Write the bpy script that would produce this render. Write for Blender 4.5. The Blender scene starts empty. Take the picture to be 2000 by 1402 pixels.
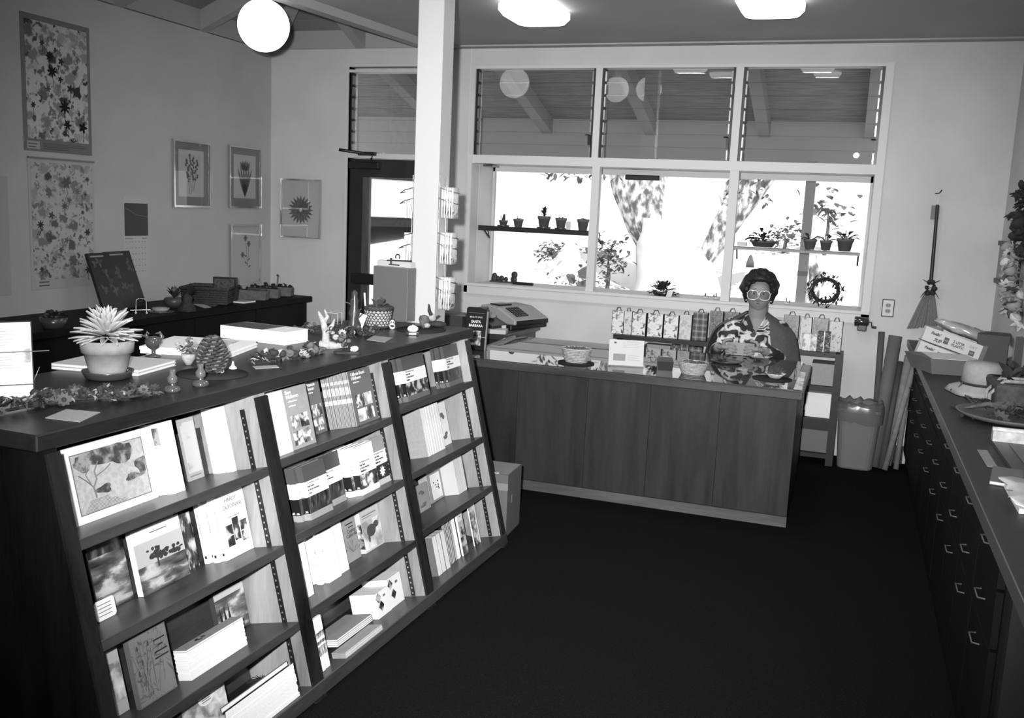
# A botanic garden shop, after a black and white photograph.
import bpy, bmesh, math, random
from mathutils import Vector, Matrix, noise

scene = bpy.context.scene
COL = scene.collection
RND = random.Random(11)
V = Vector

# ------------------------------------------------------------------ camera
FPX = 1858.0                      # focal length in pixels of a 2000 px wide frame
PITCH, ROLL, YAW = math.radians(8.96), math.radians(-2.56), math.radians(-19.33)
EYE = V((0.0, 0.0, 1.69))
_fwd = V((math.sin(YAW) * math.cos(PITCH), math.cos(YAW) * math.cos(PITCH), -math.sin(PITCH)))
_rt = V((math.cos(YAW), -math.sin(YAW), 0))
_dn = _fwd.cross(_rt)
CR = math.cos(ROLL) * _rt + math.sin(ROLL) * _dn
CD = -math.sin(ROLL) * _rt + math.cos(ROLL) * _dn
cam_data = bpy.data.cameras.new('camera')
cam = bpy.data.objects.new('camera', cam_data)
COL.objects.link(cam)
cam.matrix_world = Matrix(((CR.x, -CD.x, -_fwd.x, EYE.x), (CR.y, -CD.y, -_fwd.y, EYE.y),
                           (CR.z, -CD.z, -_fwd.z, EYE.z), (0, 0, 0, 1)))
cam_data.sensor_fit = 'HORIZONTAL'
cam_data.sensor_width = 36.0
cam_data.lens = FPX / 2000.0 * 36.0
cam_data.clip_start = 0.05
cam_data.clip_end = 300
scene.camera = cam

# ------------------------------------------------------------------ light and exposure
world = bpy.data.worlds.new('overcast_sky')
scene.world = world
world.use_nodes = True
_bg = world.node_tree.nodes['Background']
_bg.inputs[0].default_value = (1, 1, 1, 1)
_bg.inputs[1].default_value = 1.5

def lamp(name, kind, loc, energy, target=None, **kw):
    d = bpy.data.lights.new(name, kind)
    d.energy = energy
    for k, v in kw.items():
        setattr(d, k, v)
    o = bpy.data.objects.new(name, d)
    COL.objects.link(o)
    o.location = loc
    if target is not None:
        o.rotation_euler = (V(target) - V(loc)).to_track_quat('-Z', 'Y').to_euler()
    return o

lamp('sun', 'SUN', (6, -10, 20), 5.0, (0, 8, 0), angle=math.radians(0.6))
# the flash on the photographer's camera: a little left of and above the lens
FLASH = EYE + _rt * -0.10 + V((0, 0, 0.09)) - _fwd * 0.02
lamp('camera_flash', 'SPOT', FLASH, 1600.0, EYE + _fwd * 6 + CR * 0.25 - CD * 0.15, spot_size=math.radians(73),
     spot_blend=1.0, shadow_soft_size=0.03)
scene.view_settings.view_transform = 'Standard'
scene.view_settings.look = 'None'
scene.view_settings.exposure = 0.0
scene.view_settings.gamma = 1.0
scene.view_settings.use_curve_mapping = False
try:
    scene.cycles.use_denoising = True
    scene.cycles.max_bounces = 8
    scene.cycles.transparent_max_bounces = 24
    scene.cycles.caustics_reflective = False
    scene.cycles.caustics_refractive = False
except Exception:
    pass

# ------------------------------------------------------------------ pixel of the photograph -> point on a real plane
def ray(u, v):
    return CR * ((u - 1000) / FPX) + CD * ((v - 701) / FPX) + _fwd

def atY(u, v, y):
    d = ray(u, v)
    return EYE + d * ((y - EYE.y) / d.y)

def atX(u, v, x):
    d = ray(u, v)
    return EYE + d * ((x - EYE.x) / d.x)

def atZ(u, v, z):
    d = ray(u, v)
    return EYE + d * ((z - EYE.z) / d.z)

def atP(u, v, p0, n):
    d = ray(u, v)
    return EYE + d * ((V(p0) - EYE).dot(n) / d.dot(n))

# ------------------------------------------------------------------ materials (all grey: the photograph is black and white)
_mats = {}

def G(v):
    return (v, v, v, 1.0)

def mat(name, v=0.5, rough=0.6, spec=0.5, metal=0.0, noise_amt=0.0, noise_scale=8.0, bump=0.0, bump_scale=60.0,
        emit=0.0, alpha=1.0, stretch=None):
    if name in _mats:
        return _mats[name]
    m = bpy.data.materials.new(name)
    m.use_nodes = True
    nt = m.node_tree
    b = nt.nodes['Principled BSDF']
    b.inputs['Base Color'].default_value = G(v)
    b.inputs['Roughness'].default_value = rough
    b.inputs['Specular IOR Level'].default_value = spec
    b.inputs['Metallic'].default_value = metal
    if emit:
        b.inputs['Emission Color'].default_value = (1, 1, 1, 1)
        b.inputs['Emission Strength'].default_value = emit
    if noise_amt or bump:
        tc = nt.nodes.new('ShaderNodeTexCoord')
        mp = nt.nodes.new('ShaderNodeMapping')
        nt.links.new(tc.outputs['Object'], mp.inputs[0])
        if stretch:
            mp.inputs['Scale'].default_value = stretch
    if noise_amt:
        n = nt.nodes.new('ShaderNodeTexNoise')
        n.inputs['Scale'].default_value = noise_scale
        n.inputs['Detail'].default_value = 5
        nt.links.new(mp.outputs[0], n.inputs['Vector'])
        r = nt.nodes.new('ShaderNodeMapRange')
        r.inputs['From Min'].default_value = 0.3
        r.inputs['From Max'].default_value = 0.7
        r.inputs['To Min'].default_value = max(0, v * (1 - noise_amt))
        r.inputs['To Max'].default_value = min(1, v * (1 + noise_amt))
        nt.links.new(n.outputs['Fac'], r.inputs['Value'])
        nt.links.new(r.outputs[0], b.inputs['Base Color'])
    if bump:
        n2 = nt.nodes.new('ShaderNodeTexNoise')
        n2.inputs['Scale'].default_value = bump_scale
        n2.inputs['Detail'].default_value = 4
        nt.links.new(mp.outputs[0], n2.inputs['Vector'])
        bp = nt.nodes.new('ShaderNodeBump')
        bp.inputs['Strength'].default_value = bump
        bp.inputs['Distance'].default_value = 0.01
        nt.links.new(n2.outputs['Fac'], bp.inputs['Height'])
        nt.links.new(bp.outputs[0], b.inputs['Normal'])
    _mats[name] = m
    return m

def ramp(nt, fac, stops, interp='LINEAR'):
    c = nt.nodes.new('ShaderNodeValToRGB')
    c.color_ramp.interpolation = interp
    e = c.color_ramp.elements
    while len(e) < len(stops):
        e.new(0.5)
    for i, (p, g) in enumerate(stops):
        e[i].position = p
        e[i].color = G(g)
    nt.links.new(fac, c.inputs[0])
    return c.outputs[0]

def wood(name, lo, hi, axis='Z', rough=0.35, scale=1.0, spec=0.4, rings=True):
    """stained veneer: long streaks along AXIS with a cathedral figure"""
    if name in _mats:
        return _mats[name]
    m = bpy.data.materials.new(name)
    m.use_nodes = True
    nt = m.node_tree
    b = nt.nodes['Principled BSDF']
    b.inputs['Roughness'].default_value = rough
    b.inputs['Specular IOR Level'].default_value = spec
    tc = nt.nodes.new('ShaderNodeTexCoord')
    mp = nt.nodes.new('ShaderNodeMapping')
    s = {'X': (0.9, 9, 9), 'Y': (9, 0.9, 9), 'Z': (9, 9, 0.9)}[axis]
    mp.inputs['Scale'].default_value = [k * scale for k in s]
    nt.links.new(tc.outputs['Object'], mp.inputs[0])
    n1 = nt.nodes.new('ShaderNodeTexNoise')
    n1.inputs['Scale'].default_value = 1.0
    n1.inputs['Detail'].default_value = 3
    n1.inputs['Distortion'].default_value = 0.6
    nt.links.new(mp.outputs[0], n1.inputs['Vector'])
    # contour rings of a slow noise give the cathedral figure
    mul = nt.nodes.new('ShaderNodeMath')
    mul.operation = 'MULTIPLY'
    mul.inputs[1].default_value = 9.0 if rings else 3.0
    mp2 = nt.nodes.new('ShaderNodeMapping')
    s2 = {'X': (0.35, 2, 2), 'Y': (2, 0.35, 2), 'Z': (2, 2, 0.35)}[axis]
    mp2.inputs['Scale'].default_value = [k * scale for k in s2]
    nt.links.new(tc.outputs['Object'], mp2.inputs[0])
    n0 = nt.nodes.new('ShaderNodeTexNoise')
    n0.inputs['Scale'].default_value = 1.0
    n0.inputs['Detail'].default_value = 1.5
    nt.links.new(mp2.outputs[0], n0.inputs['Vector'])
    nt.links.new(n0.outputs['Fac'], mul.inputs[0])
    sn = nt.nodes.new('ShaderNodeMath')
    sn.operation = 'PINGPONG'
    sn.inputs[1].default_value = 1.0
    nt.links.new(mul.outputs[0], sn.inputs[0])
    n3 = nt.nodes.new('ShaderNodeTexNoise')
    n3.inputs['Scale'].default_value = 14.0
    n3.inputs['Detail'].default_value = 3
    nt.links.new(mp.outputs[0], n3.inputs['Vector'])
    mx = nt.nodes.new('ShaderNodeMath')
    mx.operation = 'MULTIPLY_ADD'
    mx.inputs[1].default_value = 0.16 if rings else 0.08
    nt.links.new(sn.outputs[0], mx.inputs[0])
    nt.links.new(n1.outputs['Fac'], mx.inputs[2])
    ad = nt.nodes.new('ShaderNodeMath')
    ad.operation = 'MULTIPLY_ADD'
    ad.inputs[1].default_value = 0.35
    nt.links.new(n3.outputs['Fac'], ad.inputs[0])
    nt.links.new(mx.outputs[0], ad.inputs[2])
    nt.links.new(ramp(nt, ad.outputs[0], [(0.45, lo), (1.0, hi)]), b.inputs['Base Color'])
    _mats[name] = m
    return m

def prints(name, ground, ink, scale=14.0, cover=0.62, second=True, rough=0.7, coord='Object', stretch=(1, 1, 1), dim=0.5, seed=0.0, light=None):
    """paper printed with scattered plant figures: distorted cells with their own inks"""
    if name in _mats:
        return _mats[name]
    m = bpy.data.materials.new(name)
    m.use_nodes = True
    nt = m.node_tree
    b = nt.nodes['Principled BSDF']
    b.inputs['Roughness'].default_value = rough
    tc = nt.nodes.new('ShaderNodeTexCoord')
    mp = nt.nodes.new('ShaderNodeMapping')
    mp.inputs['Scale'].default_value = stretch
    mp.inputs['Location'].default_value = (seed, seed * 0.7, seed * 0.3)
    nt.links.new(tc.outputs[coord], mp.inputs[0])
    nz = nt.nodes.new('ShaderNodeTexNoise')
    nz.inputs['Scale'].default_value = scale * 2.2
    nz.inputs['Detail'].default_value = 3
    nt.links.new(mp.outputs[0], nz.inputs['Vector'])
    dis = nt.nodes.new('ShaderNodeMix')
    dis.data_type = 'VECTOR'
    dis.inputs['Factor'].default_value = 1.0 / scale
    nt.links.new(mp.outputs[0], dis.inputs['A'])
    nt.links.new(nz.outputs['Color'], dis.inputs['B'])
    col = None
    for k, (sc, cv) in enumerate(((scale * 2.4, cover), (scale * 1.5, cover), (scale, cover * 1.05))[0 if second else 2:]):
        vo = nt.nodes.new('ShaderNodeTexVoronoi')
        vo.inputs['Scale'].default_value = sc
        nt.links.new(dis.outputs['Result'], vo.inputs['Vector'])
        mask = ramp(nt, vo.outputs['Distance'], [(cv * 0.42, 1), (cv * 0.62, 0)])
        sep = nt.nodes.new('ShaderNodeSeparateColor')
        nt.links.new(vo.outputs['Color'], sep.inputs[0])
        inkc = ramp(nt, sep.outputs[0], [(0.0, ink), (0.45, ink + (ground - ink) * dim * 0.6), (1.0, ink + (ground - ink) * dim * 1.35)])
        keep = ramp(nt, sep.outputs[1], [(0.2, 0), (0.3, 1)])
        mk = nt.nodes.new('ShaderNodeMath')
        mk.operation = 'MULTIPLY'
        nt.links.new(mask, mk.inputs[0])
        nt.links.new(keep, mk.inputs[1])
        mix = nt.nodes.new('ShaderNodeMix')
        mix.data_type = 'RGBA'
        nt.links.new(mk.outputs[0], mix.inputs['Factor'])
        if col is None:
            mix.inputs['A'].default_value = G(ground)
        else:
            nt.links.new(col, mix.inputs['A'])
        nt.links.new(inkc, mix.inputs['B'])
        col = mix.outputs['Result']
    nt.links.new(col, b.inputs['Base Color'])
    _mats[name] = m
    return m

def photo(name, stops, scale=9.0, stretch=(1, 1, 1), rough=0.3, detail=6.0, dist=0.4, seed=0.0, kind='noise', coord='Object'):
    """a printed photograph: contrasty mottled tones"""
    if name in _mats:
        return _mats[name]
    m = bpy.data.materials.new(name)
    m.use_nodes = True
    nt = m.node_tree
    b = nt.nodes['Principled BSDF']
    b.inputs['Roughness'].default_value = rough
    tc = nt.nodes.new('ShaderNodeTexCoord')
    mp = nt.nodes.new('ShaderNodeMapping')
    mp.inputs['Scale'].default_value = stretch
    mp.inputs['Location'].default_value = (seed, seed * 0.6, seed * 1.3)
    nt.links.new(tc.outputs[coord], mp.inputs[0])
    if kind == 'wave':
        n = nt.nodes.new('ShaderNodeTexWave')
        n.inputs['Scale'].default_value = scale
        n.inputs['Distortion'].default_value = dist
        n.inputs['Detail'].default_value = 3
    elif kind == 'voronoi':
        n = nt.nodes.new('ShaderNodeTexVoronoi')
        n.inputs['Scale'].default_value = scale
    else:
        n = nt.nodes.new('ShaderNodeTexNoise')
        n.inputs['Scale'].default_value = scale
        n.inputs['Detail'].default_value = detail
        n.inputs['Distortion'].default_value = dist
    nt.links.new(mp.outputs[0], n.inputs['Vector'])
    nt.links.new(ramp(nt, n.outputs['Distance' if kind == 'voronoi' else 'Fac'], stops), b.inputs['Base Color'])
    _mats[name] = m
    return m

def glass(name, ior=1.45, tint=0.96, rough=0.0):
    """thin pane: Fresnel mix of clear and mirror"""
    if name in _mats:
        return _mats[name]
    m = bpy.data.materials.new(name)
    m.use_nodes = True
    nt = m.node_tree
    for n in list(nt.nodes):
        if n.type == 'BSDF_PRINCIPLED':
            nt.nodes.remove(n)
    out = nt.nodes['Material Output']
    t = nt.nodes.new('ShaderNodeBsdfTransparent')
    t.inputs[0].default_value = G(tint)
    g = nt.nodes.new('ShaderNodeBsdfGlossy')
    g.inputs['Roughness'].default_value = rough
    geo = nt.nodes.new('ShaderNodeNewGeometry')
    dot = nt.nodes.new('ShaderNodeVectorMath')
    dot.operation = 'DOT_PRODUCT'
    nt.links.new(geo.outputs['Incoming'], dot.inputs[0])
    nt.links.new(geo.outputs['Normal'], dot.inputs[1])
    f0 = ((ior - 1) / (ior + 1)) ** 2
    src = dot.outputs['Value']
    for op, val in (('ABSOLUTE', None), ('SUBTRACT', 1.0), ('POWER', 5.0), ('MULTIPLY_ADD', 1 - f0)):
        q = nt.nodes.new('ShaderNodeMath')
        q.operation = op
        if op == 'SUBTRACT':
            q.inputs[0].default_value = val
            nt.links.new(src, q.inputs[1])
        else:
            nt.links.new(src, q.inputs[0])
            if val is not None:
                q.inputs[1].default_value = val
            if op == 'MULTIPLY_ADD':
                q.inputs[2].default_value = f0
        src = q.outputs[0]
    mx = nt.nodes.new('ShaderNodeMixShader')
    nt.links.new(src, mx.inputs[0])
    nt.links.new(t.outputs[0], mx.inputs[1])
    nt.links.new(g.outputs[0], mx.inputs[2])
    nt.links.new(mx.outputs[0], out.inputs[0])
    _mats[name] = m
    return m

# ------------------------------------------------------------------ mesh builder
class MB:
    def __init__(self):
        self.v, self.f, self.m, self.s = [], [], [], []

    def add(self, vs, fs, m=0, smooth=False):
        o = len(self.v)
        self.v += [tuple(p) for p in vs]
        for f in fs:
            self.f.append(tuple(i + o for i in f))
            self.m.append(m)
            self.s.append(smooth)
        return self

    def hexa(self, p, m=0):
        """8 corners: bottom 4 counterclockwise, top 4"""
        return self.add(p, [(3, 2, 1, 0), (4, 5, 6, 7), (0, 1, 5, 4), (1, 2, 6, 5), (2, 3, 7, 6), (3, 0, 4, 7)], m)

    def box(self, x0, x1, y0, y1, z0, z1, m=0):
        return self.hexa([(x0, y0, z0), (x1, y0, z0), (x1, y1, z0), (x0, y1, z0),
                          (x0, y0, z1), (x1, y0, z1), (x1, y1, z1), (x0, y1, z1)], m)

    def obox(self, c, ax, ay, az, m=0):
        """box of centre c and three half-axis vectors"""
        c, ax, ay, az = V(c), V(ax), V(ay), V(az)
        return self.hexa([c - ax - ay - az, c + ax - ay - az, c + ax + ay - az, c - ax + ay - az,
                          c - ax - ay + az, c + ax - ay + az, c + ax + ay + az, c - ax + ay + az], m)

    def quad(self, a, b, c, d, m=0):
        return self.add([a, b, c, d], [(0, 1, 2, 3)], m)

    def prism(self, poly, z0, z1, m=0, T=None, smooth=False):
        """polygon (x, y) counterclockwise pushed from z0 to z1, through matrix T"""
        n = len(poly)
        vs = [V((x, y, z0)) for x, y in poly] + [V((x, y, z1)) for x, y in poly]
        if T is not None:
            vs = [T @ p for p in vs]
        self.add(vs, [tuple(range(n))[::-1], tuple(range(n, 2 * n))], m)
        o = len(self.v) - 2 * n
        for i in range(n):
            j = (i + 1) % n
            self.f.append((o + i, o + j, o + n + j, o + n + i))
            self.m.append(m)
            self.s.append(smooth)
        return self

    def tube(self, pts, r, n=8, m=0, smooth=True, flat=1.0):
        pts = [V(p) for p in pts]
        k = len(pts)
        rs = r if isinstance(r, (list, tuple)) else [r] * k
        rings, up = [], None
        for i, p in enumerate(pts):
            d = (pts[min(i + 1, k - 1)] - pts[max(i - 1, 0)])
            d = d.normalized() if d.length > 1e-9 else V((0, 0, 1))
            if up is None:
                up = V((0, 0, 1)) if abs(d.z) < 0.9 else V((1, 0, 0))
            a = d.cross(up)
            a = a.normalized() if a.length > 1e-6 else d.orthogonal().normalized()
            up = a.cross(d).normalized()
            b = -up
            rings.append([p + (a * math.cos(t) + b * math.sin(t) * flat) * rs[i] for t in [2 * math.pi * j / n for j in range(n)]])
        vs = [q for ring in rings for q in ring]
        fs = []
        for i in range(k - 1):
            for j in range(n):
                jj = (j + 1) % n
                fs.append((i * n + j, i * n + jj, (i + 1) * n + jj, (i + 1) * n + j))
        self.add(vs, fs, m, smooth)
        self.add(rings[0], [tuple(range(n))[::-1]], m)
        self.add(rings[-1], [tuple(range(n))], m)
        return self

    def lathe(self, prof, n=24, c=(0, 0, 0), sx=1.0, sy=1.0, m=0, smooth=True, wob=None):
        c = V(c)
        vs, fs = [], []
        for i, (r, z) in enumerate(prof):
            for j in range(n):
                t = 2 * math.pi * j / n
                w = 1.0 if wob is None else wob(t, i)
                vs.append(c + V((r * w * math.cos(t) * sx, r * w * math.sin(t) * sy, z)))
        for i in range(len(prof) - 1):
            for j in range(n):
                jj = (j + 1) % n
                fs.append((i * n + j, i * n + jj, (i + 1) * n + jj, (i + 1) * n + j))
        self.add(vs, fs, m, smooth)
        o = len(self.v) - len(vs)
        if prof[0][0] > 1e-6:
            self.f.append(tuple(o + j for j in range(n))[::-1]); self.m.append(m); self.s.append(False)
        if prof[-1][0] > 1e-6:
            self.f.append(tuple(o + (len(prof) - 1) * n + j for j in range(n))); self.m.append(m); self.s.append(False)
        return self

    def ball(self, c, r, nu=12, nv=8, m=0, jit=0.0, rot=None, rnd=RND):
        c = V(c)
        rx, ry, rz = r if isinstance(r, (list, tuple)) else (r, r, r)
        vs = [V((0, 0, -rz))]
        for i in range(1, nv):
            ph = -math.pi / 2 + math.pi * i / nv
            for j in range(nu):
                t = 2 * math.pi * j / nu
                k = 1 + (rnd.uniform(-jit, jit) if jit else 0)
                vs.append(V((rx * math.cos(ph) * math.cos(t) * k, ry * math.cos(ph) * math.sin(t) * k, rz * math.sin(ph) * k)))
        vs.append(V((0, 0, rz)))
        if rot is not None:
            vs = [rot @ p for p in vs]
        fs = [(0, 1 + (j + 1) % nu, 1 + j) for j in range(nu)]
        for i in range(nv - 2):
            for j in range(nu):
                jj = (j + 1) % nu
                a = 1 + i * nu
                fs.append((a + j, a + jj, a + nu + jj, a + nu + j))
        top = len(vs) - 1
        a = 1 + (nv - 2) * nu
        fs += [(a + j, a + (j + 1) % nu, top) for j in range(nu)]
        return self.add([c + p for p in vs], fs, m, True)

    def leaf(self, base, d, length, width, bend=0.3, m=0, up=V((0, 0, 1)), thick=0.0, fold=0.15):
        """a pointed leaf: midrib and two edges, bending down along its length"""
        base, d = V(base), V(d).normalized()
        side = d.cross(up)
        side = side.normalized() if side.length > 1e-4 else d.orthogonal().normalized()
        nrm = side.cross(d).normalized()
        prof = [(0, 0.12), (0.25, 0.8), (0.5, 1.0), (0.75, 0.72), (1.0, 0.02)]
        L, M_, Rr = [], [], []
        for t, w in prof:
            p = base + d * (length * t) - V((0, 0, 1)) * (bend * length * t * t)
            L.append(p - side * (width * 0.5 * w) + nrm * (fold * width * w))
            M_.append(p - nrm * thick)
            Rr.append(p + side * (width * 0.5 * w) + nrm * (fold * width * w))
        n = len(prof)
        fs = []
        for i in range(n - 1):
            fs += [(i, n + i, n + i + 1, i + 1), (n + i, 2 * n + i, 2 * n + i + 1, n + i + 1)]
        return self.add(L + M_ + Rr, fs, m, True)

    def build(self, name, mats, parent=None, loc=None, rot=None, bevel=0.0, seg=1, solid=0.0):
        me = bpy.data.meshes.new(name)
        me.from_pydata(self.v, [], self.f)
        if not isinstance(mats, (list, tuple)):
            mats = [mats]
        for x in mats:
            me.materials.append(x)
        me.polygons.foreach_set('material_index', self.m)
        me.polygons.foreach_set('use_smooth', self.s)
        me.update()
        return link(name, me, parent, loc, rot, bevel, seg, solid)

def link(name, me, parent=None, loc=None, rot=None, bevel=0.0, seg=1, solid=0.0):
    o = bpy.data.objects.new(name, me)
    COL.objects.link(o)
    if parent is not None:
        o.parent = parent
    if loc is not None:
        o.location = loc
    if rot is not None:
        o.rotation_euler = rot
    if solid:
        s = o.modifiers.new('solid', 'SOLIDIFY')
        s.thickness = solid
        s.offset = 0
    if bevel:
        b = o.modifiers.new('bevel', 'BEVEL')
        b.width = bevel
        b.segments = seg
        b.limit_method = 'ANGLE'
    return o

def tag(o, label, cat, group=None, kind=None):
    o['label'] = label
    o['category'] = cat
    if group:
        o['group'] = group
    if kind:
        o['kind'] = kind
    return o

def thing(name, label, cat, loc=(0, 0, 0), rotz=0.0, group=None, rot=None):
    o = bpy.data.objects.new(name, None)
    COL.objects.link(o)
    o.location = loc
    o.rotation_euler = rot if rot is not None else (0, 0, rotz)
    o.empty_display_size = 0.1
    return tag(o, label, cat, group)

def struct(name, mb, mats, parent=None, **kw):
    o = mb.build(name, mats, parent, **kw) if isinstance(mb, MB) else mb
    if parent is None:
        o['kind'] = 'structure'
    return o

def dup(root, loc, rotz=None, label=None, group=None, rot=None):
    """copy a thing with copies of its parts and sub-parts"""
    r = root.copy()
    COL.objects.link(r)
    r.location = loc
    if rot is not None:
        r.rotation_euler = rot
    elif rotz is not None:
        r.rotation_euler = (0, 0, rotz)
    if label:
        r['label'] = label
    if group:
        r['group'] = group
    for ch in list(root.children):
        c = ch.copy()
        COL.objects.link(c)
        c.parent = r
        for g in list(ch.children):
            d = g.copy()
            COL.objects.link(d)
            d.parent = c
    return r

_txt = {}

def text(body, size, m, parent=None, loc=(0, 0, 0), rot=(0, 0, 0), name='lettering', align='CENTER', sx=1.0, shear=0.0, bold=0.0, line=1.0, ext=0.0003, M4=None):
    """lettering as a mesh in its own XY plane (facing +Z)"""
    key = (body, size, m.name, align, sx, shear, bold, line, ext)
    me = _txt.get(key)
    if me is None:
        cu = bpy.data.curves.new('lettering', 'FONT')
        cu.body = body
        cu.size = size
        cu.align_x = align
        cu.align_y = 'CENTER'
        cu.shear = shear
        cu.offset = bold
        cu.space_line = line
        cu.extrude = ext
        cu.resolution_u = 2
        t = bpy.data.objects.new('lettering', cu)
        COL.objects.link(t)
        me = bpy.data.meshes.new_from_object(t)
        bpy.data.objects.remove(t)
        bpy.data.curves.remove(cu)
        me.materials.clear()
        me.materials.append(m)
        if sx != 1.0:
            for v in me.vertices:
                v.co.x *= sx
        me.name = name
        _txt[key] = me
    o = link(name, me, parent, loc, rot)
    if M4 is not None:
        o.matrix_local = M4
    return o

def basis(o, x, y, z):
    """4x4 with columns x, y, z at o"""
    x, y, z, o = V(x), V(y), V(z), V(o)
    return Matrix(((x.x, y.x, z.x, o.x), (x.y, y.y, z.y, o.y), (x.z, y.z, z.z, o.z), (0, 0, 0, 1)))

ORD = 'first second third fourth fifth sixth seventh eighth ninth tenth eleventh twelfth thirteenth fourteenth fifteenth sixteenth seventeenth eighteenth nineteenth twentieth'.split()
# ------------------------------------------------------------------ shared materials
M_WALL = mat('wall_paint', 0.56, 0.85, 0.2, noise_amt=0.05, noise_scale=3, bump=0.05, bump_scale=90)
M_WALL_L = mat('wall_paint_left_shaded', 0.44, 0.85, 0.2, noise_amt=0.05, noise_scale=3, bump=0.05, bump_scale=90)  # same wall paint, toned down for the weaker flash light on this wall
M_TRIM = mat('trim_paint', 0.60, 0.5, 0.3)
M_CEIL = mat('ceiling_paint', 0.40, 0.9, 0.1, noise_amt=0.04, noise_scale=2)
M_DECK = mat('deck_paint', 0.24, 0.85, 0.1, noise_amt=0.06, noise_scale=4, stretch=(1, 1, 6))
M_RAFT = mat('rafter_paint', 0.34, 0.8, 0.15)
M_FRIEZE = mat('frieze_paint', 0.36, 0.8, 0.15)
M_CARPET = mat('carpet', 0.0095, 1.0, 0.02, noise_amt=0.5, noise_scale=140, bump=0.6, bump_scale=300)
M_DARK = mat('dark_paint', 0.025, 0.4, 0.3)
M_BLACK = mat('black_metal', 0.012, 0.35, 0.5)
M_METAL = mat('aluminium', 0.65, 0.22, 0.5, metal=1.0)
M_STEEL = mat('steel_wire', 0.35, 0.3, 0.5, metal=1.0)
M_WHITE = mat('white_paper', 0.82, 0.7, 0.2)
M_CREAM = mat('cream_paper', 0.62, 0.75, 0.2)
M_INK = mat('black_ink', 0.02, 0.6, 0.2)
M_GREYINK = mat('grey_ink', 0.16, 0.6, 0.2)
M_GLASS = glass('window_glass')
M_ACRYL = glass('clear_acrylic', 1.35, 0.93)
M_LAMP = mat('lamp_diffuser', 0.9, 0.4, 0.3, emit=3.2)
M_WOOD_D = wood('dark_walnut_upright', 0.004, 0.024, 'Z', 0.42, spec=0.25)
M_WOOD_END = wood('shaded_end_veneer', 0.002, 0.011, 'Z', 0.5, spec=0.12)  # bookcase wood painted darker to stand in for the flash falling off
M_WOOD_TOP = wood('walnut_top', 0.006, 0.025, 'Y', 0.36, spec=0.3)
M_WOOD_PANEL = wood('counter_veneer', 0.03, 0.11, 'Z', 0.42)
M_WOOD_LIGHT = wood('shelf_side_veneer', 0.14, 0.36, 'Z', 0.5)
M_WOOD_SHELF = wood('shelf_board', 0.016, 0.06, 'Y', 0.36, spec=0.4)
M_WOOD_BLACK = wood('blackened_wood', 0.003, 0.008, 'Z', 0.6, rings=False, spec=0.12)

WY, XL, XR, YB, ZC = 7.25, -4.85, 0.94, -2.6, 2.94

# ------------------------------------------------------------------ floor, walls
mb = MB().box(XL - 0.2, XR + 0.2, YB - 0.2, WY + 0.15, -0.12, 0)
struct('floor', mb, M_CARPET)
DX0, DX1, DZ, DTZ = -4.09, -3.16, 2.05, 2.775       # door opening, its head, head of the light above it
GX0, GX1 = -2.955, 0.092                            # window opening
mb = MB()
mb.box(XL - 0.15, DX0, WY, WY + 0.15, 0, ZC)
mb.box(DX0, GX1, WY, WY + 0.15, 2.797, ZC)
mb.box(DX1, GX0, WY, WY + 0.15, 0, 2.797)
mb.box(GX0, GX1, WY, WY + 0.15, 0, 1.0)
mb.box(GX1, XR + 0.15, WY, WY + 0.15, 0, ZC)
struct('wall_back', mb, M_WALL)
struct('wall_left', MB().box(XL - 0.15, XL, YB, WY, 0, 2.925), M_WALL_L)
struct('wall_right', MB().box(XR, XR + 0.15, YB, WY, 0, ZC), M_WALL)
struct('wall_front', MB().box(XL - 0.15, XR + 0.15, YB - 0.15, YB, 0, 4.2), M_WALL)
bb = MB().box(XL, DX0, WY - 0.012, WY, 0, 0.1)
struct('baseboard_back', MB().box(GX1 + 0.05, 0.47, WY - 0.012, WY, 0, 0.13), M_DARK)
struct('baseboard_left', bb, M_DARK)
# batten left of the window
struct('trim_1', MB().box(-3.0, -2.987, WY - 0.006, WY, 0, ZC), M_TRIM)

# ------------------------------------------------------------------ ceiling: flat on the right, open hip roof on the left
BX0, BX1 = -3.187, -4.21                            # beam line at the back wall and behind the camera
ceil = struct('ceiling', MB().prism([(BX0, WY + 0.15), (BX1, YB), (XR + 0.15, YB), (XR + 0.15, WY + 0.15)][::1], ZC, ZC + 0.05), M_CEIL)
mb = MB().hexa([(BX0 - 0.09, WY, 2.885), (BX1 - 0.09, YB, 2.885), (BX1, YB, 2.885), (BX0, WY, 2.885),
                (BX0 - 0.09, WY, 4.15), (BX1 - 0.09, YB, 4.15), (BX1, YB, ZC + 0.01), (BX0, WY, ZC + 0.01)])
mb.build('beam', M_FRIEZE, ceil)
MB().box(BX0 + 0.02, XR, WY - 0.1, WY, ZC - 0.012, ZC).build('cornice', M_CEIL, ceil)
SL = 0.44
def deck_l(x):
    return 3.075 + SL * (x - XL)
def deck_b(y):
    return 3.085 + SL * (WY - y)
w = 0.145
k = 0
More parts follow.
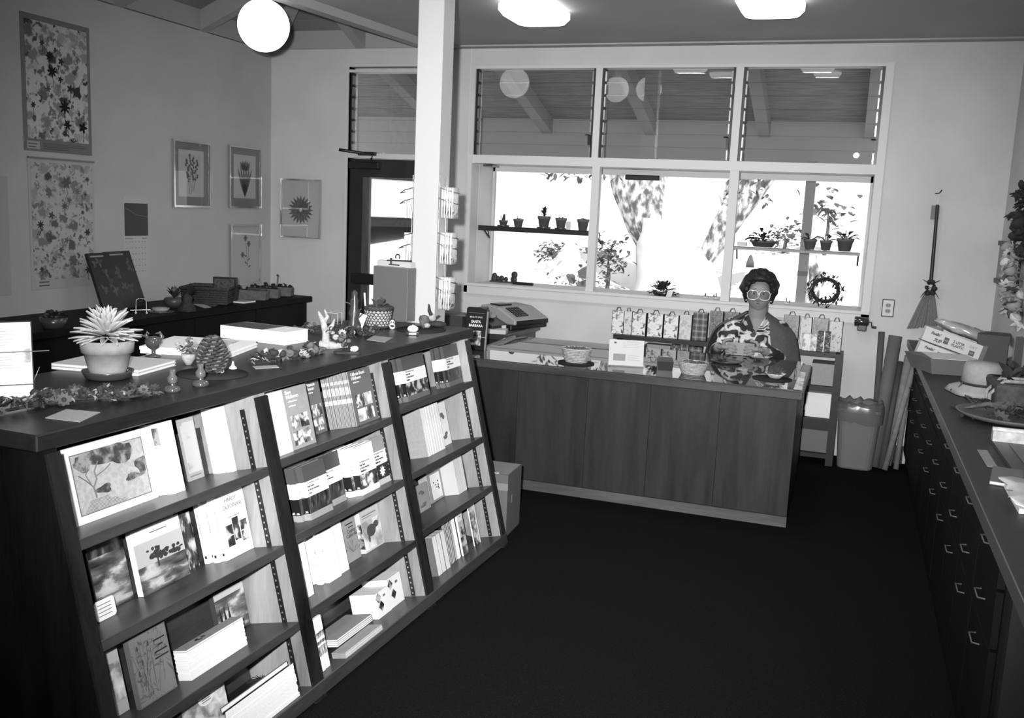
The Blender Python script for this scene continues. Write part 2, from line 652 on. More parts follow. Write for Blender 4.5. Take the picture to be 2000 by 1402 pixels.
while True:                                          # boards of the back slope, cut along the hip
    y1 = WY - k * w
    y0 = y1 - w + 0.006
    xa, xb = XL + (WY - y1), XL + (WY - y0)
    if xb > BX0 + 0.1 or k > 11:
        break
    mb = MB().hexa([(xb, y0, deck_b(y0)), (-2.8, y0, deck_b(y0)), (-2.8, y1, deck_b(y1)), (xa, y1, deck_b(y1)),
                    (xb, y0, deck_b(y0) + 0.03), (-2.8, y0, deck_b(y0) + 0.03), (-2.8, y1, deck_b(y1) + 0.03), (xa, y1, deck_b(y1) + 0.03)])
    mb.build('plank', M_DECK, ceil)
    x0b = XL + k * w
    x1b = x0b + w - 0.006
    ya, yb = WY - (x0b - XL), WY - (x1b - XL)
    mb = MB().hexa([(x0b, YB, deck_l(x0b)), (x1b, YB, deck_l(x1b)), (x1b, yb, deck_l(x1b)), (x0b, ya, deck_l(x0b)),
                    (x0b, YB, deck_l(x0b) + 0.03), (x1b, YB, deck_l(x1b) + 0.03), (x1b, yb, deck_l(x1b) + 0.03), (x0b, ya, deck_l(x0b) + 0.03)])
    mb.build('plank', M_DECK, ceil)
    k += 1
MB().box(XL - 0.15, -2.8, YB, WY + 0.15, 4.15, 4.25).build('sky_block_roof', M_DECK, ceil)  # unseen slab added over the vault to keep sky light out
MB().box(XL - 0.15, BX1, WY, WY + 0.15, ZC, 4.15).box(BX1, BX0 + 0.3, WY, WY + 0.15, ZC, 4.15).build('sky_block_side', M_FRIEZE, ceil)  # unseen sides under that slab, added to block the sky
MB().box(XL - 0.16, XL - 0.02, YB, WY, 2.925, 4.15).build('sky_block_side', M_FRIEZE, ceil)
MB().box(BX0, XR + 0.15, WY - 0.2, WY + 0.15, ZC + 0.05, ZC + 0.1).build('sky_block_roof', M_DECK, ceil)
for x0 in (-4.03, -3.2):                             # rafters on the back wall
    h, wd, ln = 0.145, 0.09, 3.2
    z0 = 2.94
    mb = MB().hexa([(x0, WY - ln, z0 + SL * ln), (x0 + wd, WY - ln, z0 + SL * ln), (x0 + wd, WY, z0), (x0, WY, z0),
                    (x0, WY - ln, z0 + SL * ln + h), (x0 + wd, WY - ln, z0 + SL * ln + h), (x0 + wd, WY, z0 + h), (x0, WY, z0 + h)])
    mb.build('rafter', M_RAFT, ceil)
for y0 in (6.29, 5.39, 4.49):                        # rafters on the left wall
    h, wd, ln = 0.15, 0.09, 1.7
    z0 = 2.925
    mb = MB().hexa([(XL, y0, z0), (XL + ln, y0, z0 + SL * ln), (XL + ln, y0 + wd, z0 + SL * ln), (XL, y0 + wd, z0),
                    (XL, y0, z0 + h), (XL + ln, y0, z0 + SL * ln + h), (XL + ln, y0 + wd, z0 + SL * ln + h), (XL, y0 + wd, z0 + h)])
    mb.build('rafter', M_RAFT, ceil)
d = 1.75                                             # hip rafter out of the corner
mb = MB().hexa([(XL, WY - 0.08, 2.93), (XL + d, WY - d - 0.08, 2.93 + SL * d), (XL + d + 0.08, WY - d, 2.93 + SL * d), (XL + 0.08, WY, 2.93),
                (XL, WY - 0.08, 3.08), (XL + d, WY - d - 0.08, 3.08 + SL * d), (XL + d + 0.08, WY - d, 3.08 + SL * d), (XL + 0.08, WY, 3.08)])
mb.build('hip_rafter', M_RAFT, ceil)
for a, b in ((6.38, WY), (5.48, 6.29), (4.58, 5.39), (YB, 4.49)):
    MB().box(XL - 0.02, XL + 0.012, a, b, 2.932, 3.085).build('frieze_board', M_FRIEZE, ceil)
for a, b in ((XL, -4.03), (-3.94, -3.2), (-3.11, -2.9)):
    MB().box(a, b, WY - 0.012, WY + 0.02, 2.945, 3.1).build('frieze_board', M_FRIEZE, ceil)

# ------------------------------------------------------------------ window over the counter: louvres above, a planted window box below
win = MB()
BAR0, BAR1 = 2.04, 2.107
win.box(GX0, GX1, WY - 0.004, WY + 0.15, BAR0, BAR1)
win.box(GX0 - 0.03, GX0, WY - 0.02, WY, 1.0, 2.1)
win.box(GX1, GX1 + 0.055, WY - 0.02, WY, 1.0, 2.797)
win.box(GX0 - 0.03, GX1 + 0.055, WY - 0.02, WY, 0.99, 1.075)
win = struct('window_1', win, M_TRIM)
MB().box(GX0 - 0.03, GX1 + 0.055, WY - 0.028, WY + 0.02, 1.055, 1.078).build('sill', M_TRIM, win, bevel=0.003)
MULL = [(-1.969, -1.918), (-0.921, -0.866)]
for a, b in MULL:
    MB().box(a, b, WY, WY + 0.12, BAR1, 2.797).build('mullion', M_TRIM, win)
    MB().box(a + 0.012, b + 0.022, WY, WY + 0.07, 1.07, BAR0).build('mullion', M_TRIM, win)
bays = [(GX0, MULL[0][0]), (MULL[0][1], MULL[1][0]), (MULL[1][1], GX1)]
M_LGLASS = glass('louvre_glass', 1.5, 0.93)

def louvres(parent, x0, x1, z0, z1, y=WY + 0.05, n=7):
    MB().box(x0, x1, y - 0.05, y + 0.06, z1 - 0.022, z1).build('head_rail', M_TRIM, parent)
    for a, b in ((x0, x0 + 0.02), (x1 - 0.02, x1)):
        MB().box(a, b, y - 0.03, y + 0.03, z0, z1 - 0.022).build('jamb_channel', M_BLACK, parent)
    p = (z1 - 0.03 - z0) / n
    t = math.radians(3.4)
    me = None
    for i in range(n):
        zc = z0 + p * (i + 0.5)
        h = p * 0.5 + 0.003
        for sx in (x0 + 0.02, x1 - 0.03):
            MB().box(sx, sx + 0.01, y - 0.034, y + 0.012, zc - p * 0.5 + 0.006, zc + p * 0.5 - 0.016).build('louvre_clip', M_METAL, parent)
        if me is None:
            b = MB().obox((0, 0, 0), ((x1 - x0) / 2 - 0.022, 0, 0), (0, 0.0028, 0), (0, 0, h))
            o = b.build('louvre_pane', M_LGLASS, parent)
            me = o.data
        else:
            o = link('louvre_pane', me, parent)
        o.location = ((x0 + x1) / 2, y, zc)
        o.rotation_euler = (t, 0, 0)

for x0, x1 in bays:
    louvres(win, x0, x1, BAR1, 2.797)
for x1 in (MULL[0][0], MULL[1][0], GX1):             # crank handles
    MB().tube([(x1 - 0.02, WY + 0.01, 2.27), (x1 - 0.022, WY - 0.03, 2.275), (x1 - 0.05, WY - 0.035, 2.275)], 0.006, 6).box(x1 - 0.03, x1 - 0.012, WY - 0.03, WY + 0.02, 2.2, 2.27).build('crank', M_BLACK, win)
# window box beyond the wall
BY = 7.72
mb = MB()
mb.box(GX0 - 0.02, GX1 + 0.02, WY + 0.1, BY + 0.04, 1.02, 1.068)
mb.box(GX0 - 0.02, GX1 + 0.02, WY + 0.1, BY + 0.04, 2.045, 2.09)
mb.build('window_box', M_TRIM, win)
for x in (GX0 - 0.02, GX1 - 0.02):
    MB().box(x, x + 0.04, BY, BY + 0.04, 1.068, 2.045).build('corner_post', M_TRIM, win)
MB().box(GX0, GX1, BY, BY + 0.03, 2.0, 2.045).build('head_rail', M_TRIM, win)
mb = MB().box(GX0 + 0.02, GX1 - 0.02, BY + 0.015, BY + 0.019, 1.068, 2.0)
mb.build('glass_pane', M_GLASS, win)
MB().box(GX0 - 0.002, GX0 + 0.002, WY + 0.15, BY, 1.068, 2.045).build('side_panel', M_TRIM, win)
MB().box(GX1 - 0.002, GX1 + 0.002, WY + 0.15, BY, 1.068, 2.045).build('side_panel', M_TRIM, win)
a, b = atY(1222, 341, BY - 0.03), atY(1288, 353, BY - 0.03)
tag(MB().box(a.x, b.x, BY - 0.05, BY - 0.01, b.z, a.z).build('blind_roller', M_BLACK, bevel=0.006), 'short black roller fixed under the head of the middle window', 'roller')
a, b = atY(948, 321, WY + 0.1), atY(966, 326, WY + 0.1)
tag(MB().box(a.x, b.x, WY + 0.05, WY + 0.2, 2.02, 2.035).build('wire_holder', M_STEEL), 'small metal holder under the window head at the left end', 'holder')

# ------------------------------------------------------------------ door beside the post
dr = MB()
dr.box(DX0, DX0 + 0.125, WY + 0.03, WY + 0.075, 0.01, DZ)
dr.box(DX1 - 0.125, DX1, WY + 0.03, WY + 0.075, 0.01, DZ)
dr.box(DX0 + 0.125, DX1 - 0.125, WY + 0.03, WY + 0.075, 1.90, DZ)
dr.box(DX0 + 0.125, DX1 - 0.125, WY + 0.03, WY + 0.075, 0.01, 0.25)
door = struct('door_1', dr, wood('door_veneer', 0.012, 0.035, 'Z', 0.4))
MB().box(DX0 + 0.19, DX1 - 0.19, WY + 0.05, WY + 0.055, 0.25, 1.90).build('glass_pane', M_GLASS, door)
mb = MB()
for x in (DX0 + 0.125, DX1 - 0.19):
    mb.box(x, x + 0.065, WY + 0.035, WY + 0.07, 0.25, 1.9)
mb.build('glazing_stop', wood('glazing_stop_wood', 0.05, 0.12, 'Z', 0.4, rings=False), door)
MB().box(DX0 + 0.06, DX1 - 0.06, WY - 0.05, WY + 0.03, 1.0, 1.09).build('push_bar', M_BLACK, door, bevel=0.008)
MB().box(DX0 + 0.02, DX0 + 0.3, WY - 0.03, WY + 0.03, 1.965, 2.025).build('door_closer', M_BLACK, door, bevel=0.008)
mb = MB().tube([(DX0 + 0.22, WY - 0.01, 2.02), (DX0 + 0.24, WY - 0.02, 2.085), (DX0 - 0.03, WY - 0.1, 2.115)], 0.013, 6)
mb.box(DX0 + 0.12, DX0 + 0.27, WY - 0.05, WY + 0.0, 2.075, 2.105)
mb.build('closer_arm', M_BLACK, door)
fr = MB()
fr.box(DX0, DX1, WY - 0.004, WY + 0.13, DZ + 0.005, 2.095)
fr.box(DX0 - 0.02, DX0, WY - 0.015, WY + 0.1, 0, 2.797)
w2 = struct('window_2', fr, M_TRIM)
louvres(w2, DX0, DX1, 2.095, 2.775)

# ------------------------------------------------------------------ post between the bays
PX0, PX1, PY0 = -2.170, -2.030, 4.53
struct('trim_2', MB().box(PX0, PX1, PY0, PY0 + 0.14, 0, ZC), mat('post_paint', 0.52, 0.5, 0.3), bevel=0.004)

# ------------------------------------------------------------------ ceiling lamps and globes
def rrect(w, d, r, n=5):
    p = []
    for cx, cy, a0 in ((w / 2 - r, d / 2 - r, 0), (-w / 2 + r, d / 2 - r, 90), (-w / 2 + r, -d / 2 + r, 180), (w / 2 - r, -d / 2 + r, 270)):
        for i in range(n + 1):
            a = math.radians(a0 + 90 * i / n)
            p.append((cx + r * math.cos(a), cy + r * math.sin(a)))
    return p

def ceiling_lamp(x, y, label):
    t = thing('ceiling_lamp', label, 'lamp', (x, y, ZC), group='square ceiling lamps')
    MB().prism(rrect(0.26, 0.36, 0.06), -0.02, 0).build('base_plate', M_TRIM, t)
    mb = MB()
    ps = [(rrect(0.36, 0.48, 0.09), -0.02), (rrect(0.36, 0.48, 0.09), -0.055), (rrect(0.31, 0.43, 0.08), -0.085)]
    n = len(ps[0][0])
    vs = [(px, py, z) for poly, z in ps for px, py in poly]
    fs = [tuple(range(n)), tuple(range(2 * n, 3 * n))[::-1]]
    for k in range(2):
        for i in range(n):
            j = (i + 1) % n
            fs.append((k * n + i, (k + 1) * n + i, (k + 1) * n + j, k * n + j))
    mb.add(vs, fs)
    mb.build('diffuser', M_LAMP, t)

ceiling_lamp(-2.0, 5.84, 'white square ceiling lamp right of the white post')
ceiling_lamp(-0.57, 5.76, 'white square ceiling lamp over the woman, cut by the picture top')
for x, y, lb in ((-2.0, 3.0, 'left lamp of the middle pair'), (-0.57, 3.0, 'right lamp of the middle pair'), (-2.0, 0.2, 'left lamp over the camera'), (-0.57, 0.2, 'right lamp over the camera')):
    ceiling_lamp(x, y, 'white square ceiling lamp above the picture, ' + lb)

def globe(x, y, z, label, r=0.152):
    t = thing('globe_lamp', label, 'lamp', (x, y, z), group='globe lamps')
    prof = [(0.045, r * 0.93)] + [(r * math.cos(math.radians(a)), r * math.sin(math.radians(a))) for a in range(66, -91, -8)]
    prof[-1] = (0.0005, -r)
    MB().lathe(prof, 32).build('globe', M_LAMP, t)
    MB().lathe([(0.05, r * 0.9), (0.05, r * 0.9 + 0.05), (0.012, r * 0.9 + 0.07), (0.012, (3.42 - z) if x < -3.3 else ZC - 0.001 - z)], 16).build('stem', M_TRIM, t)

g = EYE + ray(515, 50) * 5.69
globe(g.x, g.y, g.z, 'white glass globe lamp hanging under the rafters left of the post')
globe(-2.9, 2.9, 2.66, 'white glass globe lamp, left one of two reflected in the middle louvres')
globe(-2.5, 2.9, 2.66, 'white glass globe lamp, right one of two reflected in the middle louvres')
# warm-up of the room: the same lamps light it
for x, y in ((-2.0, 5.84), (-0.57, 5.76), (-2.0, 3.0), (-0.57, 3.0), (-2.0, 0.2), (-0.57, 0.2)):
    lamp('ceiling_lamp_light', 'AREA', (x, y, ZC - 0.095), 8.0, (x, y, 0), shape='RECTANGLE', size=0.3, size_y=0.42)

# ------------------------------------------------------------------ eaves and the world outside
M_SOF = mat('soffit_boards', 0.24, 0.85, 0.1, noise_amt=0.25, noise_scale=5, stretch=(1, 9, 9))
ea = MB().hexa([(-6, 7.4, 2.93), (1.6, 7.4, 2.93), (1.6, 8.75, 2.52), (-6, 8.75, 2.52), (-6, 7.4, 2.97), (1.6, 7.4, 2.97), (1.6, 8.75, 2.56), (-6, 8.75, 2.56)])
eav = struct('trim_3', ea, M_SOF)
MB().box(-6, 1.6, 8.7, 8.75, 2.16, 2.56).build('fascia_board', mat('fascia_paint', 0.36, 0.8, 0.1), eav)
for px in (855, 1062, 1266, 1490, 1700):
    x = atY(px, 270, 8.6).x
    MB().hexa([(x - 0.05, 7.4, 2.78), (x + 0.05, 7.4, 2.78), (x + 0.05, 8.7, 2.4), (x - 0.05, 8.7, 2.4),
               (x - 0.05, 7.4, 2.93), (x + 0.05, 7.4, 2.93), (x + 0.05, 8.7, 2.53), (x - 0.05, 8.7, 2.53)]).build('rafter', mat('eave_rafter', 0.3, 0.8, 0.1), eav)
MB().box(-7, 2.5, WY + 0.3, 7.4, 2.93, 3.0).build('sky_block_roof', M_SOF, eav)
# ------------------------------------------------------------------ slanted bookcase in the foreground
ZT = 1.085
_a, _b = atZ(71, 851, ZT), atZ(925, 641, ZT)
BK_TH = math.atan2((_b - _a).x, (_b - _a).y)
BK_L = (_b - _a).length
BK = Matrix.Translation((_a.x, _a.y, 0)) @ Matrix.Rotation(-BK_TH, 4, 'Z')     # local x = out to the aisle, y = along, z = up
BKI = BK.inverted()
AL = math.atan(0.245)
SA, CA = math.sin(AL), math.cos(AL)
W0 = 0.245 * 1.03                                     # foot of the slanted front

def tilt(u, s, n):
    """along the case, up its slanted front, out of the front plane -> case coordinates"""
    return V((W0 - s * SA + n * CA, u, s * CA + n * SA))

TILT = basis(tilt(0, 0, 0), (CA, 0, SA), (0, 1, 0), (-SA, 0, CA))               # columns n, u, s
BKT = BK @ TILT

bk = thing('bookcase', 'long dark wooden bookcase with slanted shelves and a thick top', 'bookcase')
bk.matrix_world = BK
mb = MB().box(-0.655, 0.0, 0, BK_L, ZT - 0.045, ZT)
mb.build('top', M_WOOD_TOP, bk, bevel=0.004)
SIDES = [(0.024, 0.066), (0.876, 0.905), (0.908, 0.937), (1.735, 1.764), (1.767, 1.796), (2.578, 2.62)]
BAYS = [(0.066, 0.876), (0.937, 1.735), (1.796, 2.578)]
def side_poly(f=0.0, zb=0.0):
    zt = ZT - 0.045
    return [(W0 + f - 0.245 * zb, zb), (W0 + f - 0.245 * zt, zt), (-0.62, zt), (-0.62, zb)]
for i, (u0, u1) in enumerate(SIDES):
    inner = i in (1, 2, 3, 4)
    p = side_poly(-0.004) if not inner else [(W0 - 0.004, 0.0), (W0 - 0.004 - 0.245 * (ZT - 0.045), ZT - 0.045), (W0 - 0.3 - 0.245 * (ZT - 0.045), ZT - 0.045), (W0 - 0.3, 0.0)]
    m3 = Matrix(((1, 0, 0, 0), (0, 0, -1, 0), (0, 1, 0, 0), (0, 0, 0, 1)))       # prism z -> -y
    b = MB().prism(p, -u1, -u0, 0, m3)
    b.build('side_panel', M_WOOD_LIGHT if i > 0 else M_WOOD_END, bk)
    # stained edging down the slanted front
    mat_edge = M_WOOD_D
    c = [tilt(u0, 0.0, -0.004), tilt(u1, 0.0, -0.004), tilt(u1, 0.0, 0.006), tilt(u0, 0.0, 0.006)]
    d = [tilt(u0, 1.062, -0.004), tilt(u1, 1.062, -0.004), tilt(u1, 1.062, 0.006), tilt(u0, 1.062, 0.006)]
    MB().hexa(c + d).build('edging', mat_edge, bk)
MB().box(-0.645, -0.62, 0.024, 2.62, 0.0, ZT - 0.045).build('rear_panel', M_WOOD_D, bk)
c = [tilt(0.03, 0.02, -0.262), tilt(2.62, 0.02, -0.262), tilt(2.62, 0.02, -0.25), tilt(0.03, 0.02, -0.25)]
d = [tilt(0.03, 0.99, -0.262), tilt(2.62, 0.99, -0.262), tilt(2.62, 0.99, -0.25), tilt(0.03, 0.99, -0.25)]
MB().hexa(c + d).build('back_panel', M_WOOD_SHELF, bk)
SH = [[0.828, 0.557, 0.291, 0.062], [0.836, 0.569, 0.305, 0.062], [0.860, 0.575, 0.324, 0.062]]
for (u0, u1), zs in zip(BAYS, SH):
    for s in zs[:3]:
        c = [tilt(u0 + 0.002, s - 0.03, -0.25), tilt(u1 - 0.002, s - 0.03, -0.25), tilt(u1 - 0.002, s - 0.03, 0.0), tilt(u0 + 0.002, s - 0.03, 0.0)]
        d = [tilt(u0 + 0.002, s, -0.25), tilt(u1 - 0.002, s, -0.25), tilt(u1 - 0.002, s, 0.0), tilt(u0 + 0.002, s, 0.0)]
        MB().hexa(c + d).build('shelf', M_WOOD_SHELF, bk, bevel=0.002)
c = [tilt(0.03, 0.012, -0.27), tilt(2.62, 0.012, -0.27), tilt(2.62, 0.012, 0.012), tilt(0.03, 0.012, 0.012)]
d = [tilt(0.03, 0.062, -0.255), tilt(2.62, 0.062, -0.255), tilt(2.62, 0.062, 0.012), tilt(0.03, 0.062, 0.012)]
MB().hexa(c + d).build('base', M_WOOD_SHELF, bk, bevel=0.003)
MB().box(-0.6, 0.16, 0.05, 2.6, 0, 0.03).build('plinth', M_BLACK, bk)
M_SLOT = mat('slot_metal', 0.6, 0.3, 0.5, metal=0.8)
for u in (0.876, 1.735, 2.578):                        # slotted shelf standards on the right hand sides
    b = MB().hexa([tilt(u - 0.004, 0.065, -0.068), tilt(u, 0.065, -0.068), tilt(u, 0.065, -0.050), tilt(u - 0.004, 0.065, -0.050),
                   tilt(u - 0.004, 1.03, -0.068), tilt(u, 1.03, -0.068), tilt(u, 1.03, -0.050), tilt(u - 0.004, 1.03, -0.050)])
    s = 0.075
    while s < 1.0:
        b.quad(tilt(u - 0.0045, s, -0.062), tilt(u - 0.0045, s, -0.056), tilt(u - 0.0045, s + 0.006, -0.056), tilt(u - 0.0045, s + 0.006, -0.062), 1)
        s += 0.0225
    b.build('shelf_standard', [M_BLACK, M_SLOT], bk)

# ------------------------------------------------------------------ sales counter
CY0, CY1, CZ = 5.325, 6.40, 0.775
ct = thing('sales_counter', 'long low sales counter fronted with wood veneer panels', 'counter', (0, 0, 0))
MB().box(-2.25, -0.185, CY0, CY1, CZ - 0.045, CZ).build('top', wood('counter_top_wood', 0.02, 0.065, 'X', 0.34, spec=0.4), ct, bevel=0.004)
MB().hexa([(-2.24, CY0 + 0.03, CZ), (-0.24, CY0 + 0.03, CZ), (-0.24, CY1 - 0.02, CZ), (-2.24, CY1 - 0.02, CZ), (-2.24, CY0 + 0.03, CZ + 0.004), (-0.24, CY0 + 0.03, CZ + 0.004), (-0.24, CY1 - 0.02, CZ + 0.020), (-2.24, CY1 - 0.02, CZ + 0.020)]).build('glass_sheet', mat('counter_glass', 0.05, 0.02, 1.0), ct)
xs = [-2.2, -1.83, -1.395, -1.02, -0.625, -0.212]
vs_ = [(0.026, 0.085), (0.03, 0.10), (0.034, 0.105), (0.03, 0.095), (0.034, 0.10)]
for i in range(5):
    mm = wood('counter_veneer_%d' % i, *[0.30 * q for q in vs_[i]], 'Z', 0.5, scale=1.3 + 0.13 * i, spec=0.25)
    MB().box(xs[i] + 0.001, xs[i + 1] - 0.001, CY0 + 0.022, CY0 + 0.04, 0.064, CZ - 0.045).build('front_panel', mm, ct)
MB().box(-2.2, -0.212, CY0 + 0.02, CY0 + 0.04, 0.0, 0.06).build('kick_board', wood('kick_wood', 0.03, 0.10, 'X', 0.5), ct)
MB().box(-0.236, -0.213, CY0 + 0.04, CY1 - 0.03, 0.0, CZ - 0.045).build('end_panel', M_WOOD_D, ct)
MB().box(-2.2, -0.24, CY0 + 0.04, CY0 + 0.06, 0.0, CZ - 0.05).build('carcass', M_WOOD_D, ct)

# desk return with the register, left behind the counter
a, b = atZ(1068, 628, 0.79), atZ(972, 662, 0.79)
RX = -2.29
rd = thing('return_desk', 'wooden desk return running from the counter back to the window wall', 'desk', (0, 0, 0))
MB().box(-3.02, RX, 6.41, 7.18, 0.745, 0.79).build('top', wood('counter_top_wood', 0.02, 0.065, 'X', 0.34, spec=0.4), rd, bevel=0.004)
for i, (y0, y1) in enumerate(((6.43, 6.79), (6.795, 7.15))):
    MB().box(RX - 0.05, RX - 0.03, y0, y1, 0.05, 0.742).build('front_panel', M_WOOD_PANEL, rd)
MB().box(-2.98, RX - 0.05, 6.43, 7.15, 0, 0.745).build('carcass', M_WOOD_D, rd)

# ------------------------------------------------------------------ counter along the left wall
lc = thing('wall_counter', 'dark wall counter standing under the framed flower prints', 'counter', (0, 0, 0))
LX = -4.2
MB().box(XL + 0.005, LX, 3.2, 6.885, 0.855, 0.9).build('top', M_WOOD_BLACK, lc, bevel=0.004)
MB().box(XL + 0.005, LX - 0.04, 3.25, 6.84, 0, 0.855).build('carcass', M_WOOD_BLACK, lc)
for i in range(5):
    y0 = 3.27 + i * 0.715
    MB().box(LX - 0.04, LX - 0.025, y0, y0 + 0.705, 0.1, 0.85).build('door', M_WOOD_BLACK, lc)

# ------------------------------------------------------------------ cabinet counter along the right wall
rc = thing('cabinet_counter', 'long dark cabinet counter along the right hand wall', 'counter', (0, 0, 0))
M_RTOP = mat('laminate_top', 0.03, 0.5, 0.25, noise_amt=0.15, noise_scale=30)
M_BLACKWOOD = M_WOOD_BLACK
RXF = 0.42
MB().box(RXF, XR - 0.005, 0.9, WY - 0.005, 0.862, 0.9).build('top', M_RTOP, rc)
MB().box(RXF - 0.004, RXF, 0.9, WY - 0.005, 0.858, 0.9).build('top_edging', mat('edge_strip', 0.10, 0.3, 0.6), rc)
MB().box(0.49, XR - 0.01, 2.86, WY - 0.005, 0.0, 0.862).build('carcass', M_BLACKWOOD, rc)
y = 2.88
i = 0
while y < 7.2:
    y1 = min(y + 0.43, 7.235)
    for (z0, z1) in ((0.10, 0.50), (0.51, 0.68), (0.69, 0.845)):
        d = MB().box(0.47, 0.49, y + 0.004, y1 - 0.004, z0, z1).build('door' if z0 < 0.2 else 'drawer', M_BLACKWOOD, rc)
        yc = (y + y1) / 2
        zc = z1 - 0.05 if z0 < 0.2 else (z0 + z1) / 2
        MB().tube([(0.47, yc - 0.045, zc), (0.45, yc - 0.04, zc), (0.45, yc + 0.04, zc), (0.47, yc + 0.045, zc)], 0.003, 6).build('handle', mat('dull_steel', 0.12, 0.45, 0.4, metal=0.6), d)
    y = y1
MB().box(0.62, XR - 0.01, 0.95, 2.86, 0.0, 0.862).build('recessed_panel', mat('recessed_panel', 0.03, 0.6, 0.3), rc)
MB().box(0.5, 0.62, 2.8, 2.86, 0.0, 0.862).build('end_panel', mat('end_panel', 0.02, 0.5, 0.3), rc)

# ------------------------------------------------------------------ black shelf unit under the window
su = thing('shelf_unit', 'black low shelf unit under the window behind the woman', 'shelf')
SY0, SY1 = 6.9, 7.18
SX0, SX1 = -1.63, -0.0
def post(x0, x1, z1, y0=SY0, y1=SY1):
    MB().box(x0, x1, y0, y1, 0, z1).build('upright', M_DARK, su)
post(SX0 + 0.03, SX0 + 0.075, 0.775)
post(SX1 - 0.05, SX1, 0.79)
post(-0.62, -0.57, 0.79)
for z, x0, x1 in ((0.80, SX0, -0.57), (0.80, -0.62, SX1 - 0.05), (0.56, SX0 + 0.03, SX1 - 0.05), (0.33, SX0 + 0.03, SX1 - 0.05), (0.08, SX0 + 0.03, SX1 - 0.05)):
    MB().box(x0, x1, SY0, SY1, z - 0.03, z).build('shelf', M_DARK, su)
# ------------------------------------------------------------------ books on the slanted shelves
def shelf_pt(bay, row, px, s_add=0.0):
    s = SH[bay][row] + s_add
    p = atP(px[0], px[1], BKT @ V((0, 0, s)), (BKT.to_3x3() @ V((0, 0, 1))))
    q = BKT.inverted() @ p
    return q.x, q.y                                   # n, u

def height_at(px, n, s0):
    p = atP(px[0], px[1], BKT @ V((n, 0, 0)), (BKT.to_3x3() @ V((1, 0, 0))))
    return (BKT.inverted() @ p).z - s0

def block(bay, row, corner, right, left, top, s_add=0.0):
    """near front bottom corner, far end, inner end, top of the near front edge -> n, u, width, depth, height"""
    n, u = shelf_pt(bay, row, corner, s_add)
    n = min(n, -0.002)
    s0 = SH[bay][row] + s_add
    u1 = shelf_pt(bay, row, right, s_add)[1]
    if isinstance(left, tuple):
        d = n - shelf_pt(bay, row, left, s_add)[0]
    else:
        d = left
    n = max(n, -0.247 + min(d, 0.24)) if n - d < -0.247 else n
    h = height_at(top, n, s0)
    lo, hi = BAYS[bay]
    u = max(u, lo + 0.003)
    u1 = min(u1, hi - 0.006)
    nxt = SH[bay][row - 1] - 0.032 if row else 1.062
    h = min(h, nxt - s0 - 0.003)
    return n, u, max(u1 - u, 0.004), max(d, 0.003), h, s0

P_STOCK = mat('page_edges', 0.78, 0.8, 0.1, noise_amt=0.12, noise_scale=260, stretch=(1, 1, 0.02))

def book(name, label, w, t, h, cover, group=None, spine=None, pages=P_STOCK, soft=False):
    """local x along the width, -y is the front cover, -x the spine"""
    o = thing(name, label, 'book', group=group)
    c = min(0.0022, t * 0.2)
    i = 0.0 if soft else 0.003
    b = MB().box(0, w, 0, c, 0, h).box(0, w, t - c, t, 0, h).box(0, c, c, t - c, 0, h, 1)
    b.build('cover', [cover, spine or cover], o)
    MB().box(c, w - i - 0.0005, c, t - c, i, h - i - 0.0003).build('pages', pages, o)
    return o

def plate(o, name, x0, x1, z0, z1, m, y=-0.0007, t=0.0007):
    return MB().box(x0, x1, y, y + t, z0, z1).build(name, m, o)

def wrap(o, name, w, t, z0, z1, m):
    """a band round the front and the spine"""
    e = 0.0006
    return MB().box(-e, w, -e, 0, z0, z1).box(-e, 0, 0, t, z0, z1).build(name, m, o)

def ftext(o, body, size, m, x, z, **kw):
    return text(body, size, m, o, (x, -0.0011, z), (math.pi / 2, 0, 0), **kw)

def stext(o, body, size, m, y, z, name='spine_lettering', x=-0.0009, **kw):
    return text(body, size, m, o, name=name, M4=basis((x, y, z), (0, 0, -1), (0, -1, 0), (-1, 0, 0)), **kw)

def set_book(o, bay_n, u, s0, lean=0.0):
    """stand a book on the shelf: front at n, spine edge at u"""
    m = BKT @ basis((bay_n, u, s0 + 0.0006), (0, 1, 0), (-1, 0, 0), (0, 0, 1))
    if lean:
        m = m @ Matrix.Rotation(lean, 4, 'Y')
    o.matrix_world = m
    return o

def spine_out(o, n, u, s0, w, lean=0.0):
    """stand a book with its spine to the aisle and its front to the camera"""
    m = BKT @ basis((n, u, s0 + 0.0006), (-1, 0, 0), (0, 1, 0), (0, 0, 1)) if False else BKT @ basis((n, u, s0 + 0.0006), (-1, 0, 0), (0, -1, 0), (0, 0, 1))
    if lean:
        m = m @ Matrix.Rotation(lean, 4, 'Y')
    o.matrix_world = m
    return o

def lay(o, n, u, s0, h, t):
    """lay a book flat, its front up, its foot to the aisle"""
    o.matrix_world = BKT @ basis((n, u, s0 + t), (0, 1, 0), (0, 0, -1), (-1, 0, 0))
    return o

def stack_out(b, k, front, copy_label, group, gap=0.0004):
    """face-out copies, one behind the other; FRONT builds the first (its own mesh), the rest are copies"""
    n, u, w, d, h, s0 = b
    t = d / k - gap
    o = front(w, t, h)
    set_book(o, n, u, s0)
    o['group'] = group
    for i in range(1, k):
        c = dup(o, (0, 0, 0), label='%s, %s from the front' % (copy_label, ORD[i]), group=group)
        set_book(c, n - i * (t + gap), u + (RND.uniform(-0.002, 0.002) if t < 0.015 else (-0.012 * (i % 2) - 0.004)), s0)
    return o

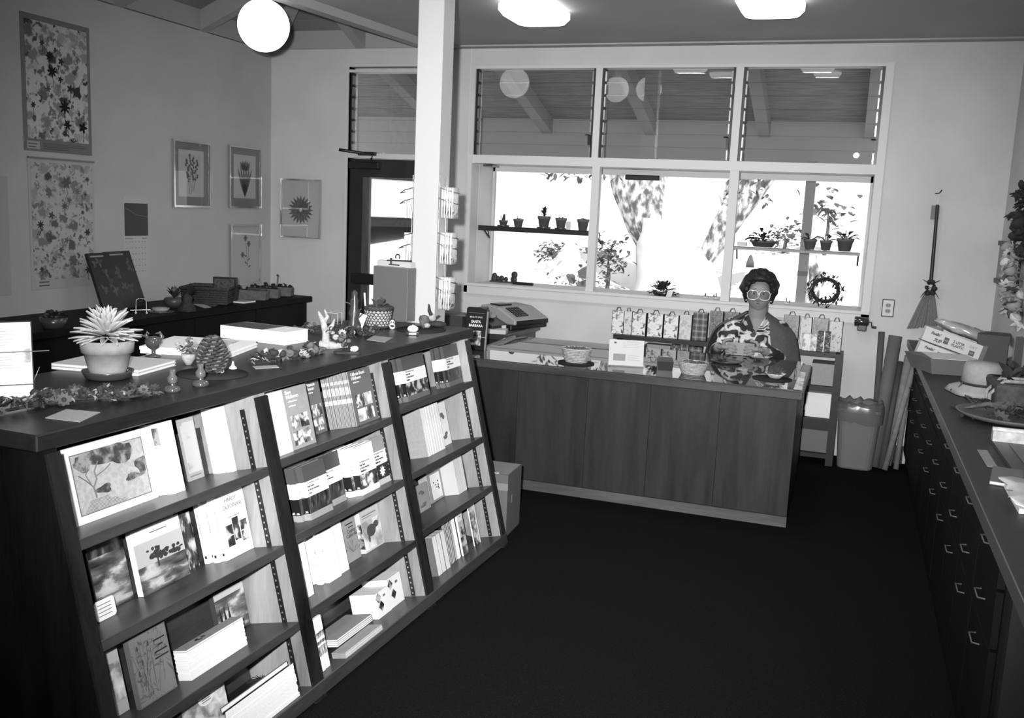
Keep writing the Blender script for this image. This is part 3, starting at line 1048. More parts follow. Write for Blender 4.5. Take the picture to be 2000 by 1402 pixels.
def row_out(b, k, front, copy_label, group, gap=0.0004, lean=0.0):
    """spine-out copies side by side; the first one, nearest the camera, shows its front"""
    n, u, w, d, h, s0 = b
    t = w / k - gap
    o = front(d, t, h)
    def put(x, uu, nn):
        # width runs inwards (-n); the front looks back along -u
        x.matrix_world = BKT @ basis((nn, uu, s0 + 0.0006), (-1, 0, 0), (0, 1, 0), (0, 0, 1)) @ Matrix.Identity(4)
    def put2(x, uu, nn):
        m = BKT @ basis((nn - d, uu, s0 + 0.0006), (1, 0, 0), (0, 1, 0), (0, 0, 1))
        if lean:
            m = m @ Matrix.Rotation(lean, 4, 'Y')
        x.matrix_world = m
    put2(o, u, n)
    o['group'] = group
    for i in range(1, k):
        c = dup(o, (0, 0, 0), label='%s, %s from the left' % (copy_label, ORD[i]), group=group)
        put2(c, u + i * (t + gap), n - RND.uniform(0, 0.004))
    return o

def pile(b, k, front, copy_label, group, gap=0.0003, rest=None):
    n, u, w, d, h, s0 = b
    t = h / k - gap
    o = front(w, t, d)
    o2 = rest(w, t, d) if rest else None
    for i in range(k):
        j = k - 1 - i
        c = o if i == 0 else dup(o2 or o, (0, 0, 0), label='%s, %s from the top' % (copy_label, ORD[i]), group=group)
        lay(c, n + RND.uniform(-0.003, 0.0), u + RND.uniform(-0.002, 0.002), s0 + j * (t + gap) + 0.0006, d, t)
    o['group'] = group
    if o2:
        for ch in list(o2.children):
            bpy.data.objects.remove(ch)
        bpy.data.objects.remove(o2)
    return o

# cover papers
C_WHITE = mat('white_cover', 0.84, 0.45, 0.4)
C_GREY = mat('grey_cover', 0.30, 0.6, 0.3, noise_amt=0.08, noise_scale=60)
C_MID = mat('mid_grey_cover', 0.13, 0.5, 0.35)
C_DK = mat('dark_grey_cover', 0.055, 0.4, 0.4)
C_BLK = mat('black_cover', 0.012, 0.35, 0.5)
C_LEAF = mat('imitation_leather', 0.075, 0.4, 0.5, bump=0.2, bump_scale=400)
C_PALE = mat('pale_cover', 0.5, 0.6, 0.3)
PH_A = photo('photo_flowers_a', [(0.36, 0.02), (0.48, 0.1), (0.54, 0.6), (0.66, 0.85)], 26, seed=1.0)
PH_B = photo('photo_flowers_b', [(0.38, 0.03), (0.5, 0.25), (0.6, 0.7)], 34, seed=4.0)
PH_C = photo('photo_flowers_c', [(0.4, 0.015), (0.52, 0.06), (0.6, 0.5)], 30, seed=7.0)
PH_D = photo('photo_pale', [(0.38, 0.25), (0.5, 0.6), (0.62, 0.85)], 22, seed=9.0)
PH_FIELD = photo('photo_field', [(0.34, 0.02), (0.46, 0.09), (0.54, 0.16), (0.60, 0.42), (0.68, 0.6)], 9, stretch=(1, 1, 3.2), seed=3.0)
PH_WOODS = photo('photo_woods', [(0.38, 0.01), (0.55, 0.05), (0.7, 0.22)], 24, stretch=(1.6, 1, 0.6), seed=5.0)
PH_LUPIN = photo('photo_lupin', [(0.40, 0.012), (0.5, 0.05), (0.56, 0.35), (0.7, 0.6)], 30, stretch=(1.5, 1, 0.7), seed=2.0)
PH_TREE = photo('drawing_grey', [(0.42, 0.05), (0.5, 0.12), (0.6, 0.3)], 34, seed=6.0)
DOODLE = prints('flower_paper', 0.6, 0.12, 30, 0.5)
VEIN = photo('line_drawing_cover', [(0.47, 0.2), (0.5, 0.08), (0.53, 0.2)], 13, detail=2, dist=2.5, seed=8.0)

# --- near bay, first shelf
def tree_print(w, t, h):
    o = book('garden_print_book', 'large pale book with a pencil drawing of a spreading tree on its cover', w, t, h, C_WHITE)
    m = 0.022
    fr = MB()
    for x0, x1, z0, z1 in ((m, w - m, m, m + 0.003), (m, w - m, h - m - 0.003, h - m), (m, m + 0.003, m, h - m), (w - m - 0.003, w - m, m, h - m)):
        fr.box(x0, x1, -0.0012, 0, z0, z1)
    fr.build('border_line', M_GREYINK, o)
    plate(o, 'drawing', m + 0.003, w - m - 0.003, m + 0.003, h - m - 0.003, photo('drawing_ground', [(0.4, 0.36), (0.6, 0.46)], 60, seed=1.5))
    d = MB()
    def blob(cx, cz, rx, rz, n=14, y=-0.0014):
        pts = []
        for i in range(n):
            a = 2 * math.pi * i / n
            k = 1 + 0.22 * math.sin(3 * a + cx * 90) + RND.uniform(-0.08, 0.08)
            pts.append((cx + rx * k * math.cos(a), y, cz + rz * k * math.sin(a)))
        d.add(pts, [tuple(range(n))])
    blob(0.42 * w, 0.80 * h, 0.28 * w, 0.11 * h)
    blob(0.62 * w, 0.74 * h, 0.19 * w, 0.12 * h, y=-0.00145)
    blob(0.2 * w, 0.74 * h, 0.1 * w, 0.09 * h, y=-0.0015)
    blob(0.86 * w, 0.52 * h, 0.07 * w, 0.12 * h)
    blob(0.38 * w, 0.36 * h, 0.09 * w, 0.06 * h)
    blob(0.74 * w, 0.40 * h, 0.10 * w, 0.05 * h)
    d.build('tree_crown', PH_TREE, o)
    tr = MB()
    for pts, r in (([(0.27, 0.28), (0.26, 0.42), (0.20, 0.52), (0.12, 0.62)], 0.006), ([(0.26, 0.42), (0.31, 0.52), (0.30, 0.62), (0.36, 0.74)], 0.005),
                   ([(0.24, 0.47), (0.2, 0.6), (0.24, 0.7)], 0.004), ([(0.30, 0.55), (0.42, 0.6), (0.5, 0.66)], 0.004)):
        tr.tube([(x * w, -0.001, z * h) for x, z in pts], r, 6, flat=0.12)
    tr.build('tree_trunk', M_GREYINK, o)
    pt = MB()
    for i in range(9):
        z = (0.12 + 0.017 * i) * h
        pt.box((0.12 + 0.01 * i) * w, (0.62 - 0.03 * i + 0.02 * (i % 3)) * w, -0.0013, 0, z, z + 0.0012)
    pt.build('text_lines', M_GREYINK, o)
    return o
set_b = lambda b, o: set_book(o, b[0], b[1], b[5])
b = block(0, 0, (150, 1030), (298, 972), 0.02, (118, 880)); set_b(b, tree_print(b[2], b[3], b[4]))

def plain(name, label, cover, lines=0, ink=M_GREYINK, spine=None):
    def f(w, t, h):
        o = book(name, label, w, t, h, cover, spine=spine, soft=True)
        if lines:
            pt = MB()
            for i in range(lines):
                z = h * (0.86 - 0.05 * i)
                pt.box(w * 0.12, w * (0.55 + 0.13 * ((i * 7) % 3)), -0.0008, 0, z, z + 0.003)
            pt.build('text_lines', ink, o)
        return o
    return f

def emblem_front(w, t, h):
    o = plain('white_booklet', 'white booklet with a small engraved emblem, foremost of its row', C_WHITE)(w, t, h)
    plate(o, 'emblem', w * 0.52, w * 0.82, h * 0.70, h * 0.94, PH_TREE)
    pt = MB()
    for i, (a, c) in enumerate(((0.1, 0.45), (0.1, 0.48), (0.1, 0.85), (0.1, 0.85))):
        z = h * (0.74 - 0.045 * i)
        pt.box(w * a, w * c, -0.0009, 0, z, z + 0.0025)
    pt.build('text_lines', mat('pale_ink', 0.42, 0.6), o)
    return o
row_out(block(0, 0, (342, 965), (369, 956), (299, 970), (330, 822)), 7, emblem_front, 'white booklet behind the one with the emblem', 'white booklets on the upper near shelf')
def flower_grey(w, t, h):
    o = plain('flower_booklet', 'grey booklet with small flower sketches beside the white booklets', C_GREY)(w, t, h)
    plate(o, 'cover_print', w * 0.06, w * 0.94, h * 0.12, h * 0.94, prints('sparse_flowers', 0.42, 0.2, 16, 0.5, second=False))
    MB().box(w * 0.1, w * 0.8, -0.0009, 0, h * 0.06, h * 0.06 + 0.004).build('text_line', M_GREYINK, o)
    return o
b = block(0, 0, (371, 941), (420, 928), 0.008, (379, 812)); set_b(b, flower_grey(b[2], b[3], b[4]))
b = block(0, 0, (471, 916), (477, 914), (418, 926), (447, 790))
row_out((b[0], 0.845, 0.02, b[3], b[4], b[5]), 1, plain('white_pad', 'blank white pad standing at the right end of the upper near shelf', C_WHITE), 'white pad', 'white pad at the right end')

# --- near bay, second shelf
def field_book(w, t, h):
    o = book('meadow_book', 'book with a photograph of a meadow below dark woods', w, t, h, C_DK)
    plate(o, 'cover_photo', 0, w, 0, h * 0.80, PH_FIELD)
    plate(o, 'cover_photo', 0, w, h * 0.80, h, PH_WOODS)
    return o
b = block(0, 1, (195, 1200), (281, 1166), 0.03, (160, 1072)); set_b(b, field_book(b[2], b[3], b[4]))
def oak_book(w, t, h):
    o = book('oak_hill_book', 'book with a white sky and a lone dark oak over a grassy hill', w, t, h, C_WHITE)
    plate(o, 'cover_photo', 0, w, 0, h * 0.42, PH_FIELD)
    plate(o, 'sky', 0, w, h * 0.42, h * 0.78, C_PALE)
    d = MB()
    ro = random.Random(9)
    for i in range(46):
        cx, cz = (0.42 + ro.gauss(0, 0.085), 0.55 + ro.gauss(0, 0.055)) if i < 28 else (0.78 + ro.gauss(0, 0.08), 0.49 + ro.gauss(0, 0.02))
        r = ro.uniform(0.02, 0.055)
        pts = [((cx + r * math.cos(a) * (1 + ro.uniform(-0.3, 0.3))) * w, -0.0010 - i * 0.00001, (cz + r * 0.75 * math.sin(a) * (1 + ro.uniform(-0.3, 0.3))) * h) for a in [2 * math.pi * i / 9 for i in range(9)]]
        d.add(pts, [tuple(range(9))])
    d.box(0.4 * w, 0.43 * w, -0.0013, 0, 0.34 * h, 0.5 * h)
    d.build('oak', mat('oak_ink', 0.035, 0.7, noise_amt=0.6, noise_scale=200), o)['kind'] = 'stuff'
    ftext(o, 'Sara Ann', 0.016, M_GREYINK, w * 0.55, h * 0.9, shear=0.3) if False else MB().box(w * 0.35, w * 0.7, -0.001, 0, h * 0.88, h * 0.895).build('text_line', M_GREYINK, o)
    plate(o, 'blossom', w * 0.45, w * 0.62, h * 0.06, h * 0.16, PH_B)
    return o
b = block(0, 1, (281, 1166), (356, 1122), 0.022, (249, 1043)); set_b(b, oak_book(b[2], b[3], b[4]))
def lupin_book(w, t, h):
    o = book('lupin_book', 'dark book with tall pale flower spikes and a white edge', w, t, h, C_BLK, spine=C_WHITE)
    plate(o, 'cover_photo', w * 0.25, w, 0, h, PH_LUPIN)
    plate(o, 'title_panel', w * 0.02, w * 0.3, h * 0.42, h * 0.46, C_GREY)
    return o
b = block(0, 1, (359, 1119), (412, 1102), (343, 1122), (339, 1010)); set_b(b, lupin_book(b[2], b[3], b[4]))
def hardy(w, t, h):
    o = book('plant_guide', 'white plant guide with six small dark photographs, front copy of four', w, t, h, C_WHITE)
    ftext(o, 'HARDY', 0.020, M_GREYINK, w * 0.5, h * 0.88, sx=0.92, shear=0.15)
    ftext(o, 'CALIFORNIANS', 0.0195, M_GREYINK, w * 0.52, h * 0.775, sx=0.72, shear=0.15)
    ftext(o, 'Lester Rowntree', 0.009, M_GREYINK, w * 0.5, h * 0.62, shear=0.2)
    g = 0.005
    for i in range(3):
        for j in range(2):
            x0 = w * (0.16 + 0.26 * i)
            z0 = h * (0.18 + 0.17 * j) + (0.012 if i == 1 else 0.0)
            plate(o, 'cover_photo', x0, x0 + w * 0.24 - (0.02 if i == 1 else 0) * w, z0, z0 + h * 0.155 + (0.006 if i == 1 else 0), PH_C)
    stext(o, 'HARDY CALIFORNIANS', 0.0075, M_INK, t * 0.5, h * 0.62, sx=0.85)
    MB().box(-0.001, 0, t * 0.3, t * 0.7, h * 0.08, h * 0.12).build('spine_mark', M_INK, o)
    return o
stack_out(block(0, 1, (444, 1096), (501, 1069), (408, 1098), (415, 972)), 4, hardy, 'white plant guide on the second near shelf', 'white plant guides')
def card(name, label, m, bay, row, px_c, px_r, px_t, w=None, lines=0):
    b = block(bay, row, px_c, px_r, 0.004, px_t)
    o = thing(name, label, 'card')
    W_, H_ = b[2], b[4]
    MB().prism(rrect(W_, H_, min(W_, H_) * 0.18), -0.001, 0.001).build('card_sheet', m, o)
    if lines:
        pt = MB()
        for i in range(lines):
            z = H_ * (0.25 - 0.18 * i)
            pt.box(-W_ * 0.35, W_ * 0.3, z, z + 0.002, 0.001, 0.0016)
        pt.build('text_lines', M_GREYINK, o)
    o.matrix_world = BKT @ basis((b[0] + 0.0, b[1] + W_ / 2, b[5] + H_ / 2 + 0.001), (0, 1, 0), (0, 0, 1), (1, 0, 0))
    return o
card('price_card', 'small white rounded card leaning at the left end of the second near shelf', M_WHITE, 0, 1, (190, 1218), (219, 1199), (181, 1180), lines=4)

# --- near bay, third shelf
b = block(0, 2, (230, 1400), (262, 1385), 0.012, (203, 1275))
def dec_book(w, t, h):
    o = book('ornament_book', 'pale book with scrolling ornament at the left end of the third near shelf', w, t, h, C_PALE)
    plate(o, 'cover_photo', w * 0.05, w * 0.95, h * 0.2, h * 0.8, PH_D)
    return o
set_b(b, dec_book(b[2], b[3], b[4]))
def grass_cover(w, t, h):
    o = book('grasses_book', 'grey book with drawn reeds and grasses, front copy of four', w, t, h, C_MID)
    plate(o, 'cover_print', 0.004, w - 0.002, 0.004, h - 0.004, VEIN)
    rd = MB()
    for i in range(16):
        x = w * RND.uniform(0.1, 0.75)
        dx = w * RND.uniform(-0.1, 0.35)
        z0, z1 = h * RND.uniform(0.08, 0.3), h * RND.uniform(0.5, 0.95)
        rd.tube([(x, -0.001, z0), (x + dx * 0.4, -0.001, (z0 + z1) / 2), (x + dx, -0.001, z1)], 0.0008, 4, flat=0.4)
        if i % 4 == 0:
            rd.ball((x + dx, -0.0012, z1 - 0.01), (0.004, 0.0006, 0.008), 8, 6)
    rd.build('reed_drawing', mat('reed_ink', 0.05, 0.7), o)['kind'] = 'stuff'
    t3 = MB()
    for i, (a, c) in enumerate(((0.62, 0.92), (0.72, 0.84), (0.6, 0.94), (0.58, 0.95))):
        z = h * (0.80 - 0.085 * i)
        t3.box(w * a, w * c, -0.0012, 0, z, z + h * 0.02)
    t3.build('title_lines', M_INK, o)
    return o
stack_out(block(0, 2, (276, 1387), (349, 1341), (259, 1392), (247.6, 1252)), 4, grass_cover, 'grey book behind the one with drawn reeds', 'grey grass books')
def hill_book(w, t, h):
    o = book('hillside_book', 'book with a photograph of flowering hills standing behind the white pile', w, t, h, C_DK)
    plate(o, 'cover_photo', 0, w, 0, h * 0.86, PH_FIELD)
    plate(o, 'sky', 0, w, h * 0.86, h, C_PALE)
    pk = MB()
    for i in range(3):
        x = w * (0.06 + 0.14 * i)
        pk.add([(x, -0.001, h * 0.3), (x + w * 0.1, -0.001, h * 0.3), (x + w * 0.05, -0.001, h * 0.72)], [(0, 1, 2)])
    pk.build('cypress', M_INK, o)
    return o
b = block(0, 2, (420, 1253), (507, 1206), 0.02, (398, 1168)); b = (-0.2, *b[1:]); set_b(b, hill_book(b[2], b[3], b[4]))
def sketch_top(w, t, h):
    o = book('white_booklet', 'grey-covered booklet with a plant sketch on top of the thick white pile', w, t, h, C_GREY, spine=C_WHITE, soft=True)
    d = MB()
    for i in range(9):
        a = RND.uniform(0, 6.28)
        d.ball((w * 0.35 + 0.016 * math.cos(a), -0.0006, h * 0.55 + 0.008 * math.sin(a)), (0.007, 0.0005, 0.004), 8, 6)
    d.build('sketch', M_INK, o)
    return o
pile(block(0, 2, (375, 1330), (478, 1259), (349, 1331), (361, 1272)), 14, sketch_top, 'white booklet in the thick pile on the third near shelf', 'thick pile of white booklets', rest=plain('white_booklet', 'white booklet', C_WHITE))

# --- near bay, bottom
def oval_book(w, t, h):
    o = book('label_book', 'mottled book with a big white oval label at the bottom of the near bay', w, t, h, C_DK)
    plate(o, 'cover_photo', 0, w, 0, h, PH_D)
    n = 24
    MB().prism([(0.036 * math.cos(2 * math.pi * i / n), 0.027 * math.sin(2 * math.pi * i / n)) for i in range(n)], 0, 0.001, T=basis((w * 0.55, -0.001, h * 0.8), (1, 0, 0), (0, 0, 1), (0, -1, 0))).build('oval_label', C_WHITE, o)
    pt = MB()
    for i in range(5):
        pt.box(w * 0.55 - 0.02, w * 0.55 + 0.02 - 0.004 * (i % 2), -0.0026, -0.002, h * 0.8 + 0.013 - 0.007 * i, h * 0.8 + 0.0155 - 0.007 * i)
    pt.build('text_lines', M_GREYINK, o)
    return o
b = block(0, 3, (372, 1478), (468, 1416), 0.03, (348, 1372)); set_b(b, oval_book(b[2], b[3], b[4]))
bb_ = block(0, 3, (508, 1462), (604, 1358), (470, 1478), (482, 1363))
pile(bb_, 9, plain('large_booklet', 'large white booklet under the grey book at the bottom of the near bay', C_WHITE), 'large white booklet in the bottom near pile', 'bottom pile of white booklets')
def plant_grey(w, t, h):
    o = book('plant_drawing_book', 'grey book with a dark plant drawing lying on the bottom near pile', w, t, h, C_MID)
    d = MB()
    for i in range(26):
        a = RND.uniform(0.2, 2.9)
        r = RND.uniform(0.02, 0.05)
        d.tube([(w * 0.6, -0.0008, h * 0.5), (w * 0.6 + r * 0.5 * math.cos(a), -0.0008, h * 0.5 + r * 0.6 * math.sin(a)), (w * 0.6 + r * math.cos(a), -0.0008, h * 0.5 + r * math.sin(a))], 0.0014, 4, flat=0.3)
    d.build('plant_drawing', M_INK, o)
    pt = MB()
    for i in range(3):
        pt.box(w * 0.08, w * (0.42 - 0.05 * (i % 2)), -0.001, 0, h * (0.3 - 0.09 * i), h * (0.34 - 0.09 * i))
    pt.build('title_lines', M_INK, o)
    return o
o = plant_grey(bb_[2] * 0.98, 0.016, bb_[3] * 0.96)
lay(o, bb_[0] - 0.01, bb_[1] - 0.01, bb_[5] + bb_[4] + 0.002, bb_[3], 0.016)

# --- middle bay, first shelf
def munz(name, label, title, cover, ph, sizes=None):
    def f(w, t, h):
        o = book(name, label, w, t, h, cover, spine=C_GREY, soft=True)
        for i, ln in enumerate(title):
            ftext(o, ln, 0.020 if i < 2 else 0.008, C_WHITE, w * (0.10 if i < 2 else 0.16), h * (0.93 - 0.075 * i), align='LEFT', sx=0.78 if i < 2 else 0.8)
        for i in range(2):
            for j in range(2):
                plate(o, 'cover_photo', w * (0.14 + 0.38 * i), w * (0.48 + 0.38 * i), h * (0.06 + 0.26 * j), h * (0.29 + 0.26 * j), ph[(i + j) % 2])
        for z0, z1, mm in ((0.80, 0.86, C_PALE), (0.44, 0.52, C_WHITE), (0.60, 0.74, C_PALE)):
            MB().box(-0.0006, 0, t * 0.12, t * 0.88, h * z0, h * z1).build('spine_panel', mm, o)
        return o
    return f
row_out(block(1, 0, (543, 893), (571, 881.5), 0.13, (517, 770)), 4, plain('flower_guide', 'pale spine, leftmost of four at the left end of the middle upper shelf', C_PALE, spine=C_PALE), 'pale spine at the left end of the middle upper shelf', 'pale guides on the middle upper shelf')
_b = block(1, 0, (572.5, 881), (616, 862), 0.016, (548.5, 759))
stack_out((_b[0], max(_b[1], 1.1), 0.15, 0.016, _b[4], _b[5]), 2,
          munz('wildflower_guide', 'grey shore wildflower guide with four flower photographs on its cover', ['Shore', 'Wildflowers', 'of California, Oregon', 'and Washington'], C_GREY, (PH_A, PH_B)),
          'grey guide behind the shore wildflower guide', 'shore wildflower guides')
b = block(1, 0, (531, 884), (556, 872), 0.01, (517, 765)); b = (-0.21, *b[1:])
def dark_photo_cover(name, label, cover, ph):
    def f(w, t, h):
        o = book(name, label, w, t, h, cover)
        plate(o, 'cover_photo', w * 0.2, w * 0.95, h * 0.05, h * 0.6, ph)
        return o
    return f
set_b(b, dark_photo_cover('photo_booklet', 'grey booklet with a dark photograph at the left end of the middle upper shelf', C_GREY, PH_C)(b[2], b[3], b[4]))
b = block(1, 0, (613.5, 851), (641, 843), 0.008, (591, 748))
set_b(b, munz('wildflower_guide', 'grey wildflower guide half hidden beside the shore guide', ['Mountain', 'Flowers', 'of California'], C_MID, (PH_A, PH_B))(b[2] + 0.03, b[3], b[4]))
stack_out(block(1, 0, (698.3, 833), (740, 816.7), (643, 840.6), (674.3, 722.5)), 20,
          munz('desert_flower_guide', 'grey desert wildflower guide with four photographs, front of the long row of spines', ['California Desert', 'Wildflowers', 'by Philip A. Munz'], C_MID, (PH_D, PH_A)),
          'thin striped spine behind the desert wildflower guide', 'desert wildflower guides')

# --- field guides
def guide(name, label, last, ph, top=C_LEAF, foot=C_GREY, first=True):
    def f(w, t, h):
        o = book(name, label, w, t, h, top)
        wrap(o, 'title_band', w, t, h * 0.42, h * 0.70, C_WHITE)
        wrap(o, 'foot_band', w, t, 0.0, h * 0.12, foot)
        MB().box(-0.0006, 0, 0.0, t, h * 0.12, h * 0.42).build('spine_panel', C_BLK, o)
        plate(o, 'cover_photo', 0, w, h * 0.12, h * 0.42, ph)
        for i, ln in enumerate(('The Audubon Society', 'Field Guide', 'to North American', last)):
            ftext(o, ln, 0.0105, M_GREYINK if i == 0 else M_INK, w * 0.08, h * (0.665 - 0.062 * i), align='LEFT', sx=0.85, bold=0.0 if i == 0 else 0.0002).location.y = -0.0016
        mk = MB().box(-0.0012, 0, t * 0.25, t * 0.75, h * 0.14, h * 0.15).box(-0.0012, 0, t * 0.42, t * 0.58, h * 0.15, h * 0.165).box(-0.0012, 0, t * 0.3, t * 0.7, h * 0.165, h * 0.172)
        mk.build('spine_mark', C_WHITE, o)
        stext(o, 'Field Guide', 0.0065, M_GREYINK, t * 0.5, h * 0.56, x=-0.0013)
        return o
    return f
A = block(1, 1, (609, 1016.4), (653.6, 990), (566, 1023), (582.5, 913.6))
A = (A[0], A[1], 0.145, A[3], A[4], A[5])
stack_out(A, 3, guide('field_guide', 'tree guide with a dark forest photograph, front of the middle bay trio', 'Trees', PH_WOODS, foot=C_GREY), 'tree field guide in the middle bay trio', 'tree field guides')
o = guide('field_guide', 'tree field guide with a black top standing behind the trio in the middle bay', 'Trees', PH_WOODS, top=C_DK)(A[2], A[3] / 3, A[4])
set_book(o, A[0] - A[3] * 0.4, A[1] + A[2] + 0.004, A[5]); o['group'] = 'tree field guides'
Cb = block(1, 1, (710, 967.6), (742.6, 951), (657, 973.6), (693, 874))
stack_out(Cb, 4, guide('field_guide', 'flower guide with two pale blossoms, front of the white-banded row', 'Wildflowers', PH_A, top=C_WHITE, foot=C_WHITE), 'white-banded guide behind the two pale blossoms', 'wildflower field guides')
D_ = block(1, 1, (738.5, 951), (767, 937.6), 0.03, (724.6, 857))
o = guide('field_guide', 'flower guide with a single star-shaped bloom at the right of the middle bay', 'Wildflowers', C_BLK, top=C_GREY, foot=C_PALE)(D_[2], D_[3], D_[4])
st = MB()
for i in range(9):
    a = 2 * math.pi * i / 9
    st.leaf((D_[2] * 0.52 + 0.002 * math.cos(a), -0.001, D_[4] * 0.27 + 0.002 * math.sin(a)), (math.cos(a), 0, math.sin(a)), 0.022, 0.008, bend=0, up=V((0, 1, 0)), fold=0.0)
st.build('bloom', C_WHITE, o)
set_b(D_, o); o['group'] = 'wildflower field guides'
Gb = block(2, 0, (798.5, 785), (819.5, 772.7), (772, 788), (786.4, 698.5))
stack_out(Gb, 3, guide('field_guide', 'reptile field guide with a dark animal photograph, left group in the far bay', 'Reptiles', PH_C, foot=C_MID), 'field guide in the left group of the far bay', 'field guides in the far bay')
b = block(2, 0, (822.7, 768), (841, 762.7), 0.03, (806, 690))
o = guide('field_guide', 'narrow guide with a mottled photograph between two far bay groups', 'Butterflies', PH_B)(b[2], b[3], b[4]); set_b(b, o); o['group'] = 'field guides in the far bay'
stack_out(block(2, 0, (878.4, 756), (903, 746), (842.7, 764), (866, 676)), 4, guide('field_guide', 'bird field guide with a dusky photograph, right group in the far bay', 'Birds', PH_WOODS, foot=C_MID), 'field guide in the right group of the far bay', 'field guides in the far bay')

# --- middle bay, third shelf
b = block(1, 2, (601, 1168), (609, 1160), 0.03, (579, 1063)); set_b(b, plain('white_booklet', 'narrow white booklet alone at the left end of the middle third shelf', C_WHITE)(b[2], b[3], b[4]))
def twig_cover(w, t, h):
    o = plain('twig_booklet', 'white booklet whose cover carries thin twig lines', C_WHITE)(w, t, h)
    MB().box(-0.0006, 0, 0, t, 0, h).build('spine_panel', photo('twig_paper', [(0.46, 0.85), (0.5, 0.35), (0.54, 0.85)], 22, detail=2, dist=2.0), o)
    return o
stack_out(block(1, 2, (644, 1139), (665, 1124), (607, 1140), (621, 1045)), 4, twig_cover, 'white booklet behind the one with twig lines', 'twig booklets')
b = block(1, 2, (664, 1123), (684, 1114), 0.02, (641, 1029)); set_b(b, plain('white_booklet', 'plain white booklet right of the twig booklets', C_WHITE)(b[2] + 0.02, b[3], b[4]))
def county_book(w, t, h):
    o = plain('county_flora', 'grey county flora with a line drawing and dark lettering', C_GREY)(w, t, h)
    for i, ln in enumerate(('Flora of', 'Coast', 'County', 'California')):
        if i >= 2:
            ftext(o, ln, 0.022, M_INK, w * 0.6, h * (0.9 - 0.1 * i), sx=0.9)
    MB().box(w * 0.3, w * 0.8, -0.001, 0, h * 0.86, h * 0.885).box(w * 0.45, w * 0.8, -0.001, 0, h * 0.78, h * 0.8).build('title_lines', M_INK, o)
    d = MB()
    for i in range(22):
        a = RND.uniform(0.1, 3.0)
        r = RND.uniform(0.03, 0.06)
        d.tube([(w * 0.5, -0.0008, h * 0.2), (w * 0.5 + r * math.cos(a), -0.0008, h * 0.2 + r * math.sin(a))], 0.0009, 4, flat=0.3)
    d.build('plant_drawing', M_GREYINK, o)
    return o
b = block(1, 2, (680.7, 1102), (708, 1086), 0.008, (656, 1025)); set_b(b, county_book(b[2], b[3], b[4]))
def animal_book(w, t, h):
    o = book('animal_book', 'pale book with a dark furry animal painted on its cover', w, t, h, C_PALE)
    plate(o, 'cover_print', 0.004, w - 0.004, h * 0.04, h * 0.72, photo('watercolour', [(0.4, 0.3), (0.5, 0.55), (0.62, 0.8)], 11, seed=3.3))
    d = MB()
    d.ball((w * 0.45, -0.001, h * 0.46), (w * 0.24, 0.001, h * 0.14), 16, 10, jit=0.06)
    d.ball((w * 0.72, -0.001, h * 0.55), (w * 0.14, 0.001, h * 0.08), 12, 8, jit=0.06)
    d.ball((w * 0.28, -0.001, h * 0.3), (w * 0.05, 0.001, h * 0.1), 8, 6)
    d.build('animal_figure', mat('animal_ink', 0.06, 0.6), o)
    MB().box(w * 0.1, w * 0.85, -0.001, 0, h * 0.84, h * 0.86).box(w * 0.1, w * 0.6, -0.001, 0, h * 0.79, h * 0.8).build('title_lines', M_GREYINK, o)
    MB().box(-0.0006, 0, 0, t, h * 0.1, h * 0.7).build('spine_panel', PH_B, o)
    return o
b = block(1, 2, (716, 1081.6), (750, 1059), (705, 1082), (694.4, 1003.7)); set_b(b, animal_book(b[2], b[3], b[4]))

# --- middle bay, bottom
def pattern_spine(w, t, h):
    o = plain('patterned_book', 'white book with a patterned spine at the left end of the middle bottom shelf', C_WHITE, spine=C_WHITE)(w, t, h)
    for z0, z1 in ((0.28, 0.46), (0.5, 0.56), (0.62, 0.72)):
        MB().box(w - 0.0015, w + 0.0006, 0, t, h * z0, h * z1).build('spine_panel', PH_B, o)
    return o
row_out(block(1, 3, (631, 1312), (647, 1299.5), 0.12, (611, 1211)), 3, pattern_spine, 'white book with a patterned spine', 'patterned books')
vb = block(1, 3, (686.7, 1286), (759.5, 1229), (646, 1290), (684, 1268))
pile(vb, 8, plain('grey_booklet', 'grey booklet on top of the wide pile at the middle bottom', C_GREY, spine=C_GREY), 'grey booklet in the wide pile at the middle bottom', 'wide pile of grey booklets')
ub = block(1, 3, (661, 1264), (728, 1212), (640, 1268), (658.5, 1252), s_add=vb[4] + 0.003)
def grey_top(w, t, h):
    o = plain('tablet_booklet', 'white-edged booklet with a grey cover on top of the grey pile', C_GREY, spine=C_WHITE)(w, t, h)
    return o
pile((min(ub[0], vb[0] - 0.02), ub[1], ub[2], max(ub[3], 0.12), 0.028, ub[5]), 4, grey_top, 'white-edged booklet lying on the grey pile', 'white-edged booklets')
def diamond(name, label):
    def f(w, t, h):
        o = plain(name, label, C_WHITE)(w, t, h)
        c = MB()
        s = 0.021
        for cx, cz in ((0.34, 0.42), (0.05 + s / w * 0.8, 0.78)):
            c.add([(w * cx - s, -0.0008, h * cz), (w * cx, -0.0008, h * cz - s * 1.1), (w * cx + s, -0.0008, h * cz), (w * cx, -0.0008, h * cz + s * 1.1)], [(0, 1, 2, 3)])
        c.build('diamond_photo', PH_C, o)
        MB().box(w * 0.55, w * 0.72, -0.001, 0, h * 0.72, h * 0.8).build('flower_mark', M_GREYINK, o)
        return o
    return f
W1 = block(1, 3, (740.6, 1209.6), (773, 1190), 0.12, (724.4, 1166.8))
W1 = (max(W1[0], -0.11), W1[1], W1[2], 0.12, W1[4], W1[5])
stack_out(W1, 8, diamond('calendar', 'white calendar with dark diamond photographs, front of the left stack at the middle bottom'), 'white calendar in the left bottom stack', 'calendars, left stack')
W2 = block(1, 3, (774, 1202), (807, 1181), 0.12, (764.6, 1143))
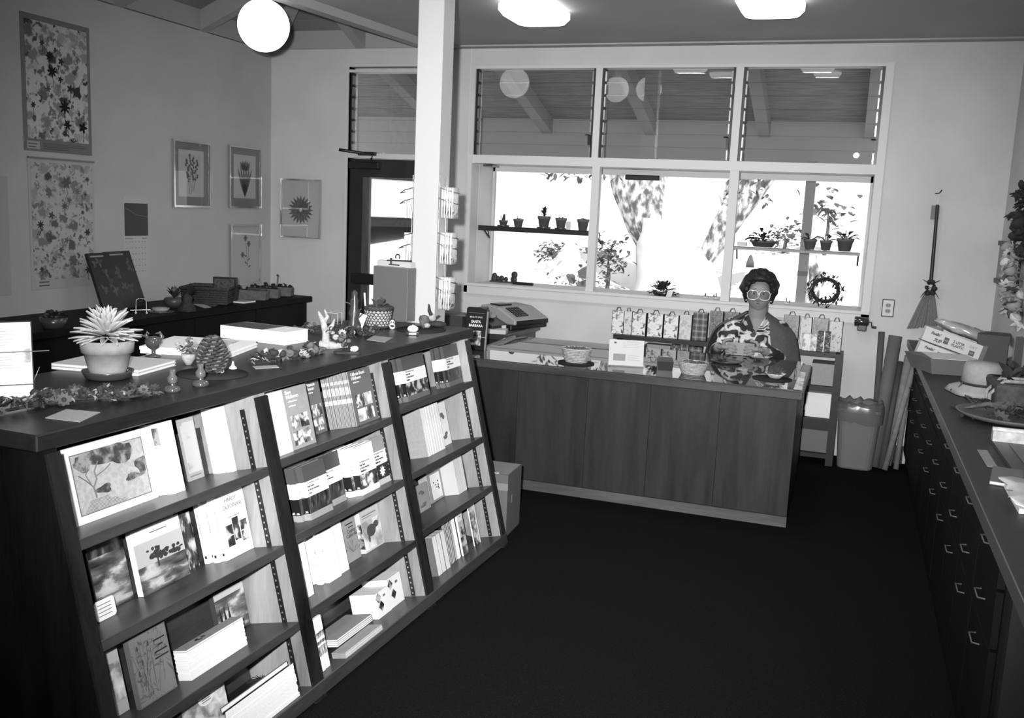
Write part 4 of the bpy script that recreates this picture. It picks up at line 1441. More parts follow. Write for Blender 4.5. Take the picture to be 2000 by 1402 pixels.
W2 = (W1[0] - 0.004, max(W2[1], W1[1] + W1[2] + 0.003), W2[2], 0.12, W2[4], W2[5])
stack_out(W2, 8, diamond('calendar', 'white calendar with dark diamond photographs, front of the right stack at the middle bottom'), 'white calendar in the right bottom stack', 'calendars, right stack')

# --- far bay, second shelf
def board_front(w, t, h):
    return plain('grey_board', 'plain grey board at the left end of the far second shelf', C_GREY)(w, t, h)
yb_ = block(2, 1, (836, 893), (866, 876), (797, 899), (812, 799))
o = board_front(yb_[3], 0.012, yb_[4])
o.matrix_world = BKT @ basis((yb_[0] - yb_[3], yb_[1], yb_[5] + 0.0006), (1, 0, 0), (0, 1, 0), (0, 0, 1))
row_out((yb_[0], yb_[1] + 0.014, yb_[2] - 0.014, yb_[3], yb_[4] * 0.97, yb_[5]), 7, plain('white_booklet', 'white spine next to the grey board on the far second shelf', C_WHITE), 'white spine in the row behind the grey board', 'white booklets on the far second shelf')
def bird_card(name, label, cover=C_WHITE):
    def f(w, t, h):
        o = plain(name, label, cover)(w, t, h)
        d = MB()
        for cx, cz, r in ((0.4, 0.72, 0.2), (0.55, 0.66, 0.14), (0.4, 0.2, 0.2), (0.55, 0.26, 0.16)):
            d.ball((w * cx, -0.0008, h * cz), (w * r, 0.0006, h * 0.05), 10, 6, jit=0.2)
        d.build('flower_figure', M_GREYINK, o)
        return o
    return f
b = block(2, 1, (866, 873), (880, 865), 0.006, (851, 790)); b = (b[0], max(b[1], yb_[1] + yb_[2] + 0.003), *b[2:]); set_b(b, bird_card('flower_leaflet', 'white leaflet with two dark flowers right of the white spines')(max(b[2], 0.05), b[3], b[4]))

# --- far bay, third shelf
b = block(2, 2, (818, 1004.7), (844, 989.7), 0.006, (808.5, 953)); set_b(b, bird_card('blossom_booklet', 'small grey booklet with pale blossoms at the left end of the far third shelf', C_GREY)(b[2], b[3], b[4]))
def white_card(w, t, h):
    o = plain('leaf_card_book', 'grey booklet carrying a white card of leaf sprigs in the far bay', C_GREY)(w, t, h)
    plate(o, 'cover_card', w * 0.2, w * 0.85, h * 0.06, h * 0.8, C_WHITE)
    d = MB()
    for i in range(7):
        d.ball((w * RND.uniform(0.35, 0.7), -0.0012, h * RND.uniform(0.15, 0.7)), (0.006, 0.0006, 0.004), 8, 6)
    d.build('sprigs', M_INK, o)
    return o
b = block(2, 2, (850, 984), (873, 968), (838, 988), (840.6, 917)); b = (b[0] - 0.02, *b[1:]); stack_out((b[0], b[1], b[2], max(b[3], 0.05), b[4], b[5]), 5, white_card, 'grey booklet behind the one with the white card', 'leaf card booklets')
b = block(2, 2, (876, 968), (908, 956), 0.13, (866, 903)); row_out(b, 8, plain('white_booklet', 'pale ribbed spine on the far third shelf', C_PALE), 'pale ribbed spine in the row on the far third shelf', 'pale booklets on the far third shelf')
b2 = block(2, 2, (908, 956), (921, 951), 0.01, (893, 880)); set_b((b2[0], b[1] + b[2] + 0.004, 0.09, 0.01, b2[4], b2[5]), dark_photo_cover('tree_booklet', 'dark grey booklet with a pale tree at the right end of the far third shelf', C_MID, PH_WOODS)(0.09, 0.01, b2[4]))

# --- far bay, bottom
b = block(2, 3, (850, 1131), (872, 1112), 0.16, (835, 1052))
row_out((b[0], b[1] + 0.035, b[2], b[3], b[4] * 0.95, b[5]), 3, plain('folder', 'grey folder with a white label leaning at the left end of the far bottom shelf', C_MID), 'grey folder leaning beside the leftmost one', 'leaning grey folders')
b2 = block(2, 3, (876, 1107), (896, 1092), 0.15, (861, 1022)); u0 = b[1] + 0.035 + b[2] + 0.004
row_out((b2[0], u0, max(b2[2], 0.06), 0.15, b2[4], b2[5]), 9, plain('magazine', 'thin dark magazine in the middle of the far bottom shelf', C_BLK, spine=C_BLK), 'thin dark magazine in the row on the far bottom shelf', 'dark magazines')
u0 += max(b2[2], 0.06) + 0.004
row_out((b2[0], u0, 0.03, 0.15, b2[4] * 1.02, b2[5]), 3, plain('white_booklet', 'white spine right of the dark magazines', C_WHITE), 'white spine beside the one right of the dark magazines', 'white booklets on the far bottom shelf')
b3 = block(2, 3, (906, 1086), (925, 1078), 0.01, (897, 998)); u0 += 0.036
set_b((b3[0], max(b3[1], u0), b3[2], 0.01, b3[4], b3[5]), oak_book(b3[2], 0.01, b3[4]))
bpy.data.objects[[o.name for o in scene.objects if o.name.startswith('oak_hill_book')][-1]]['label'] = 'book with a white sky and a dark rock on the far bottom shelf'
b4 = block(2, 3, (928, 1067), (941, 1058), 0.006, (917, 985))
def leafy(w, t, h):
    o = plain('leaf_booklet', 'booklet with bright leaf pattern at the right end of the far bottom shelf', C_WHITE)(w, t, h)
    plate(o, 'cover_photo', 0, w * 0.8, 0, h, PH_B)
    return o
set_b((b4[0], max(b4[1], b3[1] + b3[2] + 0.004), b4[2], 0.006, b4[4], b4[5]), leafy(b4[2], 0.006, b4[4]))
# ------------------------------------------------------------------ things on the bookcase top
def spot(px, py, z):
    p = atZ(px, py, z)
    return p, (p - EYE).dot(_fwd) / FPX               # the point and the size of one pixel there

def facing(p):
    """rotation about z that turns local -y to the camera"""
    d = EYE - p
    return math.atan2(d.x, -d.y)

M_TERRA = mat('terracotta', 0.27, 0.85, 0.2, noise_amt=0.12, noise_scale=30)
M_DARKPOT = mat('dark_glaze', 0.05, 0.25, 0.6)
M_SUCC = mat('pale_succulent', 0.40, 0.55, 0.3, noise_amt=0.15, noise_scale=14)
M_LEAF = mat('dark_leaf', 0.03, 0.5, 0.4, noise_amt=0.3, noise_scale=20)
M_LEAF2 = mat('mid_leaf', 0.10, 0.6, 0.3, noise_amt=0.3, noise_scale=20)
M_DRY = [mat('dried_dark', 0.035, 0.8, 0.2, noise_amt=0.4, noise_scale=60), mat('dried_mid', 0.10, 0.8, 0.2, noise_amt=0.4, noise_scale=60),
         mat('dried_pale', 0.32, 0.8, 0.2, noise_amt=0.3, noise_scale=60), mat('dried_white', 0.62, 0.8, 0.2)]
M_SOIL = mat('potting_soil', 0.03, 1.0, 0.1)
M_GLASSY = mat('smoky_glass', 0.06, 0.08, 0.9)
M_MAT = mat('dark_felt', 0.022, 0.9, 0.1)
M_WICK = mat('wicker', 0.38, 0.7, 0.25, noise_amt=0.3, noise_scale=80)
M_WICK_D = mat('dark_wicker', 0.05, 0.7, 0.25, noise_amt=0.4, noise_scale=80)

# dried flower heads, a few meshes shared by all garlands
def head_mesh(kind, mi):
    b = MB()
    if kind == 0:                                     # a ring of petals round a dark eye
        for i in range(9):
            a = 2 * math.pi * i / 9
            b.leaf((0.25 * math.cos(a), 0.25 * math.sin(a), 0.15), (math.cos(a), math.sin(a), 0.35), 0.8, 0.5, bend=-0.1)
        b.ball((0, 0, 0.2), (0.34, 0.34, 0.2), 8, 5, m=1)
    elif kind == 1:                                   # a cup shaped pod
        b.lathe([(0.15, 0), (0.55, 0.25), (0.75, 0.7), (0.6, 0.95), (0.4, 0.7), (0.0, 0.6)], 10, wob=lambda t, i: 1 + 0.1 * math.sin(5 * t))
    elif kind == 2:                                   # a curled leaf bunch
        for i in range(5):
            a = i * 1.3
            b.leaf((0, 0, 0.1), (math.cos(a), math.sin(a), 0.5), 1.1, 0.55, bend=0.4, fold=0.4)
    else:                                             # a nut
        b.ball((0, 0, 0.4), (0.5, 0.5, 0.45), 9, 6, jit=0.12)
        b.lathe([(0.52, 0.42), (0.45, 0.12), (0.1, 0.0)], 9)
    o = b.build('dried_head', [M_DRY[mi], M_DRY[0]])
    me = o.data
    bpy.data.objects.remove(o)
    return me
HEADS = {(k, m): head_mesh(k, m) for k in range(4) for m in range(4)}

def heads(parent, pts, r, kinds=(0, 1, 2, 3), tones=(0, 1, 1, 2), name='dried_flower', seed=1):
    """dried heads at local points, each its own part"""
    rn = random.Random(seed)
    for p in pts:
        me = HEADS[(rn.choice(kinds), rn.choice(tones))]
        s = r * rn.uniform(0.7, 1.25)
        o = link(name, me, parent, p, (rn.uniform(-0.9, 0.9), rn.uniform(-0.9, 0.9), rn.uniform(0, 6.28)))
        o.scale = (s, s, s)

def garland(name, label, px_pts, z, r, n, tones, seed, kinds=(0, 1, 2, 3), spread=1.0, stem=True):
    rn = random.Random(seed)
    pts = [atZ(u, v, z) for u, v in px_pts]
    base = sum(pts, V((0, 0, 0))) / len(pts)
    o = thing(name, label, 'dried flowers', base)
    L = [p - base for p in pts]
    if stem:
        MB().tube([p + V((0, 0, r * 0.4)) for p in L], r * 0.22, 6).build('stem', M_DRY[0], o)
    ps = []
    for i in range(n):
        t = (i + 0.5) / n * (len(L) - 1)
        k = min(int(t), len(L) - 2)
        p = L[k].lerp(L[k + 1], t - k)
        ps.append(p + V((rn.uniform(-1, 1) * r * spread, rn.uniform(-1, 1) * r * spread, rn.uniform(0.1, 1.7) * r)))
    heads(o, ps, r, kinds, tones, seed=seed)
    return o

# white list on a stand at the left end
p, k = spot(66, 779, ZT)
t = thing('list_stand', 'tall white printed list on a wire stand at the left end of the bookcase', 'stand', p, facing(p) + 0.1)
W_, H_ = 0.19, 150 * k
MB().box(-W_, 0, -0.002, 0.002, 0.004, H_).build('sheet', M_WHITE, t, rot=(-0.12, 0, 0))
MB().box(-W_ - 0.003, 0.004, 0.003, 0.008, 0, H_ + 0.004).build('backing', M_INK, t, rot=(-0.12, 0, 0))
MB().box(-0.05, -0.003, -0.0032, -0.002, H_ * 0.48, H_ * 0.66).build('picture', PH_D, t, rot=(-0.12, 0, 0))
ln = MB()
for i in range(12):
    z = H_ * (0.92 - 0.035 * i - (0.12 if i > 6 else 0))
    ln.box(-W_ + 0.02, -W_ * 0.35 + 0.02 * (i % 3), -0.0028, -0.002, z, z + 0.0015)
ln.build('text_lines', mat('faint_ink', 0.5, 0.6), t, rot=(-0.12, 0, 0))
for z, x1 in ((H_ * 0.62, 0.045), (H_ * 0.2, 0.0)):
    MB().tube([(-W_, -0.006 + z * 0.12, z), (0.0, -0.006 + z * 0.12, z), (x1 + 0.001, -0.004 + z * 0.12, z)], 0.0016, 6).build('wire', M_STEEL, t)
MB().tube([(0.03, 0.03, 0.002), (0.0, 0.0, 0.05), (0.02, 0.02, 0.09)], 0.0015, 6).tube([(-W_, 0.05, 0.002), (-0.02, 0.05, 0.002), (0.03, 0.03, 0.002)], 0.0016, 6).build('wire_foot', M_STEEL, t)

# potted succulent
p, k = spot(211, 738, ZT)
t = thing('potted_succulent', 'pale spiky succulent in a terracotta pot on a dark saucer', 'potted plant', p)
MB().lathe([(36 * k, 0), (42 * k, 3 * k), (47 * k, 13 * k), (48 * k, 16 * k), (44 * k, 16 * k), (40 * k, 5 * k), (0, 4 * k)], 32).build('saucer', M_DARKPOT, t)
MB().lathe([(32 * k, 5 * k), (36 * k, 20 * k), (44 * k, 52 * k), (48 * k, 52 * k), (50.5 * k, 76 * k), (46 * k, 76 * k), (44 * k, 66 * k)], 36).build('pot', M_TERRA, t)
MB().lathe([(45 * k, 67 * k), (0, 68 * k)], 24).build('soil', M_SOIL, t)
b = 78 * k
for ring, (cnt, L_, el, w) in enumerate(((20, 62, 4, 15), (18, 63, 20, 16), (16, 60, 38, 16), (14, 58, 55, 15), (10, 52, 72, 13))):
    for i in range(cnt):
        a = 2 * math.pi * (i + 0.5 * (ring % 2)) / cnt + RND.uniform(-0.08, 0.08)
        e = math.radians(el + RND.uniform(-6, 6))
        d = V((math.cos(a) * math.cos(e), math.sin(a) * math.cos(e), math.sin(e)))
        MB().leaf(d * 0.006 + V((0, 0, b + ring * 4 * k)), d, L_ * k * RND.uniform(0.9, 1.08), w * k, bend=0.10, fold=0.25, thick=0.003).build('leaf', M_SUCC, t, solid=0.002)

garland('dried_garland', 'long garland of dried flowers lying before the terracotta pot', [(-10, 812), (60, 798), (120, 790), (185, 783), (240, 782), (292, 775)], ZT, 0.021, 110, (0, 0, 0, 1, 1, 2), 3, kinds=(0, 0, 2, 2, 2, 3), spread=1.25)
def flat_card(name, label, pxs, z, m, th=0.0015):
    ps = [atZ(u, v, z) for u, v in pxs]
    c = sum(ps, V((0, 0, 0))) / len(ps)
    o = MB().hexa([q - c for q in ps] + [q - c + V((0, 0, th)) for q in ps]).build(name, m)
    o.location = c + V((0, 0, 0.0005))
    return tag(o, label, 'card')
flat_card('grey_card', 'grey card under the front edge of the long dried garland', [(88, 817), (156, 825), (196, 806), (130, 800)], ZT, C_GREY)
flat_card('grey_card', 'narrow pale card before the short dried flower spray', [(493, 716), (499, 721), (545, 718), (540, 714)], ZT, C_GREY)
flat_card('clear_card', 'glassy grey card under the nut cluster beside the woven pot', [(716, 664), (752, 669), (767, 660), (730, 656)], ZT, C_GREY)

def lying(name, label, F, Rr, L, z, t, cover, spine=None, k=1, group=None, extra=None, copy=None):
    f, r, l = atZ(*F, z), atZ(*Rr, z), atZ(*L, z)
    ex, ey = (r - f), (l - f)
    w, d = ex.length, ey.length
    ex.normalize()
    ey = (ey - ex * ey.dot(ex)).normalized()
    o = book(name, label, w, t, d, cover, spine=spine, group=group)
    for i in range(k):
        c = o if i == 0 else dup(o, (0, 0, 0), label=copy, group=group)
        c.matrix_world = basis(f + V((RND.uniform(-0.006, 0.006) if i else 0, RND.uniform(-0.006, 0.006) if i else 0, t * (k - i) + 0.0006 * (k - i))), ex, (0, 0, -1), ey)
    if extra:
        extra(o, w, t, d)
    return o
lying('white_pad_book', 'upper of two white books lying behind the terracotta pot', (270, 735), (344, 714), (152, 712), ZT, 0.010, C_PALE, C_WHITE, 2, 'white books behind the pot', copy='lower of two white books lying behind the terracotta pot')
lying('white_pad_book', 'upper of two white books lying behind the pine cone', (446, 700), (502, 678), (331, 679), ZT, 0.013, C_WHITE, C_WHITE, 2, 'white books behind the cone', copy='lower of two white books lying behind the pine cone',
      extra=lambda o, w, t, d: plate(o, 'cover_print', w * 0.1, w * 0.9, d * 0.15, d * 0.5, photo('pale_print', [(0.4, 0.4), (0.6, 0.75)], 30)))
lying('thick_pad', 'thick white pad with a grey torn cover lying behind the dried sprays', (556.5, 675), (603, 667), (460, 656), ZT, 0.055, C_WHITE, C_WHITE,
      extra=lambda o, w, t, d: plate(o, 'torn_cover', 0.0, w * 0.95, d * 0.35, d, C_DK))

# glass bird, little bottles
p, k = spot(300, 695, ZT)
t = thing('glass_bird', 'smoky glass rooster figure standing behind the white books', 'ornament', p, facing(p))
b = MB().lathe([(16 * k, 0), (15 * k, 2 * k), (4 * k, 4 * k), (3.5 * k, 12 * k), (12 * k, 18 * k), (17 * k, 28 * k), (13 * k, 36 * k), (8 * k, 38 * k), (0.1 * k, 38 * k)], 20)
b.build('body', M_GLASSY, t)
MB().tube([(10 * k, 0, 30 * k), (16 * k, 0, 38 * k), (12 * k, 0, 46 * k), (4 * k, 0, 44 * k)], [5 * k, 4 * k, 3 * k, 1 * k], 8).build('tail', M_GLASSY, t)
MB().tube([(-9 * k, 0, 32 * k), (-14 * k, 0, 40 * k), (-21 * k, 0, 40 * k)], [5 * k, 4 * k, 1 * k], 8).tube([(-13 * k, 0, 42 * k), (-11 * k, 0, 48 * k), (-8 * k, 0, 43 * k)], 2 * k, 6).build('head', M_GLASSY, t)
for px, py, h, lab in ((337, 764, 44, 'tiny glass lamp with a dark base left of the round felt mat'), (392, 753, 44, 'tiny glass lamp standing on the front rim of the felt mat')):
    p, k = spot(px, py, ZT)
    t = thing('tiny_lamp', lab, 'ornament', p, group='tiny glass lamps')
    MB().lathe([(15 * k, 0), (16 * k, 4 * k), (13 * k, 9 * k), (5 * k, 12 * k), (5 * k, 14 * k)], 20).build('base', M_GLASSY, t)
    MB().lathe([(5 * k, 14 * k), (10 * k, 20 * k), (9 * k, 28 * k), (5 * k, 34 * k), (6 * k, h * k)], 18).build('chimney', mat('frosted_glass', 0.09, 0.12, 0.8), t)
    MB().lathe([(5.6 * k, 11 * k), (5.6 * k, 15 * k)], 14).build('collar', M_METAL, t)

# pine cone on a felt mat
p, k = spot(415, 730, ZT)
t = tag(MB().lathe([(69 * k, 0), (69 * k, 1.5 * k), (0, 1.8 * k)], 40, sy=0.95).build('felt_mat', M_MAT), 'round dark felt mat under the pine cone', 'mat')
t.location = p
c = thing('pine_cone', 'big dark pine cone standing on the round felt mat', 'pine cone', p + V((0, 0.0, 2 * k)))
MB().lathe([(10 * k, 0), (24 * k, 14 * k), (24 * k, 35 * k), (14 * k, 58 * k), (3 * k, 70 * k)], 16).build('core', M_DRY[0], c)
n = 0
for i in range(190):
    f = i / 190
    a = i * 2.39996
    z = (4 + 66 * f) * k
    r = 26 * k * math.sin(math.pi * (0.18 + 0.78 * f)) ** 0.7 if f < 0.98 else 4 * k
    d = V((math.cos(a), math.sin(a), 0.25 + 0.6 * f)).normalized()
    s = MB().obox((0, 0, 0), d * 5.6 * k, V((-math.sin(a), math.cos(a), 0)) * 4.2 * k, d.cross(V((-math.sin(a), math.cos(a), 0))) * 1.5 * k)
    q = V((math.cos(a) * r, math.sin(a) * r, z))
    o = s.build('scale', M_DRY[0] if i % 3 else M_DRY[1], c, loc=q)
p, k = spot(455, 722, ZT)
tag(MB().lathe([(8 * k, 0), (7 * k, 3 * k), (3 * k, 6 * k), (1.5 * k, 14 * k), (0.2 * k, 15 * k)], 14).build('white_shell', M_WHITE, loc=p + V((0, 0, 0.004))), 'small white pointed shell right of the pine cone', 'shell')
p, k = spot(433, 730, ZT)
tag(MB().ball((0, 0, 4 * k), (5 * k, 4 * k, 4 * k), 12, 8).build('bead', M_WHITE, loc=p + V((0, 0, 0.003))), 'white bead at the foot of the pine cone', 'bead')
p, k = spot(368, 712, ZT)
t = thing('dried_posy', 'small posy of dried flowers in a pale pod left of the pine cone', 'dried flowers', p)
MB().lathe([(6 * k, 0), (13 * k, 12 * k), (14 * k, 22 * k)], 14).build('pod', M_DRY[2], t)
heads(t, [V((RND.uniform(-20, 18) * k, RND.uniform(-12, 12) * k, RND.uniform(22, 44) * k)) for _ in range(16)], 8 * k, tones=(0, 1, 1, 2), seed=5)

garland('dried_spray', 'short spray of dried ring-shaped flowers before the thick pad', [(492, 712), (520, 706), (560, 702), (600, 697), (628, 688)], ZT, 0.021, 46, (0, 0, 1, 1, 2), 9, kinds=(0, 1, 1, 2), spread=1.0)
# driftwood with dried flowers
p, k = spot(645, 680, ZT)
t = thing('driftwood', 'pale forked driftwood standing up among dried flowers', 'driftwood', p, facing(p))
MB().tube([(-8 * k, 0, 4 * k), (-9 * k, 0, 30 * k), (-15 * k, 0, 55 * k), (-24 * k, 0, 72 * k)], [9 * k, 7 * k, 6 * k, 2 * k], 8).tube([(-14 * k, 0, 48 * k), (-6 * k, 0, 62 * k), (-12 * k, 0, 76 * k)], [5 * k, 4 * k, 1.5 * k], 8).tube([(-9 * k, 0, 30 * k), (4 * k, 0, 46 * k), (8 * k, 0, 58 * k)], [5 * k, 4 * k, 1.5 * k], 8).build('branch', M_DRY[2], t)
MB().tube([(-20 * k, 0, 6 * k), (0, -4 * k, 6 * k), (34 * k, -2 * k, 5 * k)], [9 * k, 9 * k, 3 * k], 8).build('base', M_DRY[2], t)
heads(t, [V((RND.uniform(-5, 45) * k, RND.uniform(-6, 26) * k, RND.uniform(6, 40) * k)) for _ in range(40)], 8 * k, tones=(0, 0, 0, 1, 2), seed=8)
t = garland('dried_leaves', 'dark dried leaves lying between the thick pad and the driftwood', [(568, 655), (600, 648), (625, 650)], ZT, 0.02, 18, (0, 0, 0, 1), 12, kinds=(2, 2, 3), stem=True)
p, k = spot(678, 690, ZT)
t = thing('bark_ornament', 'small bark ornament with a white chip before the driftwood', 'ornament', p, facing(p))
MB().prism(rrect(52 * k, 20 * k, 9 * k), 0, 4 * k).build('bark_base', M_DRY[0], t)
heads(t, [V((x * k, RND.uniform(-6, 6) * k, RND.uniform(6, 24) * k)) for x in (-14, -8, -2, 3, -10, 5)], 9 * k, tones=(0, 1, 1), seed=21)
MB().ball((13 * k, -2 * k, 9 * k), (8 * k, 5 * k, 6 * k), 8, 6, jit=0.3).build('white_chip', M_DRY[3], t)
# clear little box behind
p, k = spot(652, 632, ZT)
t = thing('clear_box', 'small empty clear box behind the driftwood', 'box', p)
MB().box(-13 * k, 13 * k, -8 * k, 8 * k, 0.5 * k, 22 * k).build('walls', M_ACRYL, t)
fr = MB()
for x in (-13, 13):
    for y in (-8, 8):
        fr.box((x - 0.5) * k, (x + 0.5) * k, (y - 0.5) * k, (y + 0.5) * k, 0, 22 * k)
fr.box(-13 * k, 13 * k, -8.5 * k, -7.5 * k, 21.3 * k, 22.3 * k).box(-13 * k, 13 * k, 7.5 * k, 8.5 * k, 21.3 * k, 22.3 * k)
fr.build('edges', mat('acrylic_edge', 0.5, 0.2, 0.6), t)

# woven pot with a dark plant and a tag
p, k = spot(738, 640, ZT)
t = thing('woven_pot_plant', 'dark plant in a light and dark woven pot with a white tag', 'potted plant', p, facing(p))
MB().lathe([(22 * k, 0), (24 * k, 4 * k), (24 * k, 6 * k)], 28).build('saucer', M_DARKPOT, t)
MB().lathe([(21 * k, 3 * k), (26 * k, 36 * k)], 28).build('pot', M_WICK_D, t)
rows, cols = 6, 22
for r in range(rows):
    b = MB()
    for c in range(cols):
        a0 = 2 * math.pi * (c + 0.5 * (r % 2)) / cols
        z0 = (4 + 31 * r / rows) * k
        z1 = (4 + 31 * (r + 1.15) / rows) * k
        da = math.pi / cols * 0.92
        R0 = (21.4 + 5 * (z0 / k) / 36) * k * 1.01
        R1 = (21.4 + 5 * (z1 / k) / 36) * k * 1.01
        Rm = (R0 + R1) / 2 + 0.9 * k
        zm = (z0 + z1) / 2
        b.add([(R0 * math.cos(a0), R0 * math.sin(a0), z0), (Rm * math.cos(a0 + da), Rm * math.sin(a0 + da), zm), (R1 * math.cos(a0), R1 * math.sin(a0), z1), (Rm * math.cos(a0 - da), Rm * math.sin(a0 - da), zm)], [(0, 1, 2, 3)])
    b.build('weave_row', M_WICK, t)
MB().lathe([(26 * k, 35 * k), (28 * k, 36 * k), (28.5 * k, 43 * k), (25 * k, 43 * k), (24 * k, 38 * k), (0, 37 * k)], 28).build('rim', M_WICK_D, t)
for i in range(9):
    a = RND.uniform(0, 6.28)
    e = RND.uniform(0.5, 1.3)
    MB().leaf((4 * k * math.cos(a), 4 * k * math.sin(a), 38 * k), (math.cos(a) * math.cos(e), math.sin(a) * math.cos(e), math.sin(e)), RND.uniform(22, 36) * k, 12 * k, bend=0.2, fold=0.3).build('leaf', M_LEAF2, t)
MB().box(-23 * k, -20 * k, -6 * k, -5 * k, 36 * k, 70 * k).build('plant_label', M_WHITE, t, rot=(0, -0.08, 0))
MB().box(-11 * k, 11 * k, -0.6 * k, 0.6 * k, -14 * k, 14 * k).build('tag', M_WHITE, t, loc=(-36 * k, -18 * k, 16 * k), rot=(-0.2, 0.35, 0))
t = garland('nut_cluster', 'cluster of dark nuts and acorn cups before the woven pot', [(690, 652), (715, 655), (745, 655)], ZT, 0.018, 28, (0, 0, 0, 1), 31, kinds=(3, 3, 1), spread=0.9)
p, k = spot(691, 645, ZT)
t = thing('carved_figure', 'dark carved bottle-shaped figure left of the woven pot', 'ornament', p)
MB().lathe([(11 * k, 0), (13 * k, 12 * k), (9 * k, 24 * k), (12 * k, 34 * k), (7 * k, 48 * k), (8 * k, 58 * k), (5 * k, 66 * k), (6 * k, 74 * k), (1 * k, 79 * k)], 16, wob=lambda t, i: 1 + 0.08 * math.sin(4 * t + i)).build('body', M_DARKPOT, t)
for i in range(5):
    a = i * 1.25
    MB().tube([(0, 0, (20 + 8 * i) * k), (10 * k * math.cos(a), 10 * k * math.sin(a), (26 + 9 * i) * k), (18 * k * math.cos(a), 18 * k * math.sin(a), (34 + 7 * i) * k)], 1.2 * k, 5).build('twig', M_DRY[1], t)
p, k = spot(766, 643, ZT)
t = thing('panda_figure', 'small black and white animal figure right of the woven pot', 'ornament', p, facing(p))
MB().ball((0, 0, 6 * k), (6 * k, 5 * k, 6.5 * k), 12, 8).ball((0, -1 * k, 14 * k), (5 * k, 4.5 * k, 4.5 * k), 12, 8).build('body', M_WHITE, t)
MB().ball((-4 * k, 0, 18 * k), 1.8 * k, 8, 6).ball((4 * k, 0, 18 * k), 1.8 * k, 8, 6).ball((-2 * k, -5 * k, 14.5 * k), 1.4 * k, 8, 6).ball((2 * k, -5 * k, 14.5 * k), 1.4 * k, 8, 6).ball((0, -4 * k, 7 * k), (4.5 * k, 2 * k, 2 * k), 8, 6).build('black_markings', M_INK, t)

# tall grey file box at the far end
f, r = atZ(727, 621, ZT), atZ(794, 629, ZT)
k = (r - EYE).dot(_fwd) / FPX
w = (r - f).length
az = math.atan2((r - f).y, (r - f).x)
t = thing('file_box', 'tall plain grey file box standing before the white post', 'box', f, az)
MB().box(0, w, 0, 0.075, 0, 104 * k).build('body', C_MID, t, bevel=0.002)
MB().box(0.001, w - 0.001, 0.004, 0.071, 104 * k, 104.6 * k).build('lid', C_GREY, t)
t2 = thing('clip_lamp', 'black clip fitting with a round hook above the grey file box', 'fitting', f + V((0, 0, 104.6 * k)), az)
MB().box(0.002, w * 0.98, 0.03, 0.07, 0.0005, 11 * k).build('tray', C_PALE, t2)
MB().tube([(w * 0.3, 0.03, 12 * k), (w * 1.0, 0.03, 14 * k)], 1.4 * k, 6).tube([(w * 0.42, 0.028, 4 * k), (w * 0.42, 0.028, 17 * k)], 2.2 * k, 6).tube([(w * 0.36, 0.028, 4 * k), (w * 0.66, 0.028, 4 * k)], 1.2 * k, 6).build('rod', M_BLACK, t2)
MB().tube([(w * 0.6 + 5 * k * math.cos(a), 0.03, 20 * k + 5 * k * math.sin(a)) for a in [math.radians(q) for q in range(-40, 221, 26)]], 1.2 * k, 6).build('hook', M_BLACK, t2)

# oval mat with shells and a bird
p, k = spot(823, 644, ZT)
o = tag(MB().lathe([(47 * k, 0), (47 * k, 1.5 * k), (0, 1.7 * k)], 36, sy=1.15).build('felt_mat', M_MAT, loc=p), 'oval dark mat with shells at the far end of the bookcase', 'mat')
p, k = spot(806, 654, ZT)
t = thing('white_shell', 'white shell on a small dark stand before the oval mat', 'shell', p + V((0, 0, 0.002)), facing(p))
MB().prism(rrect(26 * k, 14 * k, 6 * k), 0, 4 * k).build('stand', M_GLASSY, t)
MB().ball((0, 0, 11 * k), (11 * k, 7 * k, 7 * k), 14, 9, jit=0.06).lathe([(5 * k, 12 * k), (2 * k, 18 * k), (0.2 * k, 20 * k)], 8).build('shell', M_DRY[3], t)
p, k = spot(828, 642, ZT)
t = thing('grey_shell', 'rough grey shell on the oval mat beside the bird figure', 'shell', p + V((0, 0, 0.004)))
MB().lathe([(4 * k, 0), (9 * k, 8 * k), (10 * k, 17 * k), (7 * k, 24 * k), (0.5 * k, 26 * k)], 12, wob=lambda t, i: 1 + 0.2 * math.sin(3 * t + i)).build('shell', M_DRY[1], t)
MB().ball((8 * k, -4 * k, 6 * k), (7 * k, 6 * k, 5 * k), 9, 6, jit=0.2).build('shell_piece', M_DRY[2], t)
p, k = spot(850, 638, ZT)
t = thing('bird_figure', 'little bird figure with a raised beak on a dark mound', 'ornament', p + V((0, 0, 0.004)), facing(p))
MB().ball((4 * k, 0, 4 * k), (18 * k, 10 * k, 6 * k), 14, 8, jit=0.1).build('mound', M_DRY[0], t)
MB().ball((-6 * k, 0, 16 * k), (8 * k, 5 * k, 7 * k), 12, 8).build('body', M_DRY[2], t)
MB().tube([(-8 * k, 0, 20 * k), (-13 * k, 0, 30 * k), (-14 * k, 0, 43 * k)], [4 * k, 3 * k, 0.8 * k], 8).tube([(0, 0, 16 * k), (8 * k, 0, 21 * k)], [3 * k, 1 * k], 6).build('neck', M_DRY[0], t)

